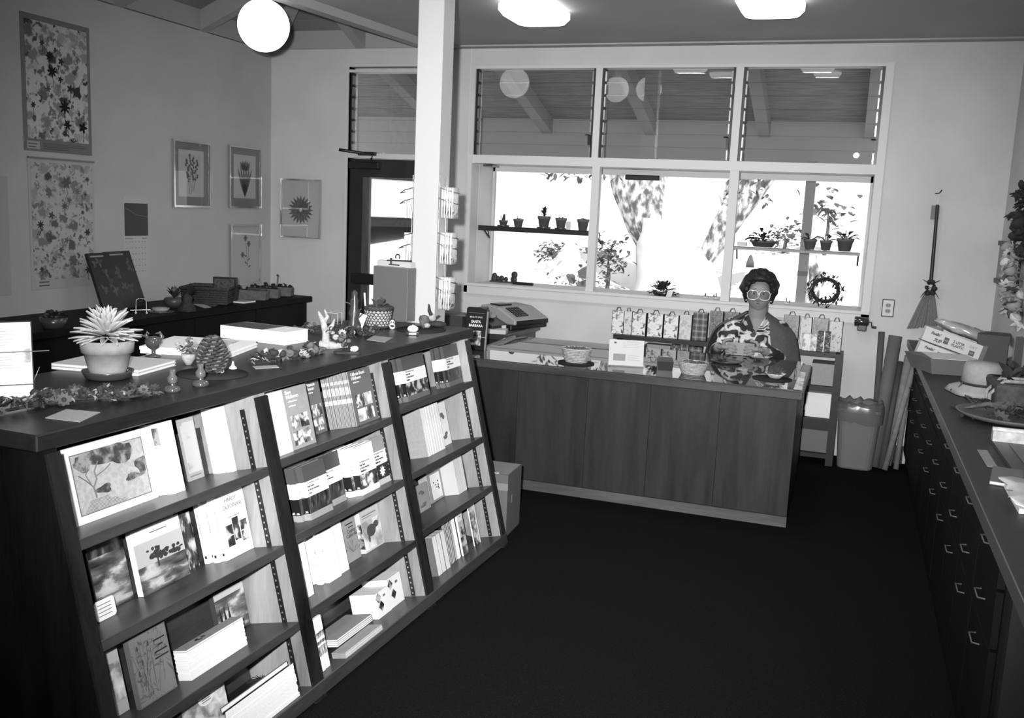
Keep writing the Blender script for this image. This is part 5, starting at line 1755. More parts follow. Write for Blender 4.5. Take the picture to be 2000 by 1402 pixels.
# ------------------------------------------------------------------ wire racks on the post
M_PLASTIC = mat('clear_plastic_bag', 0.62, 0.18, 0.7, noise_amt=0.25, noise_scale=30)
def rack(side):
    """three wire pockets one above the other on the right or left face of the post"""
    lab = 'wire rack of plastic bags on the right side of the white post' if side > 0 else 'wire rack on the left side of the white post'
    x0 = (PX1 if side > 0 else PX0)
    t = thing('wire_rack', lab, 'rack', (x0, PY0 + 0.05, 0))
    rows = ((366, 426), (454, 515), (541, 603))
    for i, (v0, v1) in enumerate(rows):
        ref = (868 if side > 0 else 800)
        zt, zb = atY(ref, v0, PY0 + 0.05).z, atY(ref, v1, PY0 + 0.05).z
        for dz in (0.0, -0.055):
            MB().tube([(0, -0.045, zt + dz), (side * 0.05, -0.05, zt + dz - 0.015), (side * 0.10, 0.0, zt + dz - 0.03), (side * 0.05, 0.05, zt + dz - 0.015), (0, 0.045, zt + dz)], 0.0025, 6).build('wire_pocket', M_STEEL, t)
        if side > 0 or i < 2:
            n = 5 if side > 0 else 3
            for j in range(n):
                g = thing('packet', ('plastic packet in the %s pocket right of the post, %s from the post' % (('top', 'middle', 'lowest')[i], ORD[j])) if side > 0 else ('white packet in the %s pocket left of the post, %s from the post' % (('top', 'lower')[i], ORD[j])), 'packet',
                          (x0 + side * (0.018 + 0.014 * j), PY0 + 0.05 + RND.uniform(-0.004, 0.004), zb), 0, 'packets in the %s %s pocket' % (('top', 'middle', 'lowest')[i], 'right' if side > 0 else 'left'))
                b = MB()
                nx, nz = 5, 7
                vs, fs = [], []
                for a in range(nz):
                    for c in range(nx):
                        bul = 0.004 * math.sin(math.pi * c / (nx - 1)) * math.sin(math.pi * a / (nz - 1)) + RND.uniform(-0.0012, 0.0012)
                        vs.append((bul, -0.043 + 0.086 * c / (nx - 1), (zt - zb) * a / (nz - 1)))
                for a in range(nz - 1):
                    for c in range(nx - 1):
                        fs.append((a * nx + c, a * nx + c + 1, (a + 1) * nx + c + 1, (a + 1) * nx + c))
                b.add(vs, fs, 0, True)
                b.build('bag', M_PLASTIC if side > 0 else M_WHITE, g, solid=0.004)
                MB().box(-0.001, 0.0035, -0.036, 0.036, (zt - zb) * 0.08, (zt - zb) * 0.62).build('contents', PH_B if side > 0 else M_CREAM, g)
    MB().tube([(side * 0.006, 0.045, 1.2), (side * 0.006, 0.045, 1.84)], 0.0025, 6).tube([(side * 0.006, -0.045, 1.2), (side * 0.006, -0.045, 1.84)], 0.0025, 6).build('wire_upright', M_STEEL, t)
rack(1)
rack(-1)
# ------------------------------------------------------------------ pictures on the walls
def on_left(name, label, cat, y0, y1, z0, z1, group=None):
    """a thing lying flat on the left wall; local x runs along +Y, local z up, -y out to the room"""
    t = thing(name, label, cat, (XL, (y0 + y1) / 2, (z0 + z1) / 2), group=group, rot=(0, 0, math.pi / 2))
    return t, y1 - y0, z1 - z0

M_POSTER_G = mat('poster_paper', 0.50, 0.7, 0.2)
def poster(label, y0, y1, z0, z1, dark, tone, seed):
    t, w, h = on_left('flower_poster', label, 'poster', y0, y1, z0, z1)
    if dark:
        MB().box(-w / 2, w / 2, -0.004, -0.001, -h / 2, h / 2).build('sheet', mat('poster_border', 0.17, 0.7, 0.2), t)
        MB().box(-w / 2 + 0.028, w / 2 - 0.028, -0.006, -0.004, -h / 2 + 0.075, h / 2 - 0.035).build('picture_field', prints('poster_flowers_dark', 0.50, 0.012, 11, 0.74, coord='Object', seed=seed, dim=0.5), t)
        MB().box(-w / 2 + 0.02, -w / 2 + 0.12, -0.006, -0.004, -h / 2 + 0.012, -h / 2 + 0.06).build('logo_patch', mat('poster_patch', 0.34, 0.7), t)
        tl = MB()
        for i in range(4):
            tl.box(-w / 2 + 0.15, w / 2 - (0.05 if i < 2 else 0.2), -0.0065, -0.004, -h / 2 + 0.05 - 0.011 * i, -h / 2 + 0.054 - 0.011 * i)
        tl.box(-w / 2 + 0.03, -w / 2 + 0.1, -0.0065, -0.004, -h / 2 + 0.04, -h / 2 + 0.046).box(-w / 2 + 0.03, -w / 2 + 0.09, -0.0065, -0.004, -h / 2 + 0.022, -h / 2 + 0.028)
        tl.build('text_lines', mat('poster_ink', 0.09, 0.7), t)
        big = [(-0.06, 0.18, 0.036, 0.012), (-0.045, 0.09, 0.042, 0.006), (-0.12, 0.25, 0.022, 0.03), (0.03, 0.16, 0.028, 0.03), (0.05, -0.12, 0.05, 0.008), (0.20, -0.235, 0.04, 0.006), (0.07, -0.23, 0.036, 0.01),
               (0.1, 0.0, 0.032, 0.03), (0.02, 0.05, 0.022, 0.01), (-0.08, -0.02, 0.024, 0.08), (0.17, -0.15, 0.016, 0.03), (-0.2, -0.13, 0.022, 0.02)]
    else:
        MB().box(-w / 2, w / 2, -0.004, -0.001, -h / 2, h / 2).build('sheet', mat('poster_paper_pale', 0.40, 0.7, 0.2), t)
        MB().box(-w / 2 + 0.022, w / 2 - 0.022, -0.006, -0.004, -h / 2 + 0.06, h / 2 - 0.02).build('picture_field', prints('poster_flowers_pale', 0.42, 0.05, 12, 0.70, coord='Object', seed=seed, dim=0.6), t)
        MB().box(-w / 2, w / 2, -0.012, -0.001, h / 2, h / 2 + 0.012).build('hanging_rod', mat('poster_rod', 0.18, 0.6), t)
        tl = MB()
        for i in range(2):
            tl.box(-w / 2 + 0.06, -w / 2 + 0.14, -0.0065, -0.004, -h / 2 + 0.042 - 0.022 * i, -h / 2 + 0.05 - 0.022 * i)
        tl.build('text_lines', mat('poster_ink', 0.09, 0.7), t)
        big = [(0.03, 0.27, 0.045, 0.10), (0.05, 0.16, 0.022, 0.12), (0.01, 0.12, 0.03, 0.10), (-0.19, 0.0, 0.03, 0.03), (0.2, -0.05, 0.028, 0.04), (-0.1, 0.06, 0.028, 0.07), (0.02, -0.1, 0.024, 0.13), (-0.03, -0.16, 0.022, 0.08),
               (0.21, 0.3, 0.018, 0.05), (0.12, 0.22, 0.03, 0.15), (0.19, 0.2, 0.014, 0.05), (-0.19, -0.28, 0.02, 0.05), (0.2, -0.3, 0.03, 0.04)]
    rn = random.Random(seed * 7)
    for x, z, r, g in big:
        n = rn.choice((5, 6, 8))
        pts = []
        for i in range(n * 4):
            a = 2 * math.pi * i / (n * 4)
            k = r * (0.72 + 0.3 * math.cos(n * a))
            pts.append((x + k * math.cos(a), -0.0068, z + k * math.sin(a)))
        b = MB().add([(x, -0.0068, z)] + pts, [(0, 1 + i, 1 + (i + 1) % len(pts)) for i in range(len(pts))])
        b.tube([(x, -0.0064, z - r * 0.6), (x + rn.uniform(-0.01, 0.01), -0.0064, z - r * 1.6), (x + rn.uniform(-0.015, 0.015), -0.0064, z - r * 2.3)], 0.0025, 5, flat=0.3)
        b.build('printed_flower', mat('print_ink_%03d' % int(g * 1000), g, 0.7, 0.2), t)
    return t
poster('upper flower chart on the left wall with a grey border', 4.605, 5.16, 1.915, 2.735, True, 0, 1.3)
poster('lower flower chart on the left wall with a pale border', 4.625, 5.172, 1.05, 1.868, False, 0, 2.9)
t, w, h = on_left('pale_sheet', 'plain pale sheet on the left wall, only its edge in the picture', 'poster', 3.9, 4.47, 1.03, 1.75)
MB().box(-w / 2, w / 2, -0.004, -0.001, -h / 2, h / 2).build('sheet', mat('sheet_grey', 0.36, 0.8), t)

t, w, h = on_left('wall_calendar', 'wall calendar with a small dark landscape photograph', 'calendar', 5.44, 5.695, 1.078, 1.66)
MB().box(-w / 2, w / 2, -0.003, -0.001, -h / 2, h / 2).build('sheet', mat('calendar_paper', 0.46, 0.7, 0.2), t)
MB().box(-w / 2 + 0.012, w / 2 - 0.008, -0.005, -0.003, h * 0.02, h / 2 - 0.05).build('photograph', C_BLK, t)
b = MB()
z0, z1 = h * 0.02, h / 2 - 0.05
zm = (z0 + z1) / 2 + 0.03
b.add([(-w / 2 + 0.014, -0.006, zm + 0.05), (0.0, -0.006, zm - 0.0), (w / 2 - 0.01, -0.006, zm - 0.012), (w / 2 - 0.01, -0.006, zm - 0.006), (0.0, -0.006, zm + 0.008), (-w / 2 + 0.014, -0.006, zm + 0.06)], [(0, 1, 2, 3, 4, 5)])
b.build('ridge', mat('ridge_ink', 0.10, 0.6), t)
b = MB()
for r in range(6):
    z = -0.035 - 0.042 * r
    for c in range(7):
        x = -w / 2 + 0.02 + c * 0.032
        b.box(x, x + (0.012 if (r + c) % 3 else 0.008), -0.0045, -0.003, z, z + 0.005)
b.box(-w / 2 + 0.015, -w / 2 + 0.09, -0.0045, -0.003, -0.012, -0.004).box(w / 2 - 0.07, w / 2 - 0.02, -0.0045, -0.003, -0.012, -0.004)
b.build('date_marks', mat('calendar_ink', 0.24, 0.7), t)

M_PRINT = mat('print_paper', 0.50, 0.6, 0.3)
M_MATB = mat('mat_board', 0.21, 0.8, 0.2)
def frame(t, w, h, matw, plant, m_mat=M_MATB):
    b = MB()
    f = 0.014
    b.box(-w / 2, w / 2, -0.025, -0.001, -h / 2, -h / 2 + f).box(-w / 2, w / 2, -0.025, -0.001, h / 2 - f, h / 2)
    b.box(-w / 2, -w / 2 + f, -0.025, -0.001, -h / 2 + f, h / 2 - f).box(w / 2 - f, w / 2, -0.025, -0.001, -h / 2 + f, h / 2 - f)
    b.build('frame', M_METAL, t)
    MB().box(-w / 2 + f, w / 2 - f, -0.008, -0.002, -h / 2 + f, h / 2 - f).build('mat_board', m_mat, t)
    MB().box(-w / 2 + f + matw, w / 2 - f - matw, -0.010, -0.008, -h / 2 + f + matw * 1.2, h / 2 - f - matw).build('print_sheet', M_PRINT, t)
    b = MB()
    plant(b)
    b.build('plant_drawing', mat('print_ink_mid', 0.11, 0.8, noise_amt=0.3, noise_scale=60), t)
    MB().box(-w / 2 + f, w / 2 - f, -0.018, -0.016, -h / 2 + f, h / 2 - f).build('glazing', M_GLASS, t)
def stalk(b, x, z, lean=0, L=0.25, n=12, r=0.014):
    rn = random.Random(int(abs(x) * 1000) + n)
    b.tube([(x, -0.0105, z), (x + lean * 0.5, -0.0105, z + L * 0.5), (x + lean, -0.0105, z + L)], 0.003, 5, flat=0.2)
    for i in range(n):
        f = 0.35 + 0.65 * i / n
        q = V((x + lean * f + rn.uniform(-0.03, 0.03) * (1.3 - f), -0.0108 - 0.00005 * i, z + L * f))
        b.ball(q, (r * rn.uniform(0.7, 1.2), 0.0006, r * rn.uniform(0.5, 1.0)), 8, 6)
def spray(b):
    for i in range(4):
        stalk(b, -0.02 + 0.015 * i, -0.15 + 0.01 * i, (i - 1.5) * 0.03, 0.30 - 0.03 * abs(i - 1), 10, 0.013)
def tulip(b):
    for i in range(6):
        a = (i - 2.5) * 0.16
        b.leaf((0.0, -0.0105, -0.16), (math.sin(a), 0, math.cos(a)), 0.26, 0.03, bend=0, up=V((0, 1, 0)), fold=0)
    for i in range(5):
        b.leaf((0.01 * (i - 2), -0.0112, 0.05), (0.3 * (i - 2), 0, 1), 0.09, 0.035, bend=0, up=V((0, 1, 0)), fold=0)
def sprig(b):
    for i, (x, z) in enumerate(((0.0, 0.14), (0.045, 0.09), (-0.04, 0.0))):
        for j in range(6):
            a = j * 1.05 + i
            b.leaf((x, -0.0105, z), (math.cos(a), 0, math.sin(a)), 0.03, 0.016, bend=0, up=V((0, 1, 0)), fold=0)
        b.tube([(x, -0.0104, z), (0.03, -0.0104, -0.1)], 0.0016, 5, flat=0.3)
    for j in range(4):
        b.leaf((0.02 + 0.005 * j, -0.0105, -0.02 - 0.03 * j), (0.9 if j % 2 else -0.9, 0, 0.4), 0.05, 0.014, bend=0, up=V((0, 1, 0)), fold=0)
def dahlia(b):
    for ring, (n, L) in enumerate(((20, 0.112), (16, 0.088), (12, 0.06))):
        for j in range(n):
            a = 2 * math.pi * j / n + ring * 0.15
            b.leaf((0.015 * math.cos(a), -0.0105 - 0.0004 * ring, 0.015 * math.sin(a) - 0.01), (math.cos(a), 0, math.sin(a)), L, 0.026, bend=0, up=V((0, 1, 0)), fold=0)
t, w, h = on_left('framed_print', 'framed print of a flower spray, left of the upper two on the left wall', 'picture', 5.955, 6.39, 1.592, 2.093)
frame(t, w, h, 0.055, spray)
t, w, h = on_left('framed_print', 'framed print of a tall leafy bloom, upper one next to the room corner', 'picture', 6.635, 7.078, 1.598, 2.101)
frame(t, w, h, 0.055, tulip)
t, w, h = on_left('framed_print', 'framed print of a small flower sprig, lower one next to the room corner', 'picture', 6.65, 7.08, 0.955, 1.46)
frame(t, w, h, 0.004, sprig, M_PRINT)
t = thing('framed_print', 'framed print of a big round dahlia on the back wall beside the door', 'picture', (-4.54, WY, 1.61))
frame(t, 0.40, 0.505, 0.004, dahlia, M_PRINT)

# ------------------------------------------------------------------ things on the wall by the window
t = thing('wall_outlet', 'double electric outlet in a white plate right of the window', 'outlet', (0.268, WY, 1.112))
MB().box(-0.041, 0.041, -0.004, 0, -0.062, 0.062).build('box_edge', M_INK, t)
MB().box(-0.036, 0.036, -0.008, -0.003, -0.057, 0.057).build('plate', M_TRIM, t, bevel=0.002)
for z in (0.02, -0.02):
    MB().prism(rrect(0.036, 0.028, 0.012), 0, 0.004, T=basis((0, -0.008, z), (1, 0, 0), (0, 0, 1), (0, -1, 0))).build('socket', C_GREY, t)
    MB().box(-0.009, -0.006, -0.0135, -0.0115, z - 0.005, z + 0.006).box(0.006, 0.009, -0.0135, -0.0115, z - 0.005, z + 0.006).build('slots', M_INK, t)
t = thing('pencil_sharpener', 'black hand-cranked pencil sharpener below the window corner', 'sharpener', (0.108, WY, 0.985))
MB().box(-0.03, 0.03, -0.075, 0, -0.045, 0.0).build('shavings_box', M_BLACK, t, bevel=0.005)
b = MB()
b.lathe([(0.03, -0.05), (0.036, -0.045), (0.036, 0.035), (0.028, 0.045), (0.012, 0.05)], 20)
o = b.build('body', mat('chrome', 0.12, 0.12, 0.6, metal=0.8), t, loc=(-0.005, -0.04, 0.02), rot=(0, math.pi / 2, 0))
MB().tube([(0.04, -0.04, 0.02), (0.06, -0.04, 0.02), (0.064, -0.045, -0.012)], 0.005, 8).tube([(0.064, -0.045, -0.012), (0.095, -0.05, -0.014)], 0.009, 8).build('crank', M_BLACK, t)

# hanging broom with a bow
top = atY(1834, 374, WY - 0.03)
neck = atY(1818, 552, WY - 0.03)
bl, br = atY(1773, 641, WY - 0.03), atY(1832, 634, WY - 0.03)
t = thing('broom', 'decorated broom hanging head down on the wall right of the outlet', 'broom', (neck.x, WY - 0.03, neck.z))
hh = top.z - neck.z - 0.09
dx = top.x - neck.x
MB().tube([(0, 0, 0), (dx * 0.5, 0, hh * 0.55), (dx, 0, hh)], [0.013, 0.012, 0.011], 10).build('handle', M_DARK, t)
MB().box(dx - 0.035, dx + 0.016, 0.0, 0.02, hh - 0.1, hh - 0.005).build('paper_tag', C_DK, t)
MB().tube([(dx, 0, hh - 0.01), (dx + 0.005, 0.0, hh + 0.08)], 0.0025, 6).build('loop', M_STEEL, t)
MB().tube([(dx - 0.02, 0.02, hh + 0.075), (dx + 0.004, -0.005, hh + 0.08), (dx + 0.016, -0.02, hh + 0.1)], 0.004, 6).build('hook', M_BLACK, t)
b = MB()
rn = random.Random(4)
L0, R0 = bl - neck, br - neck
for i in range(46):
    f = i / 45
    e = L0.lerp(R0, f) + V((rn.uniform(-0.004, 0.004), rn.uniform(-0.012, 0.012), rn.uniform(-0.01, 0.01)))
    s = V((-0.022 + 0.044 * f, 0, -0.05))
    b.tube([s, s.lerp(e, 0.45) + V((0.0, 0, 0)), e], [0.004, 0.007, 0.006], 4, smooth=False)
b.build('straw', mat('broom_straw', 0.20, 0.8, 0.2, noise_amt=0.3, noise_scale=60, stretch=(8, 8, 1)), t)['kind'] = 'stuff'
b = MB()
for i in range(12):
    a = rn.uniform(0, 6.28)
    b.ball((0.024 * math.cos(a), -0.02 + rn.uniform(-0.01, 0.01), -0.035 + 0.045 * math.sin(a)), rn.uniform(0.012, 0.02), 8, 6, jit=0.2)
b.build('pod_cluster', M_DRY[0], t)
b = MB()
for sx in (-1, 1):
    b.leaf((0, -0.03, -0.01), (sx * 1.0, 0, 0.35), 0.06, 0.03, bend=-0.2).leaf((0, -0.03, -0.03), (sx * 0.8, 0, -0.8), 0.085, 0.024, bend=0.2)
b.build('bow', M_INK, t, solid=0.002)

# dried flower wreath bundles on the right wall
def wall_bundle(label, pxs, tones, r, n, seed, name='dried_bundle'):
    pts = [atX(u, v, XR - 0.05) for u, v in pxs]
    c = sum(pts, V((0, 0, 0))) / len(pts)
    t = thing(name, label, 'dried flowers', c)
    rn = random.Random(seed)
    ps = []
    for i in range(n):
        k = rn.randrange(len(pts) - 1)
        q = pts[k].lerp(pts[k + 1], rn.random()) - c
        ps.append(q + V((rn.uniform(-0.03, 0.02), rn.uniform(-1, 1) * r * 2, rn.uniform(-1, 1) * r * 1.6)))
    heads(t, ps, r, (0, 1, 2, 2), tones, seed=seed)
    MB().tube([p - c + V((0.03, 0, 0)) for p in pts], 0.008, 6).build('wire_stem', M_DRY[0], t)
    return t
wall_bundle('dark wreath edge hanging high on the right hand wall', [(2010, 350), (1992, 385), (1988, 430), (1996, 470), (2004, 500)], (0, 0, 0), 0.045, 46, 5)
wall_bundle('pale dried bouquet hanging on the right hand wall', [(1985, 480), (1980, 520), (1975, 560), (1978, 590), (1985, 615)], (2, 2, 3, 1), 0.045, 60, 6)
p0, p1 = atX(1957, 470, XR), atX(1948, 552, XR)
t = thing('picture', 'narrow dark frame behind the pale bouquet on the right wall', 'picture', (XR, (p0.y + p1.y) / 2, (p0.z + p1.z) / 2))
hh = (p0.z - p1.z) / 2
ww = 0.42
b = MB()
f = 0.03
b.box(-0.02, 0, -ww, ww * 0.3, hh - f, hh).box(-0.02, 0, -ww, ww * 0.3, -hh, -hh + f).box(-0.02, 0, ww * 0.3 - f, ww * 0.3, -hh + f, hh - f).box(-0.02, 0, -ww, -ww + f, -hh + f, hh - f)
b.build('moulding', M_DARK, t)
MB().box(-0.008, 0, -ww + f, ww * 0.3 - f, -hh + f, hh - f).build('backing_board', C_GREY, t)
# ------------------------------------------------------------------ things on the dark counter along the left wall
ZL = 0.9
p, k = spot(262, 617, ZL)
def dark_album(label, pxs, top_px):
    a, bq = atZ(*pxs[0], ZL), atZ(*pxs[1], ZL)
    t = thing('flower_album', label, 'book', a + V((0, 0, 0.001)), math.atan2((bq - a).y, (bq - a).x))
    w = (bq - a).length
    hgt = 0.40
    MB().box(0, w, 0, 0.02, 0, hgt).build('cover', C_BLK, t, rot=(-0.32, 0, 0))
    rn = random.Random(int(w * 1000))
    for i in range(7):
        b = MB()
        x, z = w * rn.uniform(0.2, 0.85), hgt * rn.uniform(0.3, 0.85)
        for j in range(4):
            an = rn.uniform(0, 6.28)
            b.leaf((x, -0.001, z), (math.cos(an), 0, math.sin(an)), 0.04, 0.022, bend=0, up=V((0, 1, 0)), fold=0)
        b.build('cover_flower', mat('album_flower', 0.10, 0.6), t, rot=(-0.32, 0, 0))
    MB().box(w * 0.1, w * 0.7, -0.001, 0, hgt * 0.93, hgt * 0.955).build('title_line', C_GREY, t, rot=(-0.32, 0, 0))
    return t
dark_album('black flower book leaning on the left counter, nearer the corner of the two', [(238, 604), (286, 596)], None)
dark_album('black flower book leaning on the left counter, behind the white list', [(205, 611), (246, 605)], None)
p, k = spot(276, 613, ZL)
t = thing('wire_easel', 'bent wire easel before the black flower books', 'easel', p, facing(p))
MB().tube([(-10 * k, 0, 0.002), (-9 * k, 4 * k, 26 * k), (-6 * k, 5 * k, 29 * k), (6 * k, 5 * k, 29 * k), (9 * k, 4 * k, 26 * k), (10 * k, 0, 0.002)], 1.1 * k, 6).tube([(-20 * k, 2 * k, 7 * k), (17 * k, 2 * k, 8 * k)], 0.9 * k, 6).build('wire', M_METAL, t)
for x in (-10, 10):
    MB().ball((x * k, 0, 2 * k), 2 * k, 8, 6).build('foot', M_WHITE, t)
p, k = spot(314, 609, ZL)
t = thing('dish', 'shallow pale dish on a dark saucer on the left counter', 'dish', p)
MB().lathe([(26 * k, 0), (27 * k, 1.5 * k), (20 * k, 1.5 * k)], 28).build('saucer', M_DARKPOT, t)
MB().lathe([(13 * k, 1.5 * k), (17 * k, 8 * k), (15 * k, 8 * k), (11 * k, 4 * k), (0, 4 * k)], 28).build('bowl', C_GREY, t)
MB().lathe([(14 * k, 6 * k), (9 * k, 9 * k), (0, 10 * k)], 18, wob=lambda t, i: 1 + 0.1 * math.sin(5 * t)).build('filling', M_DRY[2], t)
p, k = spot(318, 602, ZL)
t = thing('potted_dry_plant', 'dark dried plant in a round grey pot behind the pale dish', 'potted plant', p + V((0, 0.12, 0)))
MB().lathe([(14 * k, 0), (20 * k, 8 * k), (20 * k, 16 * k), (16 * k, 19 * k), (0, 18 * k)], 22).build('pot', C_DK, t)
for i in range(12):
    a = RND.uniform(0, 6.28)
    e = RND.uniform(0.8, 1.4)
    MB().leaf((0, 0, 17 * k), (math.cos(a) * math.cos(e), math.sin(a) * math.cos(e), math.sin(e)), RND.uniform(18, 34) * k, 9 * k, bend=0.1, fold=0.3).build('leaf', M_LEAF if i % 4 else M_LEAF2, t)
p, k = spot(366, 608, ZL)
t = thing('leafy_doll', 'dark bundle of twigs with a fan of leaves before the woven tray', 'ornament', p)
MB().lathe([(16 * k, 0), (17 * k, 6 * k), (9 * k, 18 * k), (10 * k, 26 * k), (6 * k, 34 * k), (1 * k, 38 * k)], 14, wob=lambda t, i: 1 + 0.15 * math.sin(5 * t + i)).build('bundle', M_DRY[0], t)
for i in range(7):
    MB().leaf((2 * k, 0, 30 * k), (0.25 + 0.16 * i, 0, 1.2 - 0.1 * i), (30 - i) * k, 7 * k, bend=0.05).build('leaf', M_LEAF, t)
def basket(name, label, F, Rr, L, z, h, m=M_WICK_D):
    f, r, l = atZ(*F, z), atZ(*Rr, z), atZ(*L, z)
    ex, ey = r - f, l - f
    w, d = ex.length, ey.length
    ex.normalize()
    ey = (ey - ex * ey.dot(ex)).normalized()
    t = thing(name, label, 'basket')
    t.matrix_world = basis(f + V((0, 0, 0.001)), ex, ey, ex.cross(ey))
    MB().box(0.006, w - 0.006, 0.006, d - 0.006, 0, 0.008).build('bottom', m, t)
    n = max(4, int(h / 0.016))
    for i in range(n):
        zz = h * (i + 0.5) / n
        g = 0.010 * i / n
        MB().tube([(-g, -g, zz), (w + g, -g, zz), (w + g, d + g, zz), (-g, d + g, zz), (-g, -g, zz)], h / n * 0.56, 6).build('weave_row', m, t)
    MB().tube([(-0.014, -0.014, h), (w + 0.014, -0.014, h), (w + 0.014, d + 0.014, h), (-0.014, d + 0.014, h), (-0.014, -0.014, h)], 0.011, 8).build('rim', m, t)
    return t, w, d
t, w, d = basket('woven_tray', 'large dark woven basket tray on the left counter', (441, 596), (463, 588), (380, 589), ZL, 0.115)
o = thing('card_box', 'small dark box of cards standing in the woven tray', 'box')
q = atZ(402, 590, ZL) + V((0.02, 0.06, 0.012))
o.location = q
o.rotation_euler = (0, 0, 0.35)
MB().box(0, 0.17, 0, 0.05, 0, 0.175).build('body', C_BLK, o)
MB().box(0.01, 0.16, -0.002, 0, 0.02, 0.165).build('front_print', prints('card_print', 0.06, 0.015, 30, 0.6), o)
o = thing('pale_card', 'pale card lying on the woven tray beside the dark box', 'card', q + V((0.22, 0.12, 0.085)))
MB().box(0, 0.12, 0, 0.07, 0, 0.012).build('card_sheet', C_DK, o)
flat_card('flat_paper', 'pale papers lying before the woven tray', [(375, 594), (400, 602), (413, 600), (390, 592)], ZL, C_PALE)
flat_card('flat_paper', 'thin grey booklet lying before the woven tray', [(398, 595), (420, 599), (425, 596), (408, 592)], ZL, C_MID)
lying('flat_booklet', 'white booklet lying right of the woven tray', (476, 593), (500, 590), (462, 589), ZL, 0.012, C_PALE, C_WHITE)
def planter(label, F, Rr, L, seed):
    f, r, l = atZ(*F, ZL), atZ(*Rr, ZL), atZ(*L, ZL)
    ex, ey = r - f, l - f
    w, d = ex.length, ey.length
    ex.normalize()
    ey = (ey - ex * ey.dot(ex)).normalized()
    t = thing('stone_planter', label, 'planter', group='stone planters')
    t.matrix_world = basis(f + V((0, 0, 0.001)), ex, ey, ex.cross(ey))
    h = 0.075
    MB().hexa([(0.004, 0.004, 0), (w - 0.004, 0.004, 0), (w - 0.004, d - 0.004, 0), (0.004, d - 0.004, 0), (0, 0, h), (w, 0, h), (w, d, h), (0, d, h)]).build('trough', mat('planter_stone', 0.13, 0.9, 0.1, noise_amt=0.2, noise_scale=40), t, bevel=0.006)
    MB().box(0.012, w - 0.012, 0.012, d - 0.012, h, h + 0.003).build('soil', M_SOIL, t)
    rn = random.Random(seed)
    b = MB()
    for i in range(16):
        x, y = rn.uniform(0.03, w - 0.03), rn.uniform(0.02, max(0.03, d - 0.02))
        a, e = rn.uniform(0, 6.28), rn.uniform(0.3, 1.3)
        b.leaf((x, y, h), (math.cos(a) * math.cos(e), math.sin(a) * math.cos(e), math.sin(e)), rn.uniform(0.03, 0.06), 0.03, bend=0.3, fold=0.3)
    if seed == 3:
        b.tube([(w * 0.7, d * 0.5, h), (w * 0.8, d * 0.5, h + 0.05), (w * 0.85, d * 0.5, h + 0.09)], 0.003, 5).ball((w * 0.85, d * 0.5, h + 0.09), 0.009, 8, 6)
    b.build('foliage', M_LEAF, t)['kind'] = 'stuff'
planter('nearest of three stone planters on the left counter', (518, 588), (527, 586), (476, 581), 1)
planter('middle one of three stone planters on the left counter', (543, 584), (549, 582.5), (506, 578), 2)
planter('farthest of three stone planters at the end of the left counter', (568, 580), (574, 578), (534, 574), 3)
# dark plants at the near end of that counter
p, k = spot(105, 640, ZL)
t = thing('dark_shrub', 'dark leafy plant on the left counter behind the white list', 'potted plant', p)
MB().lathe([(20 * k, 0), (26 * k, 20 * k), (0, 21 * k)], 18).build('pot', M_DARKPOT, t)
b = MB()
rn = random.Random(8)
for i in range(90):
    a, e = rn.uniform(0, 6.28), rn.uniform(-0.2, 1.4)
    b.leaf((rn.uniform(-20, 20) * k, rn.uniform(-15, 15) * k, rn.uniform(16, 26) * k), (math.cos(a) * math.cos(e), math.sin(a) * math.cos(e), math.sin(e)), rn.uniform(8, 18) * k, 9 * k, bend=0.3)
b.build('foliage', M_LEAF, t)['kind'] = 'stuff'
# ------------------------------------------------------------------ things on the sales counter
ZC0 = CZ + 0.0065
def cspot(px, py):
    return spot(px, py, ZC0)
# upright boxed book in a clear stand at the left end
f, r = atZ(908, 693, ZC0), atZ(960, 676, ZC0)
f2 = atZ(945, 676, ZC0)
p, k = cspot(925, 684)
t = thing('boxed_book', 'black boxed book titled in white, standing tilted at the left end of the counter', 'book', p, facing(p) - 0.35)
w, h, d = 42 * k, 84 * k, 0.05
MB().box(-w / 2, w / 2, 0, d, 0.004, h - 0.02).prism([(-w / 2, 0), (w / 2, 0), (w / 2, 0.012), (0, 0.022), (-w / 2 + 0.01, 0.02), (-w / 2, 0.01)], -d, 0, T=basis((0, 0, h - 0.02), (1, 0, 0), (0, 0, 1), (0, -1, 0))).build('slipcase', C_BLK, t, rot=(-0.14, 0, 0))
MB().box(w / 2, w / 2 + 0.0008, 0.004, 0.03, 0.006, h - 0.022).build('page_edge', C_PALE, t, rot=(-0.14, 0, 0))
MB().box(-w * 0.33, w * 0.3, -0.001, 0, h * 0.12, h * 0.46).build('cover_photo', PH_B, t, rot=(-0.14, 0, 0))
tt = bpy.data.objects.new('title', None)
def rtext(body, size, z, **kw):
    o = text(body, size, C_WHITE, t, M4=Matrix.Rotation(-0.14, 4, 'X') @ basis((0, -0.0012, z), (1, 0, 0), (0, 0, 1), (0, -1, 0)), **kw)
    return o
bpy.data.objects.remove(tt)
rtext('BEAUTY SPOT', 0.0145, h * 0.77, sx=0.95)
rtext('SANTA', 0.024, h * 0.665, sx=0.85, bold=0.0006)
rtext('BARBARA', 0.024, h * 0.575, sx=0.9, bold=0.0006)
MB().box(-w * 0.4, w * 0.4, -0.001, 0, h * 0.865, h * 0.875).build('small_line', C_MID, t, rot=(-0.14, 0, 0))
t2 = thing('clear_stand', 'clear plastic easel holding the black boxed book', 'stand', p + V((0, 0, 0.0)), facing(p) - 0.35)
MB().box(-w * 0.62, w * 0.62, -0.03, -0.027, 0, 28 * k).build('front_lip', M_ACRYL, t2)
MB().box(-w * 0.62, w * 0.62, -0.03, 0.075, 0, 0.003).build('base', M_ACRYL, t2)
e = mat('acrylic_edge', 0.5, 0.2, 0.6)
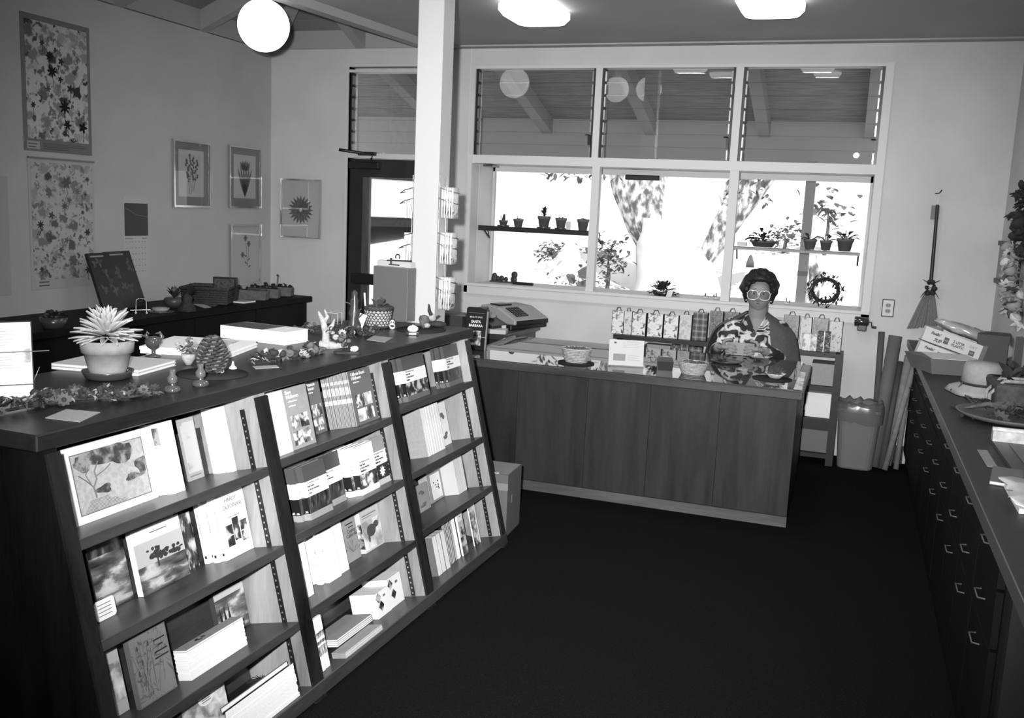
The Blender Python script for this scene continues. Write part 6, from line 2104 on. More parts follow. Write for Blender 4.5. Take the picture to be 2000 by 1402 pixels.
MB().box(-w * 0.62, w * 0.62, -0.031, -0.027, 28 * k, 28 * k + 0.002).box(w * 0.62, w * 0.62 + 0.002, -0.031, -0.027, 0, 28 * k).box(-w * 0.62 - 0.002, -w * 0.62, -0.031, -0.027, 0, 28 * k).build('edges', e, t2)
# papers under and on the glass
flat_card('white_slip', 'white paper slip lying beside the black boxed book', [(965, 672), (984, 675), (994, 668), (975, 666)], ZC0, M_WHITE)
flat_card('grey_blotter', 'thin grey sheet at the left back corner of the counter', [(972, 668), (1000, 676), (1020, 668), (985, 660)], ZC0 - 0.004, C_PALE, th=0.001)
p, k = cspot(1076, 679)
t = thing('pen', 'dark pen lying on the counter left of the nut basket', 'pen', p + V((0, 0, 0.004)), 0.35)
MB().tube([(-10 * k, 0, 0), (8 * k, 0, 0)], 0.0045, 8).build('barrel', M_BLACK, t)
MB().tube([(-10 * k, 0, 0), (-12 * k, 0, 0)], [0.004, 0.001], 8).build('nib', M_METAL, t)

def round_basket(label, px, py, rx, h, fill_m, kinds, seed, mat_oval=None):
    p, k = cspot(px, py)
    if mat_oval:
        o = tag(MB().lathe([(mat_oval * k, 0), (mat_oval * k, 2 * k), (0, 2.2 * k)], 36, sy=0.9).build('felt_mat', M_MAT, loc=p), 'oval dark mat under the nut basket on the counter', 'mat')
        p = p + V((0, 0, 2.3 * k))
    t = thing('small_basket', label, 'basket', p)
    R0, R1 = rx * 0.72 * k, rx * k
    n = 9
    for i in range(n):
        z = h * k * (i + 0.5) / n
        r = R0 + (R1 - R0) * (i / (n - 1)) ** 0.8
        b = MB()
        m_ = 36
        pts = [V((r * math.cos(2 * math.pi * j / m_) * (1 + 0.012 * (1 if (j + i) % 2 else -1)), r * 0.86 * math.sin(2 * math.pi * j / m_) * (1 + 0.012 * (1 if (j + i) % 2 else -1)), z)) for j in range(m_ + 1)]
        b.tube(pts, h * k / n * 0.58, 5)
        b.build('weave_row', M_WICK, t)
    MB().lathe([(0, 1 * k), (R0, 1 * k), (R0, 3 * k), (0, 3 * k)], 24, sy=0.86).build('bottom', M_WICK, t)
    MB().lathe([(R1 * 0.95, h * 0.7 * k), (0, h * 0.95 * k)], 24, sy=0.86).build('filling_bed', fill_m, t)
    rn = random.Random(seed)
    b = MB()
    for i in range(70):
        a, q = rn.uniform(0, 6.28), math.sqrt(rn.random()) * R1 * 0.88
        if kinds == 'nuts':
            b.ball((q * math.cos(a), q * 0.86 * math.sin(a), h * 0.9 * k + rn.uniform(-0.004, 0.006)), (0.008, 0.007, 0.007), 7, 5)
        else:
            d = V((rn.uniform(-1, 1), rn.uniform(-1, 1), rn.uniform(-0.2, 0.7)))
            c = V((q * math.cos(a), q * 0.86 * math.sin(a), h * 0.92 * k))
            b.tube([c, c + d * 0.012, c + d * 0.03 + V((0, 0, -0.006))], 0.0016, 4)
    b.build('filling', [M_DRY[1]] if kinds == 'nuts' else fill_m, t)['kind'] = 'stuff'
    return t
round_basket('small round basket of nuts standing on an oval dark mat', 1125, 709, 29, 28, M_DRY[1], 'nuts', 3, 36)
round_basket('small oval basket of dark shredded filling right of the black box', 1353, 730, 29, 24, M_DRY[1], 'straw', 4)

# sign in a clear slanted holder
f, r = atZ(1187, 713, ZC0), atZ(1257, 717, ZC0)
p = (f + r) / 2
k = (p - EYE).dot(_fwd) / FPX
t = thing('sign_holder', 'white notice in a slanted clear holder between the nut basket and the black box', 'sign', p, math.atan2((r - f).y, (r - f).x))
w = (r - f).length
h = 52 * k
MB().box(-w / 2 + 0.003, w / 2 - 0.003, 0.002, 0.003, 0.004, h).build('notice', M_WHITE, t, rot=(-0.3, 0, 0))
MB().box(-w / 2, w / 2, -0.001, 0.001, 0, h + 0.004).build('front_pane', M_ACRYL, t, rot=(-0.3, 0, 0))
MB().box(-w / 2, w / 2, -0.035, 0.0, 0, 0.003).box(-w / 2, w / 2, -0.036, -0.033, 0, 0.008).build('foot', M_ACRYL, t)
MB().box(-w * 0.36, -w * 0.02, 0.0008, 0.002, h * 0.2, h * 0.46).build('picture', C_GREY, t, rot=(-0.3, 0, 0))
b = MB()
for i in range(7):
    z = h * (0.9 - 0.062 * i) if i < 4 else h * (0.40 - 0.08 * (i - 4))
    b.box(-w * 0.12 if i < 4 else w * 0.04, w * (0.38 - 0.05 * (i % 2)), 0.001, 0.002, z, z + 0.0022)
b.build('text_lines', C_PALE, t, rot=(-0.3, 0, 0))
MB().ball((-w * 0.32, 0.0015, h * 0.88), (0.008, 0.0006, 0.006), 8, 6).build('flower_mark', C_MID, t, rot=(-0.3, 0, 0))
# black box
p, k = cspot(1298, 722)
t = thing('black_box', 'small black box with a slotted lid on the counter', 'box', p, 0.25)
w = 14 * k
MB().hexa([(-w, -w * 0.9, 0), (w, -w * 0.9, 0), (w, w * 0.9, 0), (-w, w * 0.9, 0), (-w * 1.12, -w, 18 * k), (w * 1.12, -w, 18 * k), (w * 1.12, w, 18 * k), (-w * 1.12, w, 18 * k)]).build('body', M_BLACK, t)
MB().hexa([(-w * 1.12, -w, 18 * k), (w * 1.12, -w, 18 * k), (w * 1.12, w, 18 * k), (-w * 1.12, w, 18 * k), (-w * 0.9, -w * 0.8, 26 * k), (w * 0.9, -w * 0.8, 26 * k), (w * 0.9, w * 0.8, 26 * k), (-w * 0.9, w * 0.8, 26 * k)]).build('lid', C_BLK, t)
MB().box(-w * 0.4, w * 0.4, -w * 0.3, w * 0.2, 26 * k, 28 * k).build('knob', C_GREY, t)
# dish garden on a dark mat at the right, little plant behind, papers under the glass
p, k = cspot(1508, 740)
o = tag(MB().lathe([(38 * k, 0), (38 * k, 1.6 * k), (0, 1.8 * k)], 36).build('felt_mat', M_MAT, loc=p), 'round dark mat at the right end of the counter', 'mat')
t = thing('dish_garden', 'feathery plant in a white dish on the round dark mat', 'potted plant', p + V((0.015, 0.02, 2 * k)))
MB().lathe([(11 * k, 0), (19 * k, 8 * k), (20 * k, 9 * k), (17 * k, 8 * k), (0, 6 * k)], 26, wob=lambda t, i: 1 + 0.04 * math.sin(7 * t)).build('dish', C_WHITE, t)
b = MB()
rn = random.Random(5)
for i in range(130):
    a, e = rn.uniform(0, 6.28), rn.uniform(0.15, 1.3)
    d = V((math.cos(a) * math.cos(e), math.sin(a) * math.cos(e), math.sin(e)))
    c = V((rn.uniform(-9, 9) * k, rn.uniform(-8, 8) * k, 7 * k))
    L_ = rn.uniform(10, 20) * k
    b.tube([c, c + d * L_ * 0.6, c + d * L_ - V((0, 0, 2 * k))], 0.0013, 4)
b.build('fronds', M_LEAF2, t)['kind'] = 'stuff'
MB().tube([(-4 * k, 0, 6 * k), (-3 * k, 0, 30 * k)], 1.4 * k, 8).ball((-3 * k, 0, 30 * k), 2.4 * k, 8, 6).build('glass_drop', M_ACRYL, t)
p, k = cspot(1418, 711)
t = thing('saucer_plant', 'low spiky plant on a grey saucer at the woman\'s right hand', 'potted plant', p)
MB().lathe([(12 * k, 0), (30 * k, 5 * k), (31 * k, 7 * k), (24 * k, 6 * k), (0, 5 * k)], 28, sy=0.8).build('saucer', M_DARKPOT, t)
b = MB()
for i in range(26):
    a, e = rn.uniform(0, 6.28), rn.uniform(0.2, 1.2)
    b.leaf((-10 * k + rn.uniform(-6, 6) * k, rn.uniform(-4, 4) * k, 5 * k), (math.cos(a) * math.cos(e), math.sin(a) * math.cos(e), math.sin(e)), rn.uniform(10, 20) * k, 5 * k, bend=0.3)
b.build('leaves', M_LEAF2, t)['kind'] = 'stuff'
flat_card('printed_sheet', 'printed sheet lying under the right end of the counter glass', [(1530, 757), (1566, 763), (1574, 728), (1545, 722)], ZC0 - 0.004, PH_D, th=0.001)
flat_card('printed_sheet', 'mottled printed sheet on the counter before the woman', [(1415, 742), (1480, 752), (1492, 732), (1432, 727)], ZC0 - 0.004, photo('printed_sheet_tone', [(0.4, 0.12), (0.55, 0.3), (0.65, 0.5)], 18), th=0.001)
flat_card('white_slip', 'small white label near the right edge of the counter', [(1548, 742), (1561, 744), (1563, 738), (1551, 736)], ZC0 - 0.002, M_WHITE, th=0.001)

# ------------------------------------------------------------------ desk return: register, display box, trays
ZR = 0.79
c1, c2 = atZ(1003, 640, ZR), atZ(1068, 630, ZR)
t = thing('cash_register', 'pale grey desk calculator register with a dark keypad on the desk return', 'register', V((-2.45, 6.93, ZR + 0.001)), -0.35)
m3 = basis((-0.19, 0, 0), (0, 1, 0), (0, 0, 1), (1, 0, 0))
MB().prism([(-0.22, 0.0), (0.22, 0.0), (0.22, 0.035), (-0.22, 0.035)], 0.01, 0.37, T=m3).build('base', M_BLACK, t, bevel=0.006)
m4 = basis((0, 0, 0), (1, 0, 0), (0, 0, 1), (0, -1, 0))
M_CASE = mat('case_plastic', 0.33, 0.5, 0.4)
MB().prism([(-0.19, 0.037), (0.2, 0.037), (0.2, 0.075), (0.03, 0.155), (-0.14, 0.165), (-0.19, 0.09)], -0.21, 0.2, T=m4).build('case', M_CASE, t, bevel=0.008)
sl = math.atan2(0.08, 0.17)
kp = MB()
for i in range(5):
    for j in range(5):
        x = 0.055 + 0.024 * i
        y = -0.12 + 0.03 * j
        z = 0.155 - (x - 0.03) * 0.08 / 0.17
        kp.obox((x, y, z + 0.004), (0.009, 0, -0.009 * math.tan(sl)), (0, 0.011, 0), (0.002, 0, 0.004))
kp.build('keys', C_BLK, t)['kind'] = 'stuff'
MB().box(-0.12, -0.02, -0.12, 0.02, 0.155, 0.172).build('printer_slot', C_BLK, t)
MB().hexa([(0.2, -0.18, 0.037), (0.204, -0.18, 0.037), (0.204, 0.2, 0.037), (0.2, 0.2, 0.037), (0.2, -0.18, 0.07), (0.204, -0.18, 0.07), (0.204, 0.2, 0.07), (0.2, 0.2, 0.07)]).build('front_strip', M_BLACK, t)
p, k = spot(975, 646, ZR)
t = thing('telephone', 'black telephone with a pale handset and a white number label', 'telephone', V((-2.52, 6.56, ZR + 0.001)), -0.25)
MB().prism([(-0.11, 0.0), (0.13, 0.0), (0.13, 0.05), (-0.02, 0.115), (-0.11, 0.12)], -0.1, 0.1, T=m4).build('body', M_BLACK, t, bevel=0.006)
MB().ball((0.02, 0, 0.118), (0.05, 0.09, 0.014), 16, 8, rot=Matrix.Rotation(math.atan2(0.065, 0.15), 3, 'Y')).build('dial', C_GREY, t)
MB().tube([(-0.08, -0.11, 0.13), (-0.06, -0.09, 0.15), (-0.06, 0.09, 0.15), (-0.08, 0.11, 0.13)], 0.018, 10).build('handset', C_BLK, t)
MB().box(0.1305, 0.132, 0.02, 0.075, 0.008, 0.045).build('number_label', M_WHITE, t)
t = tag(MB().box(-0.1, 0.1, -0.06, 0.06, 0, 0.03).build('note_block', C_PALE, loc=V((-2.42, 6.46, ZR + 0.001)), rot=(0, 0, 0.2)), 'block of pale notes before the black telephone', 'notepad')
p, k = spot(888, 632, ZR)
t = thing('paper_tray', 'grey wooden box of papers beside the right foot of the post', 'box', V((-2.78, 6.52, ZR + 0.001)), 0.0)
MB().box(-0.12, 0.12, -0.08, 0.08, 0, 0.006).box(-0.12, 0.12, -0.08, -0.072, 0.006, 0.1).box(-0.12, 0.12, 0.072, 0.08, 0.006, 0.1).box(-0.12, -0.112, -0.072, 0.072, 0.006, 0.1).box(0.112, 0.12, -0.072, 0.072, 0.006, 0.1).build('tray', C_DK, t)
MB().box(-0.11, 0.14, -0.07, 0.07, 0.1005, 0.115).build('papers', C_MID, t)
t = tag(MB().box(-0.13, 0.13, -0.09, 0.09, 0, 0.02).build('paper_stack', C_PALE, loc=V((-2.72, 6.85, ZR + 0.001)), rot=(0, 0, 0.15)), 'stack of pale papers behind the grey paper box', 'papers')

# chair behind the counter
t = thing('arm_chair', 'dark chair with a curved wooden arm behind the left end of the counter', 'chair', (-1.98, 6.78, 0), 0.4)
MB().box(-0.22, 0.22, -0.22, 0.22, 0.42, 0.46).build('seat', M_DARK, t, bevel=0.015)
for sx in (-0.2, 0.2):
    for sy in (-0.2, 0.2):
        MB().tube([(sx, sy, 0), (sx * 0.95, sy * 0.95, 0.42)], 0.016, 8).build('leg', M_DARK, t)
    MB().tube([(sx * 1.1, 0.2, 0.66), (sx * 1.2, 0.0, 0.665), (sx * 1.1, -0.19, 0.62), (sx * 1.05, -0.2, 0.44)], [0.022, 0.024, 0.02, 0.015], 8).build('arm', M_BLACK, t)
MB().tube([(-0.22, 0.2, 0.44), (-0.22, 0.22, 0.60), (0.22, 0.22, 0.60), (0.22, 0.2, 0.44)], 0.018, 8).box(-0.2, 0.2, 0.2, 0.22, 0.50, 0.59).build('backrest', M_DARK, t)

# ------------------------------------------------------------------ gift bags and boxes on the black shelf unit
PAPERS = [prints('bag_flowers', 0.72, 0.08, 16, 0.55, seed=1.0), prints('bag_sprigs', 0.62, 0.2, 22, 0.5, seed=2.0), photo('bag_marble', [(0.4, 0.42), (0.5, 0.62), (0.6, 0.5)], 24, seed=3),
          photo('bag_scroll', [(0.42, 0.07), (0.5, 0.22), (0.58, 0.1)], 26, dist=2, seed=4), prints('bag_dark_flowers', 0.06, 0.45, 30, 0.55, seed=5.0), photo('bag_bright', [(0.4, 0.3), (0.55, 0.75)], 30, seed=6)]
def plaid():
    if 'bag_plaid' in _mats:
        return _mats['bag_plaid']
    m = bpy.data.materials.new('bag_plaid')
    m.use_nodes = True
    nt = m.node_tree
    tc = nt.nodes.new('ShaderNodeTexCoord')
    outs = []
    for d in ('X', 'Z'):
        w_ = nt.nodes.new('ShaderNodeTexWave')
        w_.bands_direction = d
        w_.inputs['Scale'].default_value = 7
        nt.links.new(tc.outputs['Object'], w_.inputs[0])
        outs.append(ramp(nt, w_.outputs['Fac'], [(0.0, 0.02), (0.45, 0.05), (0.5, 0.12), (0.93, 0.1), (0.97, 0.4)], 'CONSTANT'))
    mx = nt.nodes.new('ShaderNodeMix')
    mx.data_type = 'RGBA'
    mx.inputs['Factor'].default_value = 0.5
    nt.links.new(outs[0], mx.inputs['A'])
    nt.links.new(outs[1], mx.inputs['B'])
    nt.links.new(mx.outputs['Result'], nt.nodes['Principled BSDF'].inputs['Base Color'])
    _mats['bag_plaid'] = m
    return m
def gift_bag(label, px0, px1, pyb, pyt, m, z, y=6.95, handle=True, depth=0.055, rot=0.0):
    a, b_ = atY(px0, pyb, y), atY(px1, pyb, y)
    w = b_.x - a.x
    h = atY((px0 + px1) / 2, pyt, y).z - z
    t = thing('gift_bag', label, 'gift bag', ((a.x + b_.x) / 2, y, z + 0.001), rot, 'gift bags on the black shelf')
    MB().hexa([(-w / 2, 0, 0), (w / 2, 0, 0), (w / 2, depth, 0), (-w / 2, depth, 0), (-w / 2, 0.004, h), (w / 2, 0.004, h), (w / 2, depth - 0.008, h), (-w / 2, depth - 0.008, h)]).build('bag', m, t)
    for x0, x1 in ((-w / 2, -w / 2 + 0.002), (w / 2 - 0.002, w / 2 + 0.001)):
        MB().box(x0, x1, -0.001, depth, 0, h).build('gusset', M_INK if m is not PAPERS[2] else C_DK, t)
    if handle:
        MB().tube([(-w * 0.2, 0.01, h - 0.002), (-w * 0.1, 0.006, h + 0.025), (w * 0.12, 0.006, h + 0.028), (w * 0.22, 0.01, h - 0.002)], 0.0028, 6).build('handle', C_DK, t)
    return t
TOPZ = 0.80
bags = [('leftmost white flowered gift bag, seen cornerwise', 1194, 1217, 645, 607, 0), ('narrow side of a flowered gift bag, second from the left', 1217, 1233, 647, 608, 1),
        ('white gift bag with a fan of thin flowers, third from the left', 1233, 1260, 651, 611, 0), ('white gift bag with one dark bloom, fourth from the left', 1263, 1293, 655, 613, 0),
        ('white gift bag with a grey bloom, fifth from the left', 1295, 1323, 657, 616, 0), ('pale marbled gift bag left of the plaid one', 1325, 1349, 657, 615, 2),
        ('dark plaid gift bag', 1351, 1379, 660, 611, 9), ('grey scrolled gift bag right of the plaid one', 1384, 1409, 660, 608, 3), ('grey scrolled gift bag half hidden by the grey cape', 1412, 1440, 662, 610, 3),
        ('dark gift bag at the woman\'s left shoulder', 1527, 1557, 672, 616, 3), ('white gift bag with curling ribbons right of the woman', 1560, 1582, 674, 620, 1),
        ('dark scrolled gift bag at the back of the right end', 1585, 1614, 676, 622, 3), ('flowered gift bag with a crossed handle at the far right end', 1616, 1642, 680, 628, 1)]
for lab, a, b_, yb, yt, mi in bags:
    gift_bag(lab, a, b_, yb, yt, plaid() if mi == 9 else PAPERS[mi], TOPZ, y=6.99 if a > 1520 else 6.95)
def parcel(name, label, px0, px1, pyb, pyt, m, z, y, depth=0.06, ribbon=None, cat='gift box', rot=0.0):
    a, b_ = atY(px0, pyb, y), atY(px1, pyb, y)
    w = b_.x - a.x
    h = max(atY((px0 + px1) / 2, pyt, y).z - z, 0.01)
    t = thing(name, label, cat, ((a.x + b_.x) / 2, y, z + 0.001), rot)
    MB().box(-w / 2, w / 2, 0, depth, 0, h).build('body', m, t, bevel=0.003)
    if ribbon:
        MB().box(-0.003, 0.003, -0.001, 0, 0, h).box(-0.003, 0.003, -0.001, depth, h, h + 0.001).build('ribbon', ribbon, t)
    else:
        MB().box(-w / 2 - 0.001, w / 2 + 0.001, -0.001, depth + 0.001, h - min(0.02, h * 0.25), h + 0.0012).build('lid', m, t)
    return t
parcel('gift_box', 'small pale wrapped box before the bags right of the woman', 1566, 1594, 682, 652, PAPERS[5], TOPZ, 6.915, 0.05, C_WHITE)
parcel('gift_box', 'small dark flowered box with a white ribbon top at the right end', 1595, 1620, 684, 648, PAPERS[4], TOPZ, 6.91, 0.06, C_WHITE)
Z2 = 0.56
# seen over the counter, between the sign and the woman: things on the second shelf stand higher on a riser of papers
def riser(label, x0, x1, h, m, y=6.92):
    return tag(MB().box(x0, x1, y, y + 0.2, 0, h).build('paper_stack', m, loc=(0, 0, Z2 + 0.001)), label, 'papers')
for i, (a, b_, mm) in enumerate(((1258, 1312, C_PALE), (1312, 1372, M_WHITE))):
    q0, q1 = atY(a, 690, 6.92).x, atY(b_, 690, 6.92).x
    riser(('stack of pale papers on the second black shelf, left one', 'stack of white papers on the second black shelf, right one')[i], q0, q1 - 0.005, 0.10, mm)
ZR2 = Z2 + 0.102
parcel('gift_box', 'ribbed grey box under the gift bags, behind the sign', 1260, 1308, 692, 674, C_GREY, ZR2, 6.95, 0.1)
parcel('gift_box', 'dark flowered little box behind the black box', 1310, 1328, 691, 674, PAPERS[4], ZR2, 6.94, 0.05)
parcel('gift_box', 'dark plaid little box behind the second basket', 1328, 1344, 692, 670, plaid(), ZR2, 6.96, 0.05)
parcel('gift_box', 'plaid box with a pale lid behind the second basket', 1345, 1370, 696, 678, plaid(), ZR2, 6.93, 0.06)
# right end of the unit, level by level
def shelf_box(name, label, px0, px1, pyb, pyt, m, z, y=6.93, d=0.2, cat='box'):
    return parcel(name, label, px0, px1, pyb, pyt, m, z, y, d, cat=cat)
shelf_box('letter_tray', 'grey box of envelopes on the second shelf right of the woman', 1584, 1631, 738, 711, C_GREY, 0.561)
shelf_box('paper_ream', 'white paper pile on the third shelf right of the counter end', 1573, 1625, 794, 768, M_WHITE, 0.331)
shelf_box('dark_carton', 'black carton at the bottom of the shelf unit', 1566, 1624, 838, 818, M_BLACK, 0.22, d=0.18)
o = shelf_box('grey_carton', 'grey carton under the black one in the shelf unit', 1562, 1622, 866, 840, C_MID, 0.081)
# ------------------------------------------------------------------ plants in the window box
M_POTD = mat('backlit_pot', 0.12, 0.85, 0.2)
YS = 7.52
def shelf_at(label, px0, px1, v0, v1, kind):
    a, b = atY(px0, v0, YS), atY(px1, v1, YS)
    z = a.z
    t = thing('window_shelf', label, 'shelf', ((a.x + b.x) / 2, YS, z))
    w = b.x - a.x
    if kind == 'wire':
        for i in range(9):
            y = -0.09 + 0.0225 * i
            MB().tube([(-w / 2, y, -0.004), (w / 2, y, -0.004)], 0.003, 5).build('wire', M_STEEL, t)
        MB().tube([(-w / 2, -0.095, 0.002), (w / 2, -0.095, 0.002)], 0.005, 6).tube([(-w / 2, -0.095, -0.03), (w / 2, -0.095, -0.03)], 0.005, 6).box(-w / 2, w / 2, -0.0955, -0.0945, -0.03, 0.002).build('front_rail', M_DARK, t)
        for x in (-w / 2 + 0.01, w / 2 + 0.03):
            MB().tube([(x, -0.09, -0.01), (x, 0.09, -0.01), (x, 0.15, -0.1), (x, 0.0, -0.02)], 0.006, 6).build('bracket', M_DARK, t)
    else:
        MB().box(-w / 2, w / 2, -0.1, 0.1, -0.018, 0).build('board', mat('shelf_strip', 0.3, 0.6, 0.3), t)
        for x in (-w / 2 + 0.01, w / 2 - 0.01):
            MB().tube([(x, -0.08, -0.02), (x, 0.1, -0.02), (x, 0.16, -0.1)], 0.006, 6).build('bracket', M_DARK, t)
    return z
zA = shelf_at('narrow wire shelf across the left bay of the window', 942, 1158, 441, 452, 'wire')
zA = atY(1050, 447, YS).z
zB = shelf_at('plain shelf across the right bay of the window', 1434, 1680, 481, 492, 'board')
zB = atY(1555, 486, YS).z

def pot_plant(label, px, pyb, pyt_pot, pyt, wpx, z, style, seed, saucer=0, y=YS, name='potted_plant', tall_rim=True, m=None):
    c = atY(px, pyb, y)
    k = (c - EYE).dot(_fwd) / FPX
    t = thing(name, label, 'potted plant', (c.x, y, z + 0.001))
    z0 = 0
    if saucer:
        MB().lathe([(saucer * 0.8 * k, 0), (saucer * k, 4 * k), (saucer * 0.9 * k, 4 * k), (0, 2 * k)], 22).build('saucer', M_DARKPOT, t)
        z0 = 2.2 * k
    h = (pyb - pyt_pot) * k - z0
    r = wpx / 2 * k
    rim = h * 0.25
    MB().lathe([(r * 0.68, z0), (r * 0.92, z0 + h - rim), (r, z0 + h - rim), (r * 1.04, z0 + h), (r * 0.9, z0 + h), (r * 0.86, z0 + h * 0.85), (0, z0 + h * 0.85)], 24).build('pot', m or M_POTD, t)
    rn = random.Random(seed)
    H = (pyt_pot - pyt) * k
    zt = z0 + h * 0.9
    b = MB()
    if style == 'spike':
        b.tube([(0, 0, zt), (0.1 * H, 0, zt + H)], [4 * k, 2 * k], 8)
        b.tube([(-5 * k, 0, zt), (-6 * k, 0, zt + H * 0.8)], 0.6 * k, 5)
    elif style == 'rosette':
        for i in range(26):
            a, e = rn.uniform(0, 6.28), rn.uniform(0.2, 1.5)
            zz = zt + H * rn.uniform(0.1, 0.65)
            b.leaf((0, 0, zz), (math.cos(a) * math.cos(e), math.sin(a) * math.cos(e), math.sin(e)), 14 * k, 5 * k, bend=0.1)
        b.tube([(0, 0, zt), (0, 0, zt + H * 0.7)], 2 * k, 6)
    elif style == 'mound':
        for i in range(60):
            a, e = rn.uniform(0, 6.28), rn.uniform(0.0, 1.4)
            d = V((math.cos(a) * math.cos(e), math.sin(a) * math.cos(e), math.sin(e)))
            b.leaf((d.x * r * 0.7, d.y * r * 0.7, zt + d.z * H * 0.4), d, H * 0.6, H * 0.42, bend=0.5)
    elif style == 'sprawl':
        for i in range(10):
            a, e = rn.uniform(0, 6.28), rn.uniform(0.3, 1.2)
            d = V((math.cos(a) * math.cos(e), math.sin(a) * math.cos(e), math.sin(e)))
            b.leaf((d.x * r * 0.4, d.y * r * 0.4, zt), d, H * rn.uniform(0.6, 1.2), H * 0.5, bend=0.4)
        b.tube([(-2 * k, 0, zt), (-3 * k, 0, zt + H)], 0.6 * k, 5)
    elif style == 'leafy':
        for i in range(46):
            a, e = rn.uniform(0, 6.28), rn.uniform(0.1, 1.3)
            d = V((math.cos(a) * math.cos(e), math.sin(a) * math.cos(e), math.sin(e)))
            s = d * H * rn.uniform(0.1, 0.7)
            b.leaf((s.x * 1.1, s.y, zt + s.z * 0.8), d, H * 0.42, H * 0.22, bend=0.5, fold=0.25)
    elif style == 'violet':
        for i in range(9):
            a = rn.uniform(0, 6.28)
            e = rn.uniform(0.2, 0.9)
            d = V((math.cos(a) * math.cos(e), math.sin(a) * math.cos(e) * 0.6, math.sin(e)))
            b.tube([(0, 0, zt), d * r * 0.9 + V((0, 0, zt))], 0.8 * k, 5)
            b.leaf(d * r * 0.8 + V((0, 0, zt)), d, r * 1.2, r * 0.9, bend=0.4, fold=0.1)
        b.box(-1.4 * k, 1.4 * k, -2 * k, -1 * k, zt, zt + H * 0.9, 1)
    b.build('foliage', [M_LEAF, M_CREAM], t)['kind'] = 'stuff'
    return t
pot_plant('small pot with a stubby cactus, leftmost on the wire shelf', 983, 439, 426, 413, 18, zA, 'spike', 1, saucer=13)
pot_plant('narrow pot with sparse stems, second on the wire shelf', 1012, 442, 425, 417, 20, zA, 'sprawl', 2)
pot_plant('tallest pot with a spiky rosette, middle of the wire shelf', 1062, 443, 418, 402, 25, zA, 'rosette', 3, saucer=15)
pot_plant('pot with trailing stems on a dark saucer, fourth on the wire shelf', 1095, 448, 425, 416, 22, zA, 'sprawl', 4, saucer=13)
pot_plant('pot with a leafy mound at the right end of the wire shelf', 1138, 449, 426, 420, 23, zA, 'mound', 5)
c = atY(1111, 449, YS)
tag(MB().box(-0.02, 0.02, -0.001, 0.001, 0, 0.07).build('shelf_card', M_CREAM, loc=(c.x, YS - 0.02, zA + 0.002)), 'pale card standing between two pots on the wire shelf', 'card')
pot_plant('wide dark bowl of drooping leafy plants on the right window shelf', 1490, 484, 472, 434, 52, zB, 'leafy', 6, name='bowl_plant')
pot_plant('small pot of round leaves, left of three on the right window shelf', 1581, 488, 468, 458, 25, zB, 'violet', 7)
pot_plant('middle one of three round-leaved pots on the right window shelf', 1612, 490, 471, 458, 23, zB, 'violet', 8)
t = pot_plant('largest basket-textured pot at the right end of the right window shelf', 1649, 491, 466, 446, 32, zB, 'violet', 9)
c = atY(1449, 482, YS)
tag(MB().box(-0.035, 0.035, -0.02, 0.02, 0, 0.03).build('shelf_card', M_CREAM, loc=(c.x, YS, zB + 0.001)), 'pale block at the left end of the right window shelf', 'block')
# on the sill of the window box
ZSILL = 1.0685
def sill(px, py, y=None):
    p = atZ(px, py, ZSILL)
    return p
p = atY(985, 551, 7.62)
k = (p - EYE).dot(_fwd) / FPX
t = thing('pad_cactus', 'row of small round cactus pads on the sill at the left end of the window', 'cactus', (p.x, 7.60, ZSILL))
for dx, r, h in ((-20, 6, 14), (-12, 5, 4), (-4, 5.5, 10), (5, 4.5, 8), (21, 7, 18)):
    MB().ball((dx * k, 0, (r + 2) * k if h < 12 else r * k), (r * k, 2.6 * k, r * 1.1 * k), 12, 8, jit=0.06).build('pad', M_LEAF, t)
    if h >= 12:
        MB().ball((dx * k + 1 * k, 0, (h - 2) * k), (r * 0.95 * k, 2.6 * k, r * k), 12, 8, jit=0.06).build('pad', M_LEAF, t)
MB().box(-28 * k, 26 * k, -4 * k, 4 * k, 0, 3 * k).build('tray', M_DARKPOT, t)
a, b = atY(1001, 553, 7.5), atY(1041, 557, 7.5)
tag(MB().box(a.x, b.x, 7.49, 7.52, ZSILL + 0.0005, ZSILL + 0.022).build('black_bar', M_BLACK, bevel=0.004), 'short black bar lying on the sill right of the cactus pads', 'bar')
def bush(name, label, px, py, wpx, hpx, y, z, n, seed, lw=0.3, m=None, spiky=False, cat='plant'):
    p = atY(px, py, y)
    k = (p - EYE).dot(_fwd) / FPX
    t = thing(name, label, cat, (p.x, y, z))
    rn = random.Random(seed)
    b = MB()
    for i in range(n):
        a, e = rn.uniform(0, 6.28), rn.uniform(0.0, 1.5)
        d = V((math.cos(a) * math.cos(e), math.sin(a) * math.cos(e), math.sin(e)))
        s = rn.uniform(0.3, 0.9)
        b.leaf((d.x * wpx * 0.4 * k * s, d.y * min(wpx * 0.4 * k, 0.12) * s, d.z * hpx * 0.75 * k * s + 0.01), d, hpx * 0.34 * k, hpx * lw * k * (0.3 if spiky else 0.7), bend=0.4)
    b.build('foliage', m or M_LEAF, t)['kind'] = 'stuff'
    MB().lathe([(wpx * 0.2 * k, 0), (wpx * 0.3 * k, 7 * k), (0, 7 * k)], 16, sy=0.7).build('pot', M_DARKPOT, t)
    return t
bush('sill_plant', 'dense dark plant on the sill under the middle bay of the window', 1294, 579, 78, 34, 7.45, ZSILL, 160, 3)
p = atY(1308, 576, 7.38)
tag(MB().box(-0.02, 0.02, -0.001, 0.001, 0, 0.05).build('plant_tag', M_CREAM, loc=(p.x, 7.33, ZSILL + 0.0005), rot=(-0.1, 0.25, 0)), 'pale tag standing before the dense dark sill plant', 'tag')
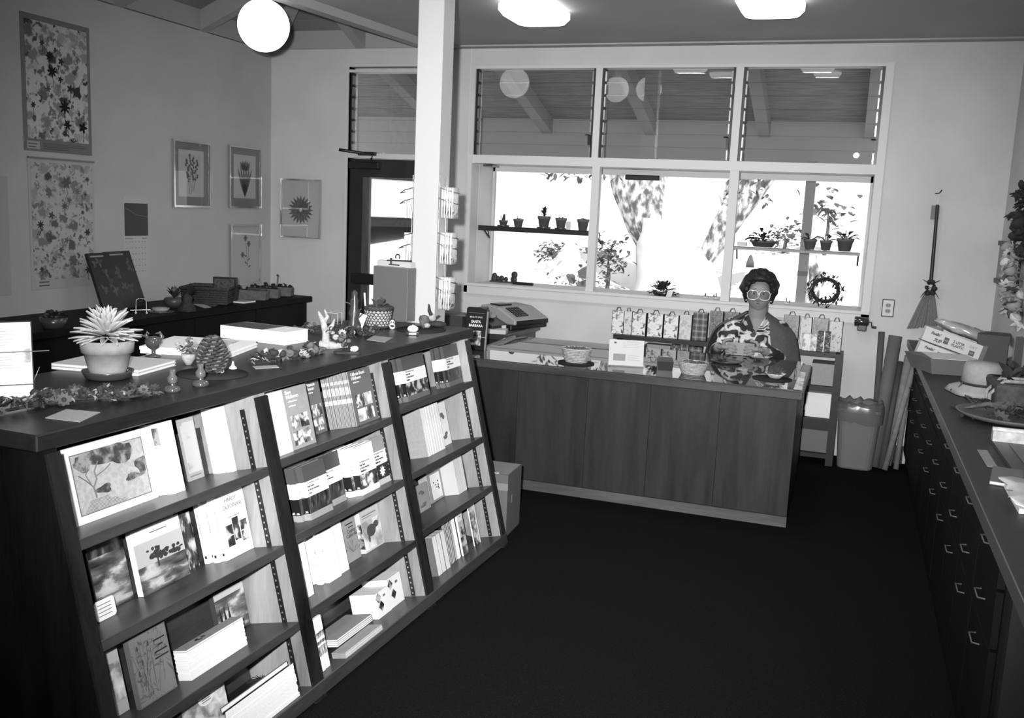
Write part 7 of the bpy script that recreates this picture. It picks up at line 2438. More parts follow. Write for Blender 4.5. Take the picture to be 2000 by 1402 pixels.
for i, (px, lab) in enumerate(((1377, 'tuft of tiny shoots on the sill left of the woman\'s head'), (1398, 'second tuft of tiny shoots on the sill left of the woman'), (1537, 'tuft of tiny shoots on the sill right of the woman\'s head'))):
    p = atY(px, 590, 7.5)
    t = thing('seedling', lab, 'seedling', (p.x, 7.5, ZSILL), group='seedlings on the sill')
    MB().lathe([(0.02, 0), (0.024, 0.012), (0, 0.012)], 12).build('plug', M_CREAM, t)
    rn = random.Random(i)
    for j in range(6):
        MB().leaf((rn.uniform(-0.02, 0.02), 0, 0.01), (rn.uniform(-0.6, 0.6), rn.uniform(-0.3, 0.3), 1), rn.uniform(0.02, 0.05), 0.009, bend=0).build('shoot', M_LEAF, t)
# wreath leaning in the right bay
p = atY(1611, 574, 7.42)
k = (p - EYE).dot(_fwd) / FPX
t = thing('wreath', 'twiggy leaf wreath standing on the sill in the right bay of the window', 'wreath', (p.x, 7.42, ZSILL + 34 * k), rot=(-0.12, 0, 0))
rn = random.Random(17)
b = MB()
for i in range(6):
    r = (25 + rn.uniform(-4, 4)) * k
    b.tube([(r * math.cos(q) * (1 + rn.uniform(-0.05, 0.05)), rn.uniform(-3, 3) * k, r * 0.88 * math.sin(q)) for q in [2 * math.pi * j / 22 for j in range(23)]], 1.5 * k, 5)
b.build('twig_ring', M_DRY[0], t)
b = MB()
for i in range(230):
    q = rn.uniform(0, 6.28)
    r = (27 + rn.uniform(-8, 8)) * k
    c = V((r * math.cos(q), rn.uniform(-5, 5) * k, r * 0.88 * math.sin(q)))
    b.leaf(c, (rn.uniform(-1, 1), rn.uniform(-0.6, 0.6), rn.uniform(-1, 1)), rn.uniform(6, 11) * k, 4.5 * k, bend=0.1)
b.build('leaves', M_LEAF, t)['kind'] = 'stuff'

# ------------------------------------------------------------------ floor things at the back right
p = atZ(1660, 905, 0)
k = (p - EYE).dot(_fwd) / FPX
t = thing('waste_bin', 'grey plastic waste bin lined with a clear bag beside the shelf unit', 'waste bin', (0.145, 6.98, 0))
prof = []
def rr(w, d, z):
    return [(x, y, z) for x, y in rrect(w, d, 0.05, 4)]
b = MB()
levels = [(0.225, 0.17, 0.0), (0.235, 0.18, 0.01), (0.285, 0.215, 0.40), (0.30, 0.23, 0.405), (0.302, 0.232, 0.425), (0.288, 0.218, 0.425), (0.23, 0.175, 0.02)]
n = len(rr(1, 1, 0))
vs = [q for w, d, z in levels for q in rr(w, d, z)]
fs = [tuple(range(n))[::-1], tuple(range((len(levels) - 1) * n, len(levels) * n))]
for i in range(len(levels) - 1):
    for j in range(n):
        fs.append((i * n + j, i * n + (j + 1) % n, (i + 1) * n + (j + 1) % n, (i + 1) * n + j))
b.add(vs, fs)
b.build('bin', mat('bin_plastic', 0.145, 0.5, 0.35), t)
b = MB()
rn = random.Random(2)
lv = [(0.315, 0.245, 0.33), (0.32, 0.25, 0.40), (0.315, 0.245, 0.44), (0.29, 0.225, 0.475), (0.25, 0.19, 0.45), (0.23, 0.17, 0.38)]
vs, fs = [], []
m_ = 40
for i, (w, d, z) in enumerate(lv):
    for j in range(m_):
        a = 2 * math.pi * j / m_
        sq = (abs(math.cos(a)) ** 4 + abs(math.sin(a)) ** 4) ** -0.25
        jit = 1 + rn.uniform(-0.025, 0.025)
        vs.append((w / 2 * math.cos(a) * sq * jit, d / 2 * math.sin(a) * sq * jit, z + rn.uniform(-0.014, 0.014)))
for i in range(len(lv) - 1):
    for j in range(m_):
        fs.append((i * m_ + j, i * m_ + (j + 1) % m_, (i + 1) * m_ + (j + 1) % m_, (i + 1) * m_ + j))
b.add(vs, fs, 0, True)
bagm = mat('bin_liner', 0.16, 0.2, 0.8)
if len(bagm.node_tree.nodes) < 4:
    nt = bagm.node_tree
    tr = nt.nodes.new('ShaderNodeBsdfTransparent')
    mx = nt.nodes.new('ShaderNodeMixShader')
    mx.inputs[0].default_value = 0.6
    nt.links.new(tr.outputs[0], mx.inputs[1])
    nt.links.new(nt.nodes['Principled BSDF'].outputs[0], mx.inputs[2])
    nt.links.new(mx.outputs[0], nt.nodes['Material Output'].inputs[0])
b.build('liner', bagm, t)
# rolls and tubes leaning in the corner
def roll(label, foot, head, rpx, m, yt=7.2, yf=7.1, hollow=True):
    f = atY(foot[0], foot[1], yf)
    f.z = max(f.z, 0.0)
    hd = atY(head[0], head[1], yt)
    k = (f - EYE).dot(_fwd) / FPX
    r = rpx * k
    d = hd - f
    L_ = d.length
    f.z = r * math.sqrt(max(0, 1 - (d.z / L_) ** 2)) + 0.001
    d = hd - f
    L_ = d.length
    t = thing('paper_roll', label, 'roll', f, rot=d.to_track_quat('Z', 'Y').to_euler())
    MB().lathe([(r * 0.86, 0.001), (r, 0.0), (r, L_), (r * 0.86, L_), (r * 0.86, L_ - 0.1), (0.0, L_ - 0.1)], 22).build('tube', m, t)
    MB().lathe([(r * 1.002, L_ * 0.3), (r * 1.004, L_ * 0.3 + 0.002)], 22).build('seam', m, t)
    return t
R1 = mat('roll_brown', 0.13, 0.7, 0.2, noise_amt=0.08, noise_scale=6)
R2 = mat('roll_dark', 0.085, 0.7, 0.2, noise_amt=0.08, noise_scale=6)
R3 = mat('roll_pale', 0.23, 0.7, 0.2, noise_amt=0.15, noise_scale=20)
roll('slim dark roll, leftmost of those leaning in the corner', (1706, 880), (1722, 648), 6, R2, yt=7.21, yf=7.2)
roll('thickest dark roll leaning behind the waste bin', (1705, 904), (1749, 656), 12.5, R1, yt=7.17, yf=7.02)
roll('slim dark roll right of the thickest one', (1721, 910), (1758, 706), 6, R2, yt=7.2, yf=6.98)
roll('pale thin roll standing upright among the corner rolls', (1751, 903), (1783, 694), 5, R3, yt=7.22, yf=7.03)
roll('pale thin roll crossing behind the others in the corner', (1734, 900), (1776, 694), 8, R3, yt=7.2, yf=7.14)
roll('pale thin roll leaning far over to the right', (1729, 904), (1788, 705), 5.5, R3, yt=7.12, yf=6.97)

# ------------------------------------------------------------------ carton behind the end of the bookcase
a, b_, c = atZ(975, 1076, 0), atZ(1018, 1049, 0), None
t = thing('cardboard_box', 'open brown cardboard box standing behind the end of the bookcase', 'box', (-1.572, 4.70, 0), 0.04)
w, d, h = 0.30, 0.24, 0.335
x1, y0 = 0.0, -0.22
M_CARD = mat('cardboard', 0.115, 0.9, 0.1, noise_amt=0.08, noise_scale=8)
M_CARDI = mat('cardboard_inside', 0.2, 0.9, 0.1)
b = MB()
b.box(-w, 0, y0, y0 + 0.006, 0, h).box(-w, 0, y0 + d - 0.006, y0 + d, 0, h).box(-0.006, 0, y0 + 0.006, y0 + d - 0.006, 0, h).box(-w, -w + 0.006, y0 + 0.006, y0 + d - 0.006, 0, h).box(-w, 0, y0, y0 + d, 0, 0.006)
b.build('walls', M_CARD, t)
MB().box(0.0, 0.0015, y0 + 0.07, y0 + 0.09, h * 0.5, h * 0.63).build('tape', M_CARDI, t)
MB().box(-0.08, 0.001, y0 - 0.001, y0, h * 0.75, h * 0.86).build('tape', M_CARDI, t)
MB().box(-w + 0.02, -0.02, y0 + 0.02, y0 + d - 0.02, h * 0.78, h * 0.8).build('packing', M_CARDI, t)
for i in range(5):
    o = MB().ball((-0.06 - 0.05 * i, y0 + 0.1 + 0.03 * (i % 2), h * 0.84), (0.03, 0.025, 0.02), 8, 6, jit=0.3).build('crumpled_paper', M_CREAM, t)
# ------------------------------------------------------------------ things on the right hand cabinet counter
ZK = 0.901
def axes(F, Rr, z):
    f, r = atZ(*F, z), atZ(*Rr, z)
    ex = (r - f)
    w = ex.length
    ex.normalize()
    return f, ex, V((-ex.y, ex.x, 0)), w
# soft drink trays, one nested in the other, tilted
M_TRAY = mat('tray_card', 0.60, 0.6, 0.3)
M_TRAYG = mat('tray_card_side', 0.14, 0.7, 0.2)
M_LOGO = mat('tray_logo_ink', 0.10, 0.6)
f0, f1 = atY(1800, 705, 6.35), atY(1925, 725, 6.1)
def drink_tray(label, TL, TR, BL, y0, y1, depth, cut=0.0):
    """a shallow card tray; its printed long side runs between two picture points"""
    a = atY(*TL, y0)
    b = atY(*TR, y1)
    c = atY(*BL, y0)
    ex = (b - a)
    w = ex.length
    ex.normalize()
    up = (a - c)
    h = up.length
    up = (up - ex * up.dot(ex)).normalized()
    ny = up.cross(ex)                                  # away from the camera
    t = thing('drink_tray', label, 'tray')
    t.matrix_world = basis(a - up * h, ex, ny, up)
    MB().prism([(0, 0), (w, 0), (w, h), (0, h)], 0, 0.004, T=basis((0, 0.004, 0), (1, 0, 0), (0, 0, 1), (0, -1, 0))).build('long_side', M_TRAY, t)
    MB().prism([(0, 0), (w, 0), (w, h), (0, h)], 0, 0.004, T=basis((0, depth, 0), (1, 0, 0), (0, 0, 1), (0, -1, 0))).build('long_side', M_TRAY, t)
    MB().hexa([(-0.02, 0.03, 0), (0.0, 0.0, 0), (0.004, 0.0, 0), (-0.016, 0.03, 0), (-0.02, 0.03, h), (0, 0, h), (0.004, 0, h), (-0.016, 0.03, h)]).box(-0.02, -0.016, 0.03, depth, 0, h).build('short_side', M_TRAY, t)
    MB().box(w - 0.004, w, 0.004, depth - 0.004, 0, h).build('short_side', M_TRAY, t)
    MB().box(-0.018, w, 0.004, depth - 0.004, 0, 0.004).build('bottom', M_TRAYG, t)
    MB().box(0, w, -0.001, 0.0, h * 0.0, h * 0.05).build('edge_line', M_LOGO, t)
    T = lambda x, z: basis((x, -0.0012, z), (1, 0, 0), (0, 0, 1), (0, -1, 0))
    text("Feelin'", h * 0.26, M_LOGO, t, M4=T(w * 0.21, h * 0.70), bold=0.001, shear=0.25)
    text('7UP', h * 0.30, M_LOGO, t, M4=T(w * 0.27, h * 0.30), bold=0.0012, shear=0.3, name='logo')
    MB().box(w * 0.37, w * 0.45, -0.0008, 0, h * 0.28, h * 0.72).build('logo_patch', M_LOGO, t)
    text('7UP', h * 0.13, M_TRAY, t, M4=T(w * 0.41, h * 0.5), name='logo')
    text('2 LITER\nPLASTIC', h * 0.235, M_LOGO, t, M4=T(w * 0.62, h * 0.5), sx=1.0, bold=0.0006)
    text('DIET', h * 0.24, C_GREY, t, M4=T(w * 0.86, h * 0.68), sx=1.0)
    MB().box(w * 0.82, w * 0.91, -0.0008, 0, h * 0.12, h * 0.46).build('logo_patch', M_LOGO, t)
    text('7UP', h * 0.13, M_TRAY, t, M4=T(w * 0.865, h * 0.29), name='logo')
    return t
drink_tray('lower pale drink tray printed in dark letters, resting on the grey box', (1798, 664), (1900, 705), (1790, 692), 6.30, 6.16, 0.30)
drink_tray('upper pale drink tray printed in dark letters, stacked on the lower one', (1809, 636), (1921, 676), (1798, 663), 6.30, 6.14, 0.30)
# crumpled clear plastic inside the upper tray
pc = atY(1880, 655, 6.3)
t = thing('plastic_wrap', 'crumpled clear plastic wrap heaped in the upper drink tray', 'wrap', pc)
b = MB()
rn = random.Random(3)
b.ball((0.04, 0.08, 0.015), (0.2, 0.09, 0.035), 26, 14, jit=0.16, rot=Matrix.Rotation(0.28, 3, 'Y'), rnd=rn)
b.ball((0.2, -0.02, -0.07), (0.09, 0.07, 0.06), 18, 10, jit=0.16, rnd=rn)
b.build('wrap', mat('plastic_film', 0.42, 0.18, 0.8), t)
# grey box under the trays
f, ex, ey, w = axes((1820, 730), (1890, 735), ZK)
t = thing('grey_carton', 'plain grey carton under the drink trays at the far end of the cabinet counter', 'box', f, math.atan2(ex.y, ex.x))
MB().hexa([(0, 0, 0), (w * 1.2, 0, 0), (w * 1.2, 0.24, 0), (-0.06, 0.24, 0), (-0.02, -0.02, 0.085), (w * 1.25, -0.02, 0.085), (w * 1.25, 0.26, 0.085), (-0.1, 0.26, 0.085)]).build('body', M_TRAYG, t)
MB().box(-0.01, w * 1.24, -0.012, 0.25, 0.0855, 0.088).build('lid', M_TRAY, t)
# black box behind the hat
f, ex, ey, w = axes((1905, 712), (1962, 718), ZK)
t = thing('dark_box', 'dark box standing behind the pale straw hat', 'box', f + V((0, 0.05, 0)), math.atan2(ex.y, ex.x))
MB().box(0, w * 1.1, 0, 0.22, 0, 0.175).build('body', mat('dark_card', 0.045, 0.6), t, bevel=0.003)
MB().box(-0.002, w * 1.1 + 0.002, -0.002, 0.222, 0.14, 0.178).build('lid', mat('dark_card', 0.045, 0.6), t)
p = atZ(1975, 730, ZK)
t = thing('standing_leaflet', 'folded leaflet standing open behind the dark foliage on the cabinet counter', 'leaflet', p, 0.5)
MB().box(0, 0.09, 0, 0.002, 0, 0.21).build('leaf', C_GREY, t, rot=(0, 0, 0.5))
MB().box(0, 0.09, 0, 0.002, 0, 0.21).build('leaf', C_DK, t, rot=(0, 0, -0.5))
# pale hat with a cord
p, k = spot(1920, 775, ZK)
p = atZ(1915, 768, ZK)
t = thing('straw_hat', 'pale hat with a cord bow lying brim down on the cabinet counter', 'hat', p)
M_HAT = mat('hat_felt', 0.36, 0.85, 0.2, noise_amt=0.08, noise_scale=40)
s = k * 1.22
MB().lathe([(52 * s, 1 * s), (46 * s, 8 * s), (32 * s, 14 * s), (30 * s, 18 * s)], 36, sy=1.2, wob=lambda t, i: 1 + (0.06 * math.sin(5 * t) if i < 2 else 0)).build('brim', M_HAT, t, solid=0.003)
MB().lathe([(32 * s, 13 * s), (29 * s, 45 * s), (26 * s, 50 * s), (0, 52 * s)], 36, sy=1.2).build('crown', M_HAT, t)
MB().lathe([(32.3 * s, 15 * s), (32.3 * s, 19 * s)], 36, sy=1.2).build('cord', M_DRY[0], t)
MB().tube([(-30 * s, -16 * s, 18 * s), (-36 * s, -22 * s, 10 * s), (-30 * s, -26 * s, 3 * s), (-24 * s, -24 * s, 9 * s), (-27 * s, -20 * s, 18 * s), (-18 * s, -28 * s, 14 * s), (-14 * s, -32 * s, 6 * s), (-20 * s, -30 * s, 4 * s)], 1.3 * s, 6).build('bow', M_DRY[1], t)
# stone block planter at the right edge, with dark foliage
p = atZ(1985, 800, ZK)
t = thing('block_planter', 'rough grey block planter with dark foliage at the right edge of the picture', 'planter', p)
MB().hexa([(-0.10, -0.14, 0), (0.22, -0.14, 0), (0.22, 0.16, 0), (-0.10, 0.16, 0), (-0.12, -0.16, 0.13), (0.22, -0.16, 0.13), (0.22, 0.18, 0.13), (-0.12, 0.18, 0.13)]).build('block', mat('block_stone', 0.085, 0.9, 0.1, noise_amt=0.25, noise_scale=30, bump=0.4, bump_scale=40), t, bevel=0.02, seg=2)
for y in (-0.1, 0.0):
    MB().tube([(-0.125, y, 0.0), (-0.13, y - 0.02, 0.08), (-0.08, y - 0.02, 0.14), (0.1, y - 0.02, 0.145)], 0.008, 6).build('strap', M_DRY[2], t)
b = MB()
rn = random.Random(4)
for i in range(70):
    a, e = rn.uniform(0, 6.28), rn.uniform(0.2, 1.4)
    b.leaf((rn.uniform(-0.06, 0.16), rn.uniform(-0.05, 0.15), 0.13), (math.cos(a) * math.cos(e), math.sin(a) * math.cos(e), math.sin(e)), rn.uniform(0.06, 0.14), 0.04, bend=0.3)
b.build('foliage', M_LEAF, t)['kind'] = 'stuff'
# cords and dried roots before the hat
for i, (pxs, lab, m, r) in enumerate((([(1850, 758), (1872, 762), (1885, 775), (1900, 790)], 'pale twisted raffia cord lying before the hat', M_DRY[1], 0.007),
                                     ([(1856, 765), (1880, 768), (1915, 770), (1930, 772)], 'dark twig lying along the edge of the hat brim', M_DRY[0], 0.008),
                                     ([(1858, 795), (1875, 800), (1890, 800), (1905, 808)], 'dark dried root lying left of the big dish', M_DRY[0], 0.009),
                                     ([(1878, 815), (1890, 812), (1900, 820)], 'short dark root before the big dish', M_DRY[0], 0.008))):
    pts = [atZ(u, v, ZK) for u, v in pxs]
    c = sum(pts, V((0, 0, 0))) / len(pts)
    t = thing('dried_root', lab, 'twig', c)
    MB().tube([q - c + V((0, 0, r)) for q in pts], [r, r * 0.9, r * 0.7, r * 0.4][:len(pts)], 7).build('stem', m, t)
    for q in pts[1:-1]:
        MB().tube([q - c + V((0, 0, r)), q - c + V((0.02, -0.03, r)), q - c + V((0.03, -0.06, r * 0.5))], [r * 0.6, r * 0.4, r * 0.2], 6).build('twig', m, t)
# big round dish with dried plants
p = atZ(1990, 850, ZK)
p = V((0.70, 4.42, ZK))
t = thing('round_tray', 'big round dark dish with dried plants on the cabinet counter', 'tray', p)
MB().lathe([(0.14, 0), (0.2, 0.012), (0.225, 0.03), (0.215, 0.032), (0.19, 0.016), (0, 0.012)], 40).build('dish', mat('dish_clay', 0.10, 0.5, 0.4), t)
heads(t, [V((rn.uniform(-0.15, 0.1), rn.uniform(-0.16, 0.14), rn.uniform(0.02, 0.05))) for _ in range(24)], 0.03, (0, 2, 2), (0, 0, 1), seed=41)
MB().tube([(-0.19, 0.02, 0.03), (-0.1, 0.06, 0.05), (0.0, 0.05, 0.045), (0.1, -0.02, 0.04)], [0.004, 0.012, 0.012, 0.004], 8).build('branch', M_DRY[1], t)
# shrink-wrapped tray, cards and white packs near the right edge
f, ex, ey, w = axes((1945, 866), (2010, 876), ZK)
t = thing('wrapped_tray', 'clear wrapped tray with a pale folded rim at the right edge', 'tray', V((0.56, 3.62, ZK)), 0.02)
MB().box(0, 0.34, -0.36, 0.30, 0, 0.012).build('tray', C_DK, t)
MB().box(0, 0.34, 0.26, 0.30, 0.012, 0.05).tube([(0.0, 0.29, 0.05), (0.34, 0.29, 0.05)], 0.012, 8).build('folded_rim', M_PLASTIC, t)
MB().box(0.05, 0.32, -0.30, 0.22, 0.0125, 0.016).build('card_insert', C_MID, t)
MB().lathe([(0.02, 0.017), (0.018, 0.022), (0, 0.023)], 14, c=(0.16, 0.1, 0)).build('white_button', M_WHITE, t)
flat_card('pale_ticket', 'pale narrow ticket lying on the cabinet counter', [(1908, 879), (1928, 880), (1949, 914), (1928, 912)], ZK, mat('ticket_grey', 0.22, 0.8))
lying('grey_notebook', 'grey notebook lying on the edge of the cabinet counter', (1932, 946), (1995, 956), (1910, 913), ZK, 0.012, C_MID, C_GREY)
f = V((0.50, 2.93, ZK))
t = thing('white_pack', 'white torn paper pack in clear film near the right edge', 'pack', f, 0.0)
rn = random.Random(12)
b = MB()
vs, fs = [], []
nx, ny = 9, 8
for i in range(ny):
    for j in range(nx):
        vs.append((0.36 * j / (nx - 1) + rn.uniform(-0.012, 0.012), 0.34 * i / (ny - 1) + rn.uniform(-0.012, 0.012), 0.022 + rn.uniform(-0.008, 0.012)))
for i in range(ny - 1):
    for j in range(nx - 1):
        fs.append((i * nx + j, i * nx + j + 1, (i + 1) * nx + j + 1, (i + 1) * nx + j))
b.add(vs, fs, 0, True)
b.build('film', mat('white_film', 0.62, 0.25, 0.7), t, solid=0.003)
MB().box(0.01, 0.35, 0.01, 0.33, 0, 0.014).build('pack', C_WHITE, t)
MB().box(0.12, 0.3, 0.08, 0.2, 0.04, 0.043).build('dark_label', C_DK, t)
t = thing('white_pack', 'second white film pack, cut off by the right edge', 'pack', V((0.56, 2.52, ZK)), 0.05)
vs = [(x * 0.9, y * 1.0, z) for x, y, z in vs]
MB().add(vs, fs, 0, True).build('film', mat('white_film', 0.62, 0.25, 0.7), t, solid=0.003)
MB().box(0.01, 0.3, 0.01, 0.33, 0, 0.014).build('pack', C_WHITE, t)
# ------------------------------------------------------------------ garden seen through the glass
M_GROUND = mat('pale_gravel', 0.62, 0.95, 0.1, noise_amt=0.12, noise_scale=1.2)
def ground_z(y):
    if y < 9.0:
        return -0.1
    if y < 17.0:
        return -0.1 + 0.2 * (y - 9.0)
    return 1.5
ys = [7.4, 9.0, 11, 13, 15, 17, 24, 60]
b = MB()
vs, fs = [], []
for y in ys:
    for x in (-60, -20, -8, -2, 4, 12, 40):
        vs.append((x, y, ground_z(y)))
for i in range(len(ys) - 1):
    for j in range(6):
        fs.append((i * 7 + j, i * 7 + j + 1, (i + 1) * 7 + j + 1, (i + 1) * 7 + j))
b.add(vs, fs)
b.build('ground', M_GROUND)['kind'] = 'structure'
M_BARK = photo('tree_bark', [(0.40, 0.10), (0.50, 0.34), (0.56, 0.62), (0.66, 0.75)], 9, stretch=(1.5, 1.5, 0.8), rough=0.9, seed=2.2, detail=8, dist=0.1)  # mottled bark; on the forked tree it paints the shaded limbs
M_BARKP = mat('sunlit_pale_bark', 0.72, 0.9, 0.1, noise_amt=0.12, noise_scale=6)  # pale bark; on the forked tree it paints the sunlit part
M_OUTLEAF = mat('garden_leaf', 0.10, 0.7, 0.2, noise_amt=0.4, noise_scale=9)
YT = 12.5
def gp(u, v, y=YT):
    return atY(u, v, y)
g0 = gp(1320, 560)
t = thing('tree', 'big pale forked tree trunk behind the middle bay of the window', 'tree', (g0.x, YT, ground_z(YT) - 0.1))
o0 = V((g0.x, YT, ground_z(YT) - 0.1))
def rel(u, v, y=YT):
    return gp(u, v, y) - o0
MB().tube([rel(1322, 600), rel(1320, 540), rel(1312, 480), rel(1318, 430)], [0.62, 0.52, 0.47, 0.5], 18).build('trunk', M_BARKP, t)
MB().tube([rel(1306, 490), rel(1275, 430), rel(1250, 360), rel(1225, 260), rel(1200, 120)], [0.34, 0.36, 0.38, 0.33, 0.25], 16).build('limb', M_BARK, t)
MB().tube([rel(1330, 470), rel(1350, 400), rel(1375, 320), rel(1390, 200), rel(1400, 100)], [0.40, 0.42, 0.4, 0.35, 0.3], 16).build('limb', M_BARKP, t)
MB().tube([rel(1365, 490), rel(1400, 450), rel(1440, 400), rel(1490, 340), rel(1560, 260)], [0.24, 0.22, 0.2, 0.17, 0.12], 14).build('limb', M_BARK, t)
rn = random.Random(5)
b = MB()
for i in range(260):
    u, v = (rn.uniform(1060, 1215), rn.uniform(290, 350)) if i % 2 else (rn.uniform(1420, 1500), rn.uniform(300, 400))
    c = rel(u, v, YT + rn.uniform(-0.6, 0.6))
    b.leaf(c, (rn.uniform(-1, 1), rn.uniform(-1, 1), rn.uniform(-1, 0.4)), rn.uniform(0.06, 0.13), 0.05, bend=0.1)
b.build('foliage', M_OUTLEAF, t)['kind'] = 'stuff'

def shrub(label, px, py, w, h, y, n, seed, name='garden_shrub', lz=0.09):
    p = gp(px, py, y)
    t = thing(name, label, 'shrub', (p.x, y, ground_z(y)))
    rn = random.Random(seed)
    b = MB()
    zc = p.z - ground_z(y)
    k = (p - EYE).dot(_fwd) / FPX
    for i in range(n):
        c = V((rn.gauss(0, 0.4) * w * k, rn.gauss(0, 0.25), zc + rn.gauss(0, 0.4) * h * k))
        b.leaf(c, (rn.uniform(-1, 1), rn.uniform(-1, 1), rn.uniform(-0.5, 1)), rn.uniform(0.6, 1.2) * lz, lz * 0.6, bend=0.2)
    b.build('foliage', M_OUTLEAF, t)['kind'] = 'stuff'
    MB().tube([(0, 0, 0), (0.02, 0, max(0.1, zc * 0.6)), (0, 0, max(zc, 0.15))], [0.03, 0.025, 0.01], 8).build('stem', M_DRY[1], t)
    return t
shrub('dark shrub outside left of the small pale trunk', 1085, 493, 40, 24, 12.2, 150, 1)
shrub('dark shrub outside at the first window mullion', 1188, 505, 46, 50, 12.2, 190, 2)
shrub('faint shrub outside behind the drooping bowl plants', 1533, 460, 40, 30, 15.5, 90, 4, lz=0.1)
shrub('feathery shrub outside at the upper right of the window', 1618, 412, 60, 44, 15.5, 60, 5, lz=0.14)
shrub('low plants outside at the foot of the small pale trunk', 1130, 548, 60, 16, 11.4, 60, 6, lz=0.06)
# small pale trunk
t = thing('tree_stump', 'small pale tapering trunk outside the left bay of the window', 'tree', (gp(1108, 570, 12).x, 12.0, ground_z(12)))
o0 = V((gp(1108, 570, 12).x, 12.0, ground_z(12)))
MB().tube([gp(1102, 590, 12) - o0, gp(1104, 545, 12) - o0, gp(1112, 500, 12) - o0, gp(1117, 478, 12) - o0], [0.34, 0.27, 0.16, 0.09], 14).build('trunk', M_BARKP, t)
for (a, b_, c, d) in (((1105, 538), (1118, 541), (1120, 555), (1112, 553)), ((1128, 530), (1146, 520), (1144, 545), (1130, 542)), ((1125, 555), (1144, 548), (1144, 562), (1128, 562))):
    q = [gp(*x, 11.5) - o0 for x in (a, d, c, b_)]
    MB().hexa([*q, *[x + V((0, 0.1, 0.02)) for x in q]][:8]).build('dark_stone', mat('dark_stone', 0.08, 0.8), t)
# garden marker and twisted trunk
p = gp(1463, 540, 11)
t = thing('garden_marker', 'pale garden post with a dark pointed tip behind the woman\'s head', 'post', (p.x, 11.0, ground_z(11)))
k = (p - EYE).dot(_fwd) / FPX
zc = gp(1463, 522, 11).z - ground_z(11)
MB().lathe([(16 * k, 0), (11 * k, zc * 0.8), (8 * k, zc)], 14).build('shaft', M_BARKP, t)
MB().lathe([(8 * k, zc), (7 * k, zc + 10 * k), (3 * k, zc + 22 * k), (0.3 * k, zc + 25 * k)], 14).build('tip', M_OUTLEAF, t)
t = thing('twisted_trunk', 'twisted grey trunk outside behind the leaf wreath', 'tree', (gp(1590, 600, 11).x, 11.0, ground_z(11)))
o0 = V((gp(1590, 600, 11).x, 11.0, ground_z(11)))
MB().tube([gp(1584, 610, 11) - o0, gp(1586, 570, 11) - o0, gp(1596, 548, 11) - o0, gp(1590, 528, 11) - o0, gp(1586, 512, 11) - o0, gp(1592, 498, 11) - o0], [0.08, 0.08, 0.09, 0.06, 0.05, 0.02], 12).tube([gp(1592, 534, 11) - o0, gp(1606, 530, 11) - o0, gp(1618, 530, 11) - o0], [0.06, 0.05, 0.02], 10).build('trunk', M_BARK, t)
# veranda post outside the right bay
x = atY(1580, 400, 8.62).x
t = thing('porch_post', 'slim grey porch post outside the right bay of the window', 'post', (x, 8.62, -0.1))
MB().box(-0.04, 0.04, -0.04, 0.04, 0, 2.3).build('shaft', mat('porch_paint', 0.30, 0.8, 0.1), t)
MB().box(-0.042, 0.042, -0.042, 0.042, 1.33, 1.37).build('collar', mat('porch_collar', 0.16, 0.8), t)
MB().box(-0.055, 0.055, -0.055, 0.055, 0.0, 0.02).build('foot_plate', M_STEEL, t)

# parked car beyond the door
YC = 15.0
pw = atY(786, 492, YC)
t = thing('car', 'white parked car with a slatted grille seen through the door glass', 'car', (pw.x - 0.55, YC + 0.2, ground_z(YC) + 0.0), math.radians(62))
# local: x forward (towards lower left), y left; front at +x
M_BODY = mat('car_paint', 0.75, 0.25, 0.5)
M_TYRE = mat('tyre_rubber', 0.02, 0.8)
pr = [(-1.9, 0.35), (1.55, 0.35), (1.62, 0.5), (1.6, 0.82), (0.75, 0.95), (0.2, 1.38), (-1.1, 1.42), (-1.6, 1.0), (-1.95, 0.95)]
m3 = Matrix(((1, 0, 0, 0), (0, 0, -1, 0), (0, 1, 0, 0), (0, 0, 0, 1)))
MB().prism(pr, -0.8, 0.8, T=m3).build('body', M_BODY, t, bevel=0.06, seg=2)
MB().box(1.55, 1.74, -0.84, 0.84, 0.38, 0.52).build('bumper', M_METAL, t, bevel=0.02)
for i in range(5):
    MB().box(1.605, 1.645, -0.42, 0.42, 0.56 + 0.05 * i, 0.578 + 0.05 * i).build('grille_slat', M_INK, t)
for s in (-1, 1):
    MB().box(1.6, 1.66, s * 0.6 - 0.11, s * 0.6 + 0.11, 0.6, 0.76).build('headlamp', mat('lamp_glass', 0.3, 0.1, 0.8), t, bevel=0.01)
    MB().quad((0.7, s * 0.815, 0.98), (-1.2, s * 0.815, 0.98), (-1.0, s * 0.815, 1.34), (0.2, s * 0.815, 1.34)).build('side_window', M_INK, t)
    for xw in (1.05, -1.25):
        w = MB().lathe([(0.12, -0.1), (0.2, -0.11), (0.31, -0.09), (0.33, -0.06), (0.33, 0.06), (0.31, 0.09), (0.2, 0.11), (0.12, 0.1)], 24)
        o = w.build('tyre', M_TYRE, t, loc=(xw, s * 0.76, 0.33), rot=(math.pi / 2, 0, 0))
        MB().lathe([(0, -0.112), (0.19, -0.112), (0.2, -0.1), (0.2, 0.1), (0.19, 0.112), (0, 0.112)], 20).build('hub_cap', M_METAL, o)
MB().box(-1.85, 1.55, -0.75, 0.75, 0.2, 0.36).build('underbody', M_INK, t)
# ------------------------------------------------------------------ the woman at the counter
PY = 6.63
hd = atY(1484, 560, PY)
PB = V((hd.x + 0.0, PY, 0))
PR = 0.06
M_SKIN = mat('skin', 0.235, 0.55, 0.3, noise_amt=0.05, noise_scale=40)
M_LIP = mat('lips', 0.10, 0.5, 0.3)

def limb(b, pts, rs, n=14):
    """a tapering limb with rounded joints"""
    b.tube(pts, rs, n)
    for p, r in zip(pts, rs):
        b.ball(p, r, n, 9)

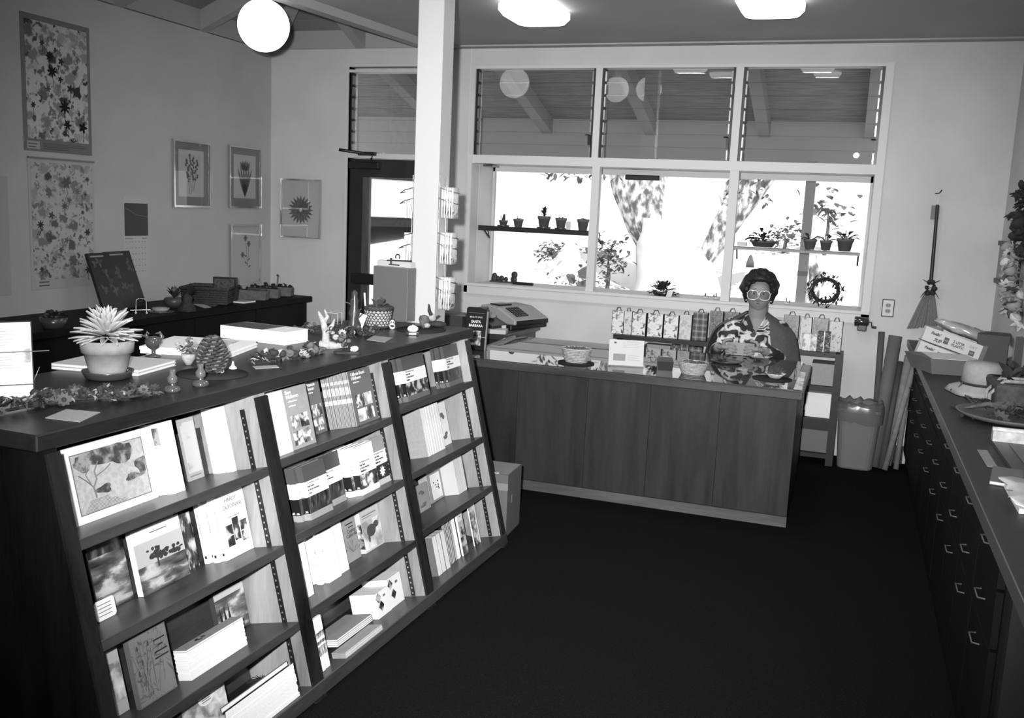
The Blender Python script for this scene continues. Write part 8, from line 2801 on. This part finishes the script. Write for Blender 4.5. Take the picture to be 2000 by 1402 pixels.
def trunk(b, levels, n=36):
    """closed oval sections: (z, y, half width, half depth)"""
    vs, fs = [], []
    for z, y, rx, ry in levels:
        for j in range(n):
            t = 2 * math.pi * j / n
            vs.append((rx * math.cos(t), y + ry * math.sin(t), z))
    for i in range(len(levels) - 1):
        for j in range(n):
            jj = (j + 1) % n
            fs.append((i * n + j, i * n + jj, (i + 1) * n + jj, (i + 1) * n + j))
    fs.append(tuple(range(n))[::-1])
    fs.append(tuple(range((len(levels) - 1) * n, len(levels) * n)))
    b.add(vs, fs)

def fuse(meshes, voxel, name, smooth_it=2):
    bmm = bmesh.new()
    for m in meshes:
        bmm.from_mesh(m)
    me = bpy.data.meshes.new(name)
    bmm.to_mesh(me)
    bmm.free()
    o = bpy.data.objects.new(name, me)
    COL.objects.link(o)
    r = o.modifiers.new('remesh', 'REMESH')
    r.mode = 'VOXEL'
    r.voxel_size = voxel
    r.use_smooth_shade = True
    if smooth_it:
        s = o.modifiers.new('smooth', 'SMOOTH')
        s.factor = 0.5
        s.iterations = smooth_it
    dg = bpy.context.evaluated_depsgraph_get()
    dg.update()
    out = bpy.data.meshes.new_from_object(o.evaluated_get(dg))
    bpy.data.objects.remove(o)
    out.materials.clear()
    out.name = name
    return out

def mb_mesh(b):
    me = bpy.data.meshes.new('tmp')
    me.from_pydata(b.v, [], b.f)
    bmm = bmesh.new()
    bmm.from_mesh(me)
    bmesh.ops.remove_doubles(bmm, verts=bmm.verts, dist=1e-6)
    bmm.to_mesh(me)
    bmm.free()
    return me

# hands hold a paper in front of her; local axes: -y towards the counter
HZ = 1.196
PAPER = V((-0.085, -0.215, 0.843))
def hand_pts(s):
    """s = -1: her right hand (left in the picture)"""
    wrist = V((PAPER.x + s * 0.150, -0.185, 0.835))
    palm = V((PAPER.x + s * 0.105, -0.222, 0.845))
    return wrist, palm
EL = {-1: V((-0.245, -0.02, 0.76)), 1: V((0.205, -0.02, 0.76))}
SHO = {s: V((s * 0.15, 0.025, 0.955)) for s in (-1, 1)}
def arm_pts(s):
    wrist, palm = hand_pts(s)
    return [SHO[s], SHO[s].lerp(EL[s], 0.5) + V((s * 0.015, 0, 0)), EL[s], EL[s].lerp(wrist, 0.4), wrist]
bd = MB()
trunk(bd, [(0.44, 0.02, 0.15, 0.12), (0.50, 0.03, 0.175, 0.14), (0.60, 0.035, 0.168, 0.132), (0.70, 0.03, 0.155, 0.122), (0.80, 0.024, 0.155, 0.122), (0.88, 0.022, 0.152, 0.112), (0.94, 0.024, 0.142, 0.096), (0.99, 0.024, 0.105, 0.078), (1.03, 0.02, 0.068, 0.062), (1.065, 0.012, 0.062, 0.06), (1.13, 0.006, 0.061, 0.062)])
for s in (-1, 1):
    limb(bd, arm_pts(s), [0.06, 0.053, 0.045, 0.041, 0.028])
    limb(bd, [V((s * 0.095, -0.03, 0.51)), V((s * 0.10, -0.24, 0.52)), V((s * 0.105, -0.43, 0.515)), V((s * 0.10, -0.40, 0.30)), V((s * 0.10, -0.37, 0.08))], [0.09, 0.078, 0.06, 0.053, 0.036])
    limb(bd, [V((s * 0.10, -0.37, 0.055)), V((s * 0.11, -0.50, 0.04))], [0.036, 0.03])
sk = mb_mesh(bd)

def head_mesh_sculpt():
    C = V((0, -0.005, HZ))
    rx, ry, rz = 0.076, 0.094, 0.120
    nu, nv = 72, 56
    vs, fs = [], []
    def g(x, c, w):
        return math.exp(-((x - c) / w) ** 2)
    for i in range(nv + 1):
        ph = -math.pi / 2 + math.pi * i / nv
        for j in range(nu):
            th = 2 * math.pi * j / nu
            x = rx * math.cos(ph) * math.sin(th)
            y = -ry * math.cos(ph) * math.cos(th)
            z = rz * math.sin(ph)
            if z < 0:                                  # jaw
                tt = -z / rz
                x *= 1 - 0.10 * tt ** 1.8 + 0.05 * math.sin(math.pi * tt)
                if y < 0:
                    y *= 1.0 + 0.06 * tt
                else:
                    y *= 1 - 0.35 * tt
            front = max(0.0, -y / ry)
            f2 = front ** 2
            zz = z
            y += 0.006 * f2 * g(x, 0, 0.06)            # flatter face
            y -= 0.004 * f2 * g(zz, 0.030, 0.010) * g(abs(x), 0.025, 0.022)      # brow
            y += 0.010 * f2 * g(zz, 0.008, 0.014) * g(abs(x), 0.031, 0.015)      # eye sockets
            y -= 0.006 * f2 * g(zz, -0.028, 0.022) * g(abs(x), 0.038, 0.018)     # cheeks
            nose = g(x, 0, 0.0105 + 0.004 * g(zz, -0.032, 0.012))
            ny = 0.0 if zz > 0.022 or zz < -0.050 else (0.022 - zz) / 0.055 * 0.026 if zz > -0.033 else max(0, (zz + 0.050) / 0.017) * 0.026
            y -= f2 * nose * ny
            y -= 0.006 * f2 * g(zz, -0.062, 0.006) * g(x, 0, 0.022)              # upper lip
            y -= 0.007 * f2 * g(zz, -0.074, 0.006) * g(x, 0, 0.019)              # lower lip
            y += 0.004 * f2 * g(zz, -0.068, 0.0025) * g(x, 0, 0.024)             # mouth line
            y += 0.003 * f2 * g(zz, -0.086, 0.006) * g(x, 0, 0.02)
            y -= 0.009 * f2 * g(zz, -0.104, 0.014) * g(x, 0, 0.022)              # chin
            vs.append(C + V((x, y, z)))
    for i in range(nv):
        for j in range(nu):
            jj = (j + 1) % nu
            fs.append((i * nu + j, i * nu + jj, (i + 1) * nu + jj, (i + 1) * nu + j))
    return MB().add(vs, fs)
extra = MB()
for s in (-1, 1):
    extra.ball((s * 0.077, 0.008, HZ - 0.01), (0.010, 0.02, 0.032), 12, 10)
    wrist, palm = hand_pts(s)
    # palm seen from the back, fingers across the paper, thumb behind and above
    ax = V((-s, 0, -0.12)).normalized()                # direction of the fingers
    up = V((0, 0, 1))
    extra.tube([wrist, wrist.lerp(palm, 0.5) + V((0, -0.004, 0)), palm, palm + ax * 0.028], [0.026, 0.031, 0.034, 0.030], 12, flat=0.55)
    for i, (dz, L_) in enumerate(((0.030, 0.062), (0.010, 0.072), (-0.010, 0.068), (-0.029, 0.052))):
        p0 = palm + ax * 0.016 + V((0, -0.006, dz * 0.85))
        p1 = palm + ax * (0.016 + L_ * 0.42) + V((0, -0.016, dz))
        p2 = palm + ax * (0.016 + L_ * 0.75) + V((0, -0.013, dz - 0.006))
        p3 = palm + ax * (0.016 + L_) + V((0, -0.004, dz - 0.010))
        extra.tube([p0, p1, p2, p3], [0.0095, 0.0088, 0.0078, 0.0058], 9)
    q0 = palm + V((s * 0.012, 0.004, 0.022))
    extra.tube([q0, q0 + V((-s * 0.018, 0.014, 0.022)), q0 + V((-s * 0.045, 0.016, 0.028)), q0 + V((-s * 0.062, 0.013, 0.024))], [0.013, 0.011, 0.0095, 0.006], 9)
body = fuse([sk, mb_mesh(head_mesh_sculpt()), mb_mesh(extra)], 0.0042, 'person', 4)
body.materials.append(M_SKIN)
body.materials.append(M_LIP)
for p in body.polygons:
    c = p.center
    dz = c.z - HZ
    if c.y < -0.085 and -0.082 < dz < -0.056 and abs(c.x) < 0.027 * (1 - ((dz + 0.069) / 0.014) ** 2) + 0.001:
        p.material_index = 1
person = link('person', body, None, PB, (0, 0, PR))
tag(person, 'seated woman with dark hair, big pale glasses, grey cape and flowered blouse, holding paper', 'person')

# blouse
def blouse_mesh():
    b = MB()
    trunk(b, [(0.56, 0.035, 0.185, 0.15), (0.62, 0.035, 0.186, 0.15), (0.72, 0.03, 0.178, 0.142), (0.80, 0.022, 0.175, 0.145), (0.86, 0.018, 0.172, 0.14), (0.92, 0.02, 0.162, 0.122), (0.96, 0.022, 0.146, 0.102), (1.0, 0.022, 0.108, 0.086), (1.035, 0.02, 0.076, 0.07), (1.06, 0.014, 0.066, 0.066)])
    for s in (-1, 1):
        p = arm_pts(s)
        limb(b, [p[0], p[1], p[2], p[2].lerp(p[4], 0.4), p[2].lerp(p[4], 0.72)], [0.072, 0.067, 0.060, 0.054, 0.049])
    return fuse([mb_mesh(b)], 0.007, 'blouse', 3)
bl = blouse_mesh()
bmm = bmesh.new()
bmm.from_mesh(bl)
kill = []
for f in bmm.faces:
    c = f.calc_center_median()
    if c.z > 0.945 + 1.35 * abs(c.x) and c.y < 0.02 or c.z > 1.035:
        kill.append(f)
bmesh.ops.delete(bmm, geom=kill, context='FACES')
bmm.to_mesh(bl)
bmm.free()
M_BLOUSE = photo('flowered_fabric', [(0.0, 0.014), (0.485, 0.014), (0.495, 0.30), (0.53, 0.34), (0.545, 0.62), (0.62, 0.55), (0.63, 0.05)], 11, rough=0.7, detail=2.5, dist=1.0, seed=5.5)
bl.materials.append(M_BLOUSE)
bo = link('blouse', bl, person)
b = MB()
for s in (-1, 1):                                       # open collar
    b.add([(s * 0.052, -0.055, 1.045), (s * 0.004, -0.118, 0.95), (s * 0.05, -0.128, 0.955), (s * 0.085, -0.085, 1.0), (s * 0.078, -0.02, 1.045), (s * 0.06, 0.02, 1.055)],
          [(0, 1, 2, 3), (0, 3, 4, 5)] if s < 0 else [(3, 2, 1, 0), (5, 4, 3, 0)])
b.build('collar', M_BLOUSE, person, solid=0.004)

# cape over the shoulders, open in front
def cape():
    lev = [(0.066, 0.07, 1.075, 0.012), (0.105, 0.095, 1.045, 0.015), (0.168, 0.118, 1.012, 0.02), (0.237, 0.138, 0.975, 0.02), (0.274, 0.148, 0.915, 0.02), (0.292, 0.155, 0.85, 0.02), (0.305, 0.158, 0.79, 0.02), (0.318, 0.165, 0.72, 0.02), (0.322, 0.17, 0.66, 0.02)]
    al = [-62, -64, -66, -70, -74, -78, -81, -83, -84]
    ar = [50, 40, 30, 24, 22, 23, 26, 28, 30]
    n = 46
    vs, fs = [], []
    for i, (rx, ry, z, yo) in enumerate(lev):
        a0, a1 = al[i], ar[i]
        # from the left edge backwards round to the right edge
        for j in range(n + 1):
            f = j / n
            a = math.radians(a0 - f * (360 + a0 - a1))
            fold = 1 + (0.02 * math.sin(9 * a + i * 0.25) * min(1, i / 3.0))
            x = rx * fold * math.sin(a)
            y = yo - ry * fold * math.cos(a)
            zz = z - (0.02 if i < 3 and math.cos(a) > 0 else 0) * math.cos(a)
            vs.append((x * (1.06 if x < 0 else 0.96), y, zz))
    for i in range(len(lev) - 1):
        for j in range(n):
            a = i * (n + 1) + j
            fs.append((a, a + 1, a + n + 2, a + n + 1))
    return MB().add(vs, fs, 0, True)
co = cape().build('cape', mat('grey_knit', 0.085, 0.9, 0.1, noise_amt=0.1, noise_scale=60, bump=0.15, bump_scale=300), person, solid=0.008)
ss = co.modifiers.new('sub', 'SUBSURF')
ss.levels = ss.render_levels = 1
b = MB()
for s in (-1, 1):
    b.tube([(s * 0.095, -0.02, 0.55), (s * 0.11, -0.44, 0.525), (s * 0.105, -0.41, 0.28), (s * 0.10, -0.375, 0.09)], [0.105, 0.08, 0.07, 0.062], 14)
b.build('trousers', M_DARK, person)
for s in (-1, 1):
    MB().ball((s * 0.108, -0.44, 0.045), (0.042, 0.11, 0.045), 16, 10).build('shoe', M_BLACK, person)

# hair
def hair():
    C = V((0, 0.022, 1.228))
    nu, nv = 84, 48
    vs, idx, fs = [], {}, []
    rn = random.Random(2)
    keep = {}
    for i in range(nv + 1):
        ph = -math.pi / 2 + math.pi * i / nv
        for j in range(nu):
            th = 2 * math.pi * j / nu
            d = V((math.cos(ph) * math.sin(th), -math.cos(ph) * math.cos(th), math.sin(ph)))
            w = 1 + 0.035 * math.sin(7 * th + 5 * ph) + 0.03 * math.sin(11 * ph + 3 * th) + 0.014 * math.sin(23 * th) * math.cos(9 * ph)
            p = C + V((d.x * 0.128 * w, d.y * 0.122 * w, d.z * 0.134 * w))
            if d.z < 0:                                 # hair closes in at the nape
                k = 1 - 0.5 * (-d.z) ** 1.25
                p.x = C.x + (p.x - C.x) * k
                p.y = C.y + (p.y - C.y) * (k if d.y > 0 else 1)
                p.z = C.z + (p.z - C.z) * 0.93
            keep[(i, j)] = True
            # roots at the hairline: pull the front edge back to the face
            front = -d.y
            hl = 1.285 - 0.9 * max(0, abs(p.x) - 0.035) ** 1.0
            if front > 0.15 and p.z < hl and abs(p.x) < 0.090:
                keep[(i, j)] = False
            if p.z < 1.095 + 0.03 * max(0, front):
                keep[(i, j)] = False
            idx[(i, j)] = len(vs)
            vs.append(p)
    for i in range(nv):
        for j in range(nu):
            q = [(i, j), (i, (j + 1) % nu), (i + 1, (j + 1) % nu), (i + 1, j)]
            if all(keep[k] for k in q):
                fs.append(tuple(idx[k] for k in q))
    return MB().add(vs, fs, 0, True)
ho = hair().build('hair', mat('dark_hair', 0.012, 0.5, 0.3, bump=0.6, bump_scale=70, stretch=(1, 1, 0.3)), person)
so = ho.modifiers.new('solid', 'SOLIDIFY')
so.thickness = 0.036
so.offset = -1
b = MB()
for s in (-1, 1):                                       # side locks in front of the ears
    b.tube([(s * 0.074, -0.045, 1.28), (s * 0.088, -0.032, 1.235), (s * 0.090, -0.012, 1.185), (s * 0.082, 0.01, 1.135)], [0.018, 0.021, 0.02, 0.009], 10)
b.tube([(-0.072, -0.052, 1.282), (-0.04, -0.076, 1.299), (0.0, -0.084, 1.306), (0.04, -0.076, 1.299), (0.072, -0.052, 1.282)], [0.017, 0.019, 0.021, 0.019, 0.017], 12)
b.build('front_wave', mat('dark_hair', 0.012), person)

# glasses, eyes, brows
M_FRAME = mat('pale_glasses_frame', 0.72, 0.3, 0.5)
b = MB()
for s in (-1, 1):
    c = V((s * 0.039, -0.107, HZ - 0.002))
    pts = [V((x, 0.10 * x * x * 8 + 0.004 * abs(x) / 0.03, z)) for x, z in rrect(0.069, 0.062, 0.026, 5)]
    ring = [c + p for p in pts] + [c + pts[0]]
    b.tube(ring, 0.0025, 6)
    b.tube([c + V((s * 0.034, 0.006, 0.012)), V((s * 0.080, -0.070, HZ + 0.008)), V((s * 0.086, 0.0, HZ + 0.008))], 0.0025, 6)
b.tube([(-0.006, -0.107, HZ + 0.004), (0, -0.112, HZ + 0.007), (0.006, -0.107, HZ + 0.004)], 0.003, 6)
b.build('glasses_frame', M_FRAME, person)
for s in (-1, 1):
    c = V((s * 0.039, -0.106, HZ - 0.002))
    ro = rrect(0.067, 0.06, 0.025, 5)
    vs = [c + V((0, -0.005, 0))]
    n = len(ro)
    for f in (0.33, 0.66, 1.0):
        vs += [c + V((x * f, -0.005 * (1 - f * f), z * f)) for x, z in ro]
    fs = [(0, 1 + j, 1 + (j + 1) % n) for j in range(n)]
    for r in range(2):
        for j in range(n):
            jj = (j + 1) % n
            fs.append((1 + r * n + j, 1 + (r + 1) * n + j, 1 + (r + 1) * n + jj, 1 + r * n + jj))
    MB().add(vs, fs, 0, True).build('lens', glass('spectacle_lens', 1.6, 0.86), person)
    e = MB().ball((s * 0.031, -0.079, HZ + 0.007), (0.0125, 0.0115, 0.0095), 14, 10).build('eye', mat('eye_white', 0.45, 0.3, 0.5), person)
    MB().ball((s * 0.031, -0.089, HZ + 0.006), (0.006, 0.0022, 0.006), 12, 8).build('iris', M_INK, e)
    MB().tube([(s * 0.046, -0.077, HZ + 0.007), (s * 0.031, -0.092, HZ + 0.017), (s * 0.016, -0.085, HZ + 0.008)], 0.0016, 6).build('eyelid', mat('eyelid_shade', 0.1, 0.6), person)
    MB().tube([(s * 0.018, -0.096, HZ + 0.028), (s * 0.033, -0.094, HZ + 0.033), (s * 0.050, -0.080, HZ + 0.028)], [0.002, 0.0024, 0.0012], 6).build('eyebrow', M_INK, person)
    MB().ball((s * 0.083, -0.004, HZ - 0.044), 0.008, 10, 8).build('earring', M_WHITE, person)
# paper in her hands, ring
pp = thing('held_paper', 'pale paper held by the woman in both hands', 'paper')
pp.matrix_world = Matrix.Translation(PB) @ Matrix.Rotation(PR, 4, 'Z') @ Matrix.Translation(PAPER + V((0, 0.002, -0.012)))
MB().box(-0.088, 0.088, -0.0012, 0.0012, -0.036, 0.046).build('sheet', mat('held_paper_grey', 0.33, 0.8), pp, rot=(0.15, 0, 0))
MB().box(-0.088, 0.088, 0.0013, 0.003, -0.03, 0.05).build('second_sheet', mat('held_paper_grey', 0.33, 0.8), pp, rot=(0.15, 0, 0))
# stool under her
t = thing('stool', 'plain dark stool under the seated woman, hidden behind the counter', 'stool', (PB.x, PB.y + 0.03, 0))
MB().lathe([(0.19, 0.37), (0.2, 0.38), (0.2, 0.405), (0.0, 0.41)], 28).build('seat', M_DARK, t)
for i in range(4):
    a = math.pi / 4 + i * math.pi / 2
    MB().tube([(0.12 * math.cos(a), 0.12 * math.sin(a), 0.37), (0.19 * math.cos(a), 0.19 * math.sin(a), 0)], 0.014, 8).build('leg', M_BLACK, t)
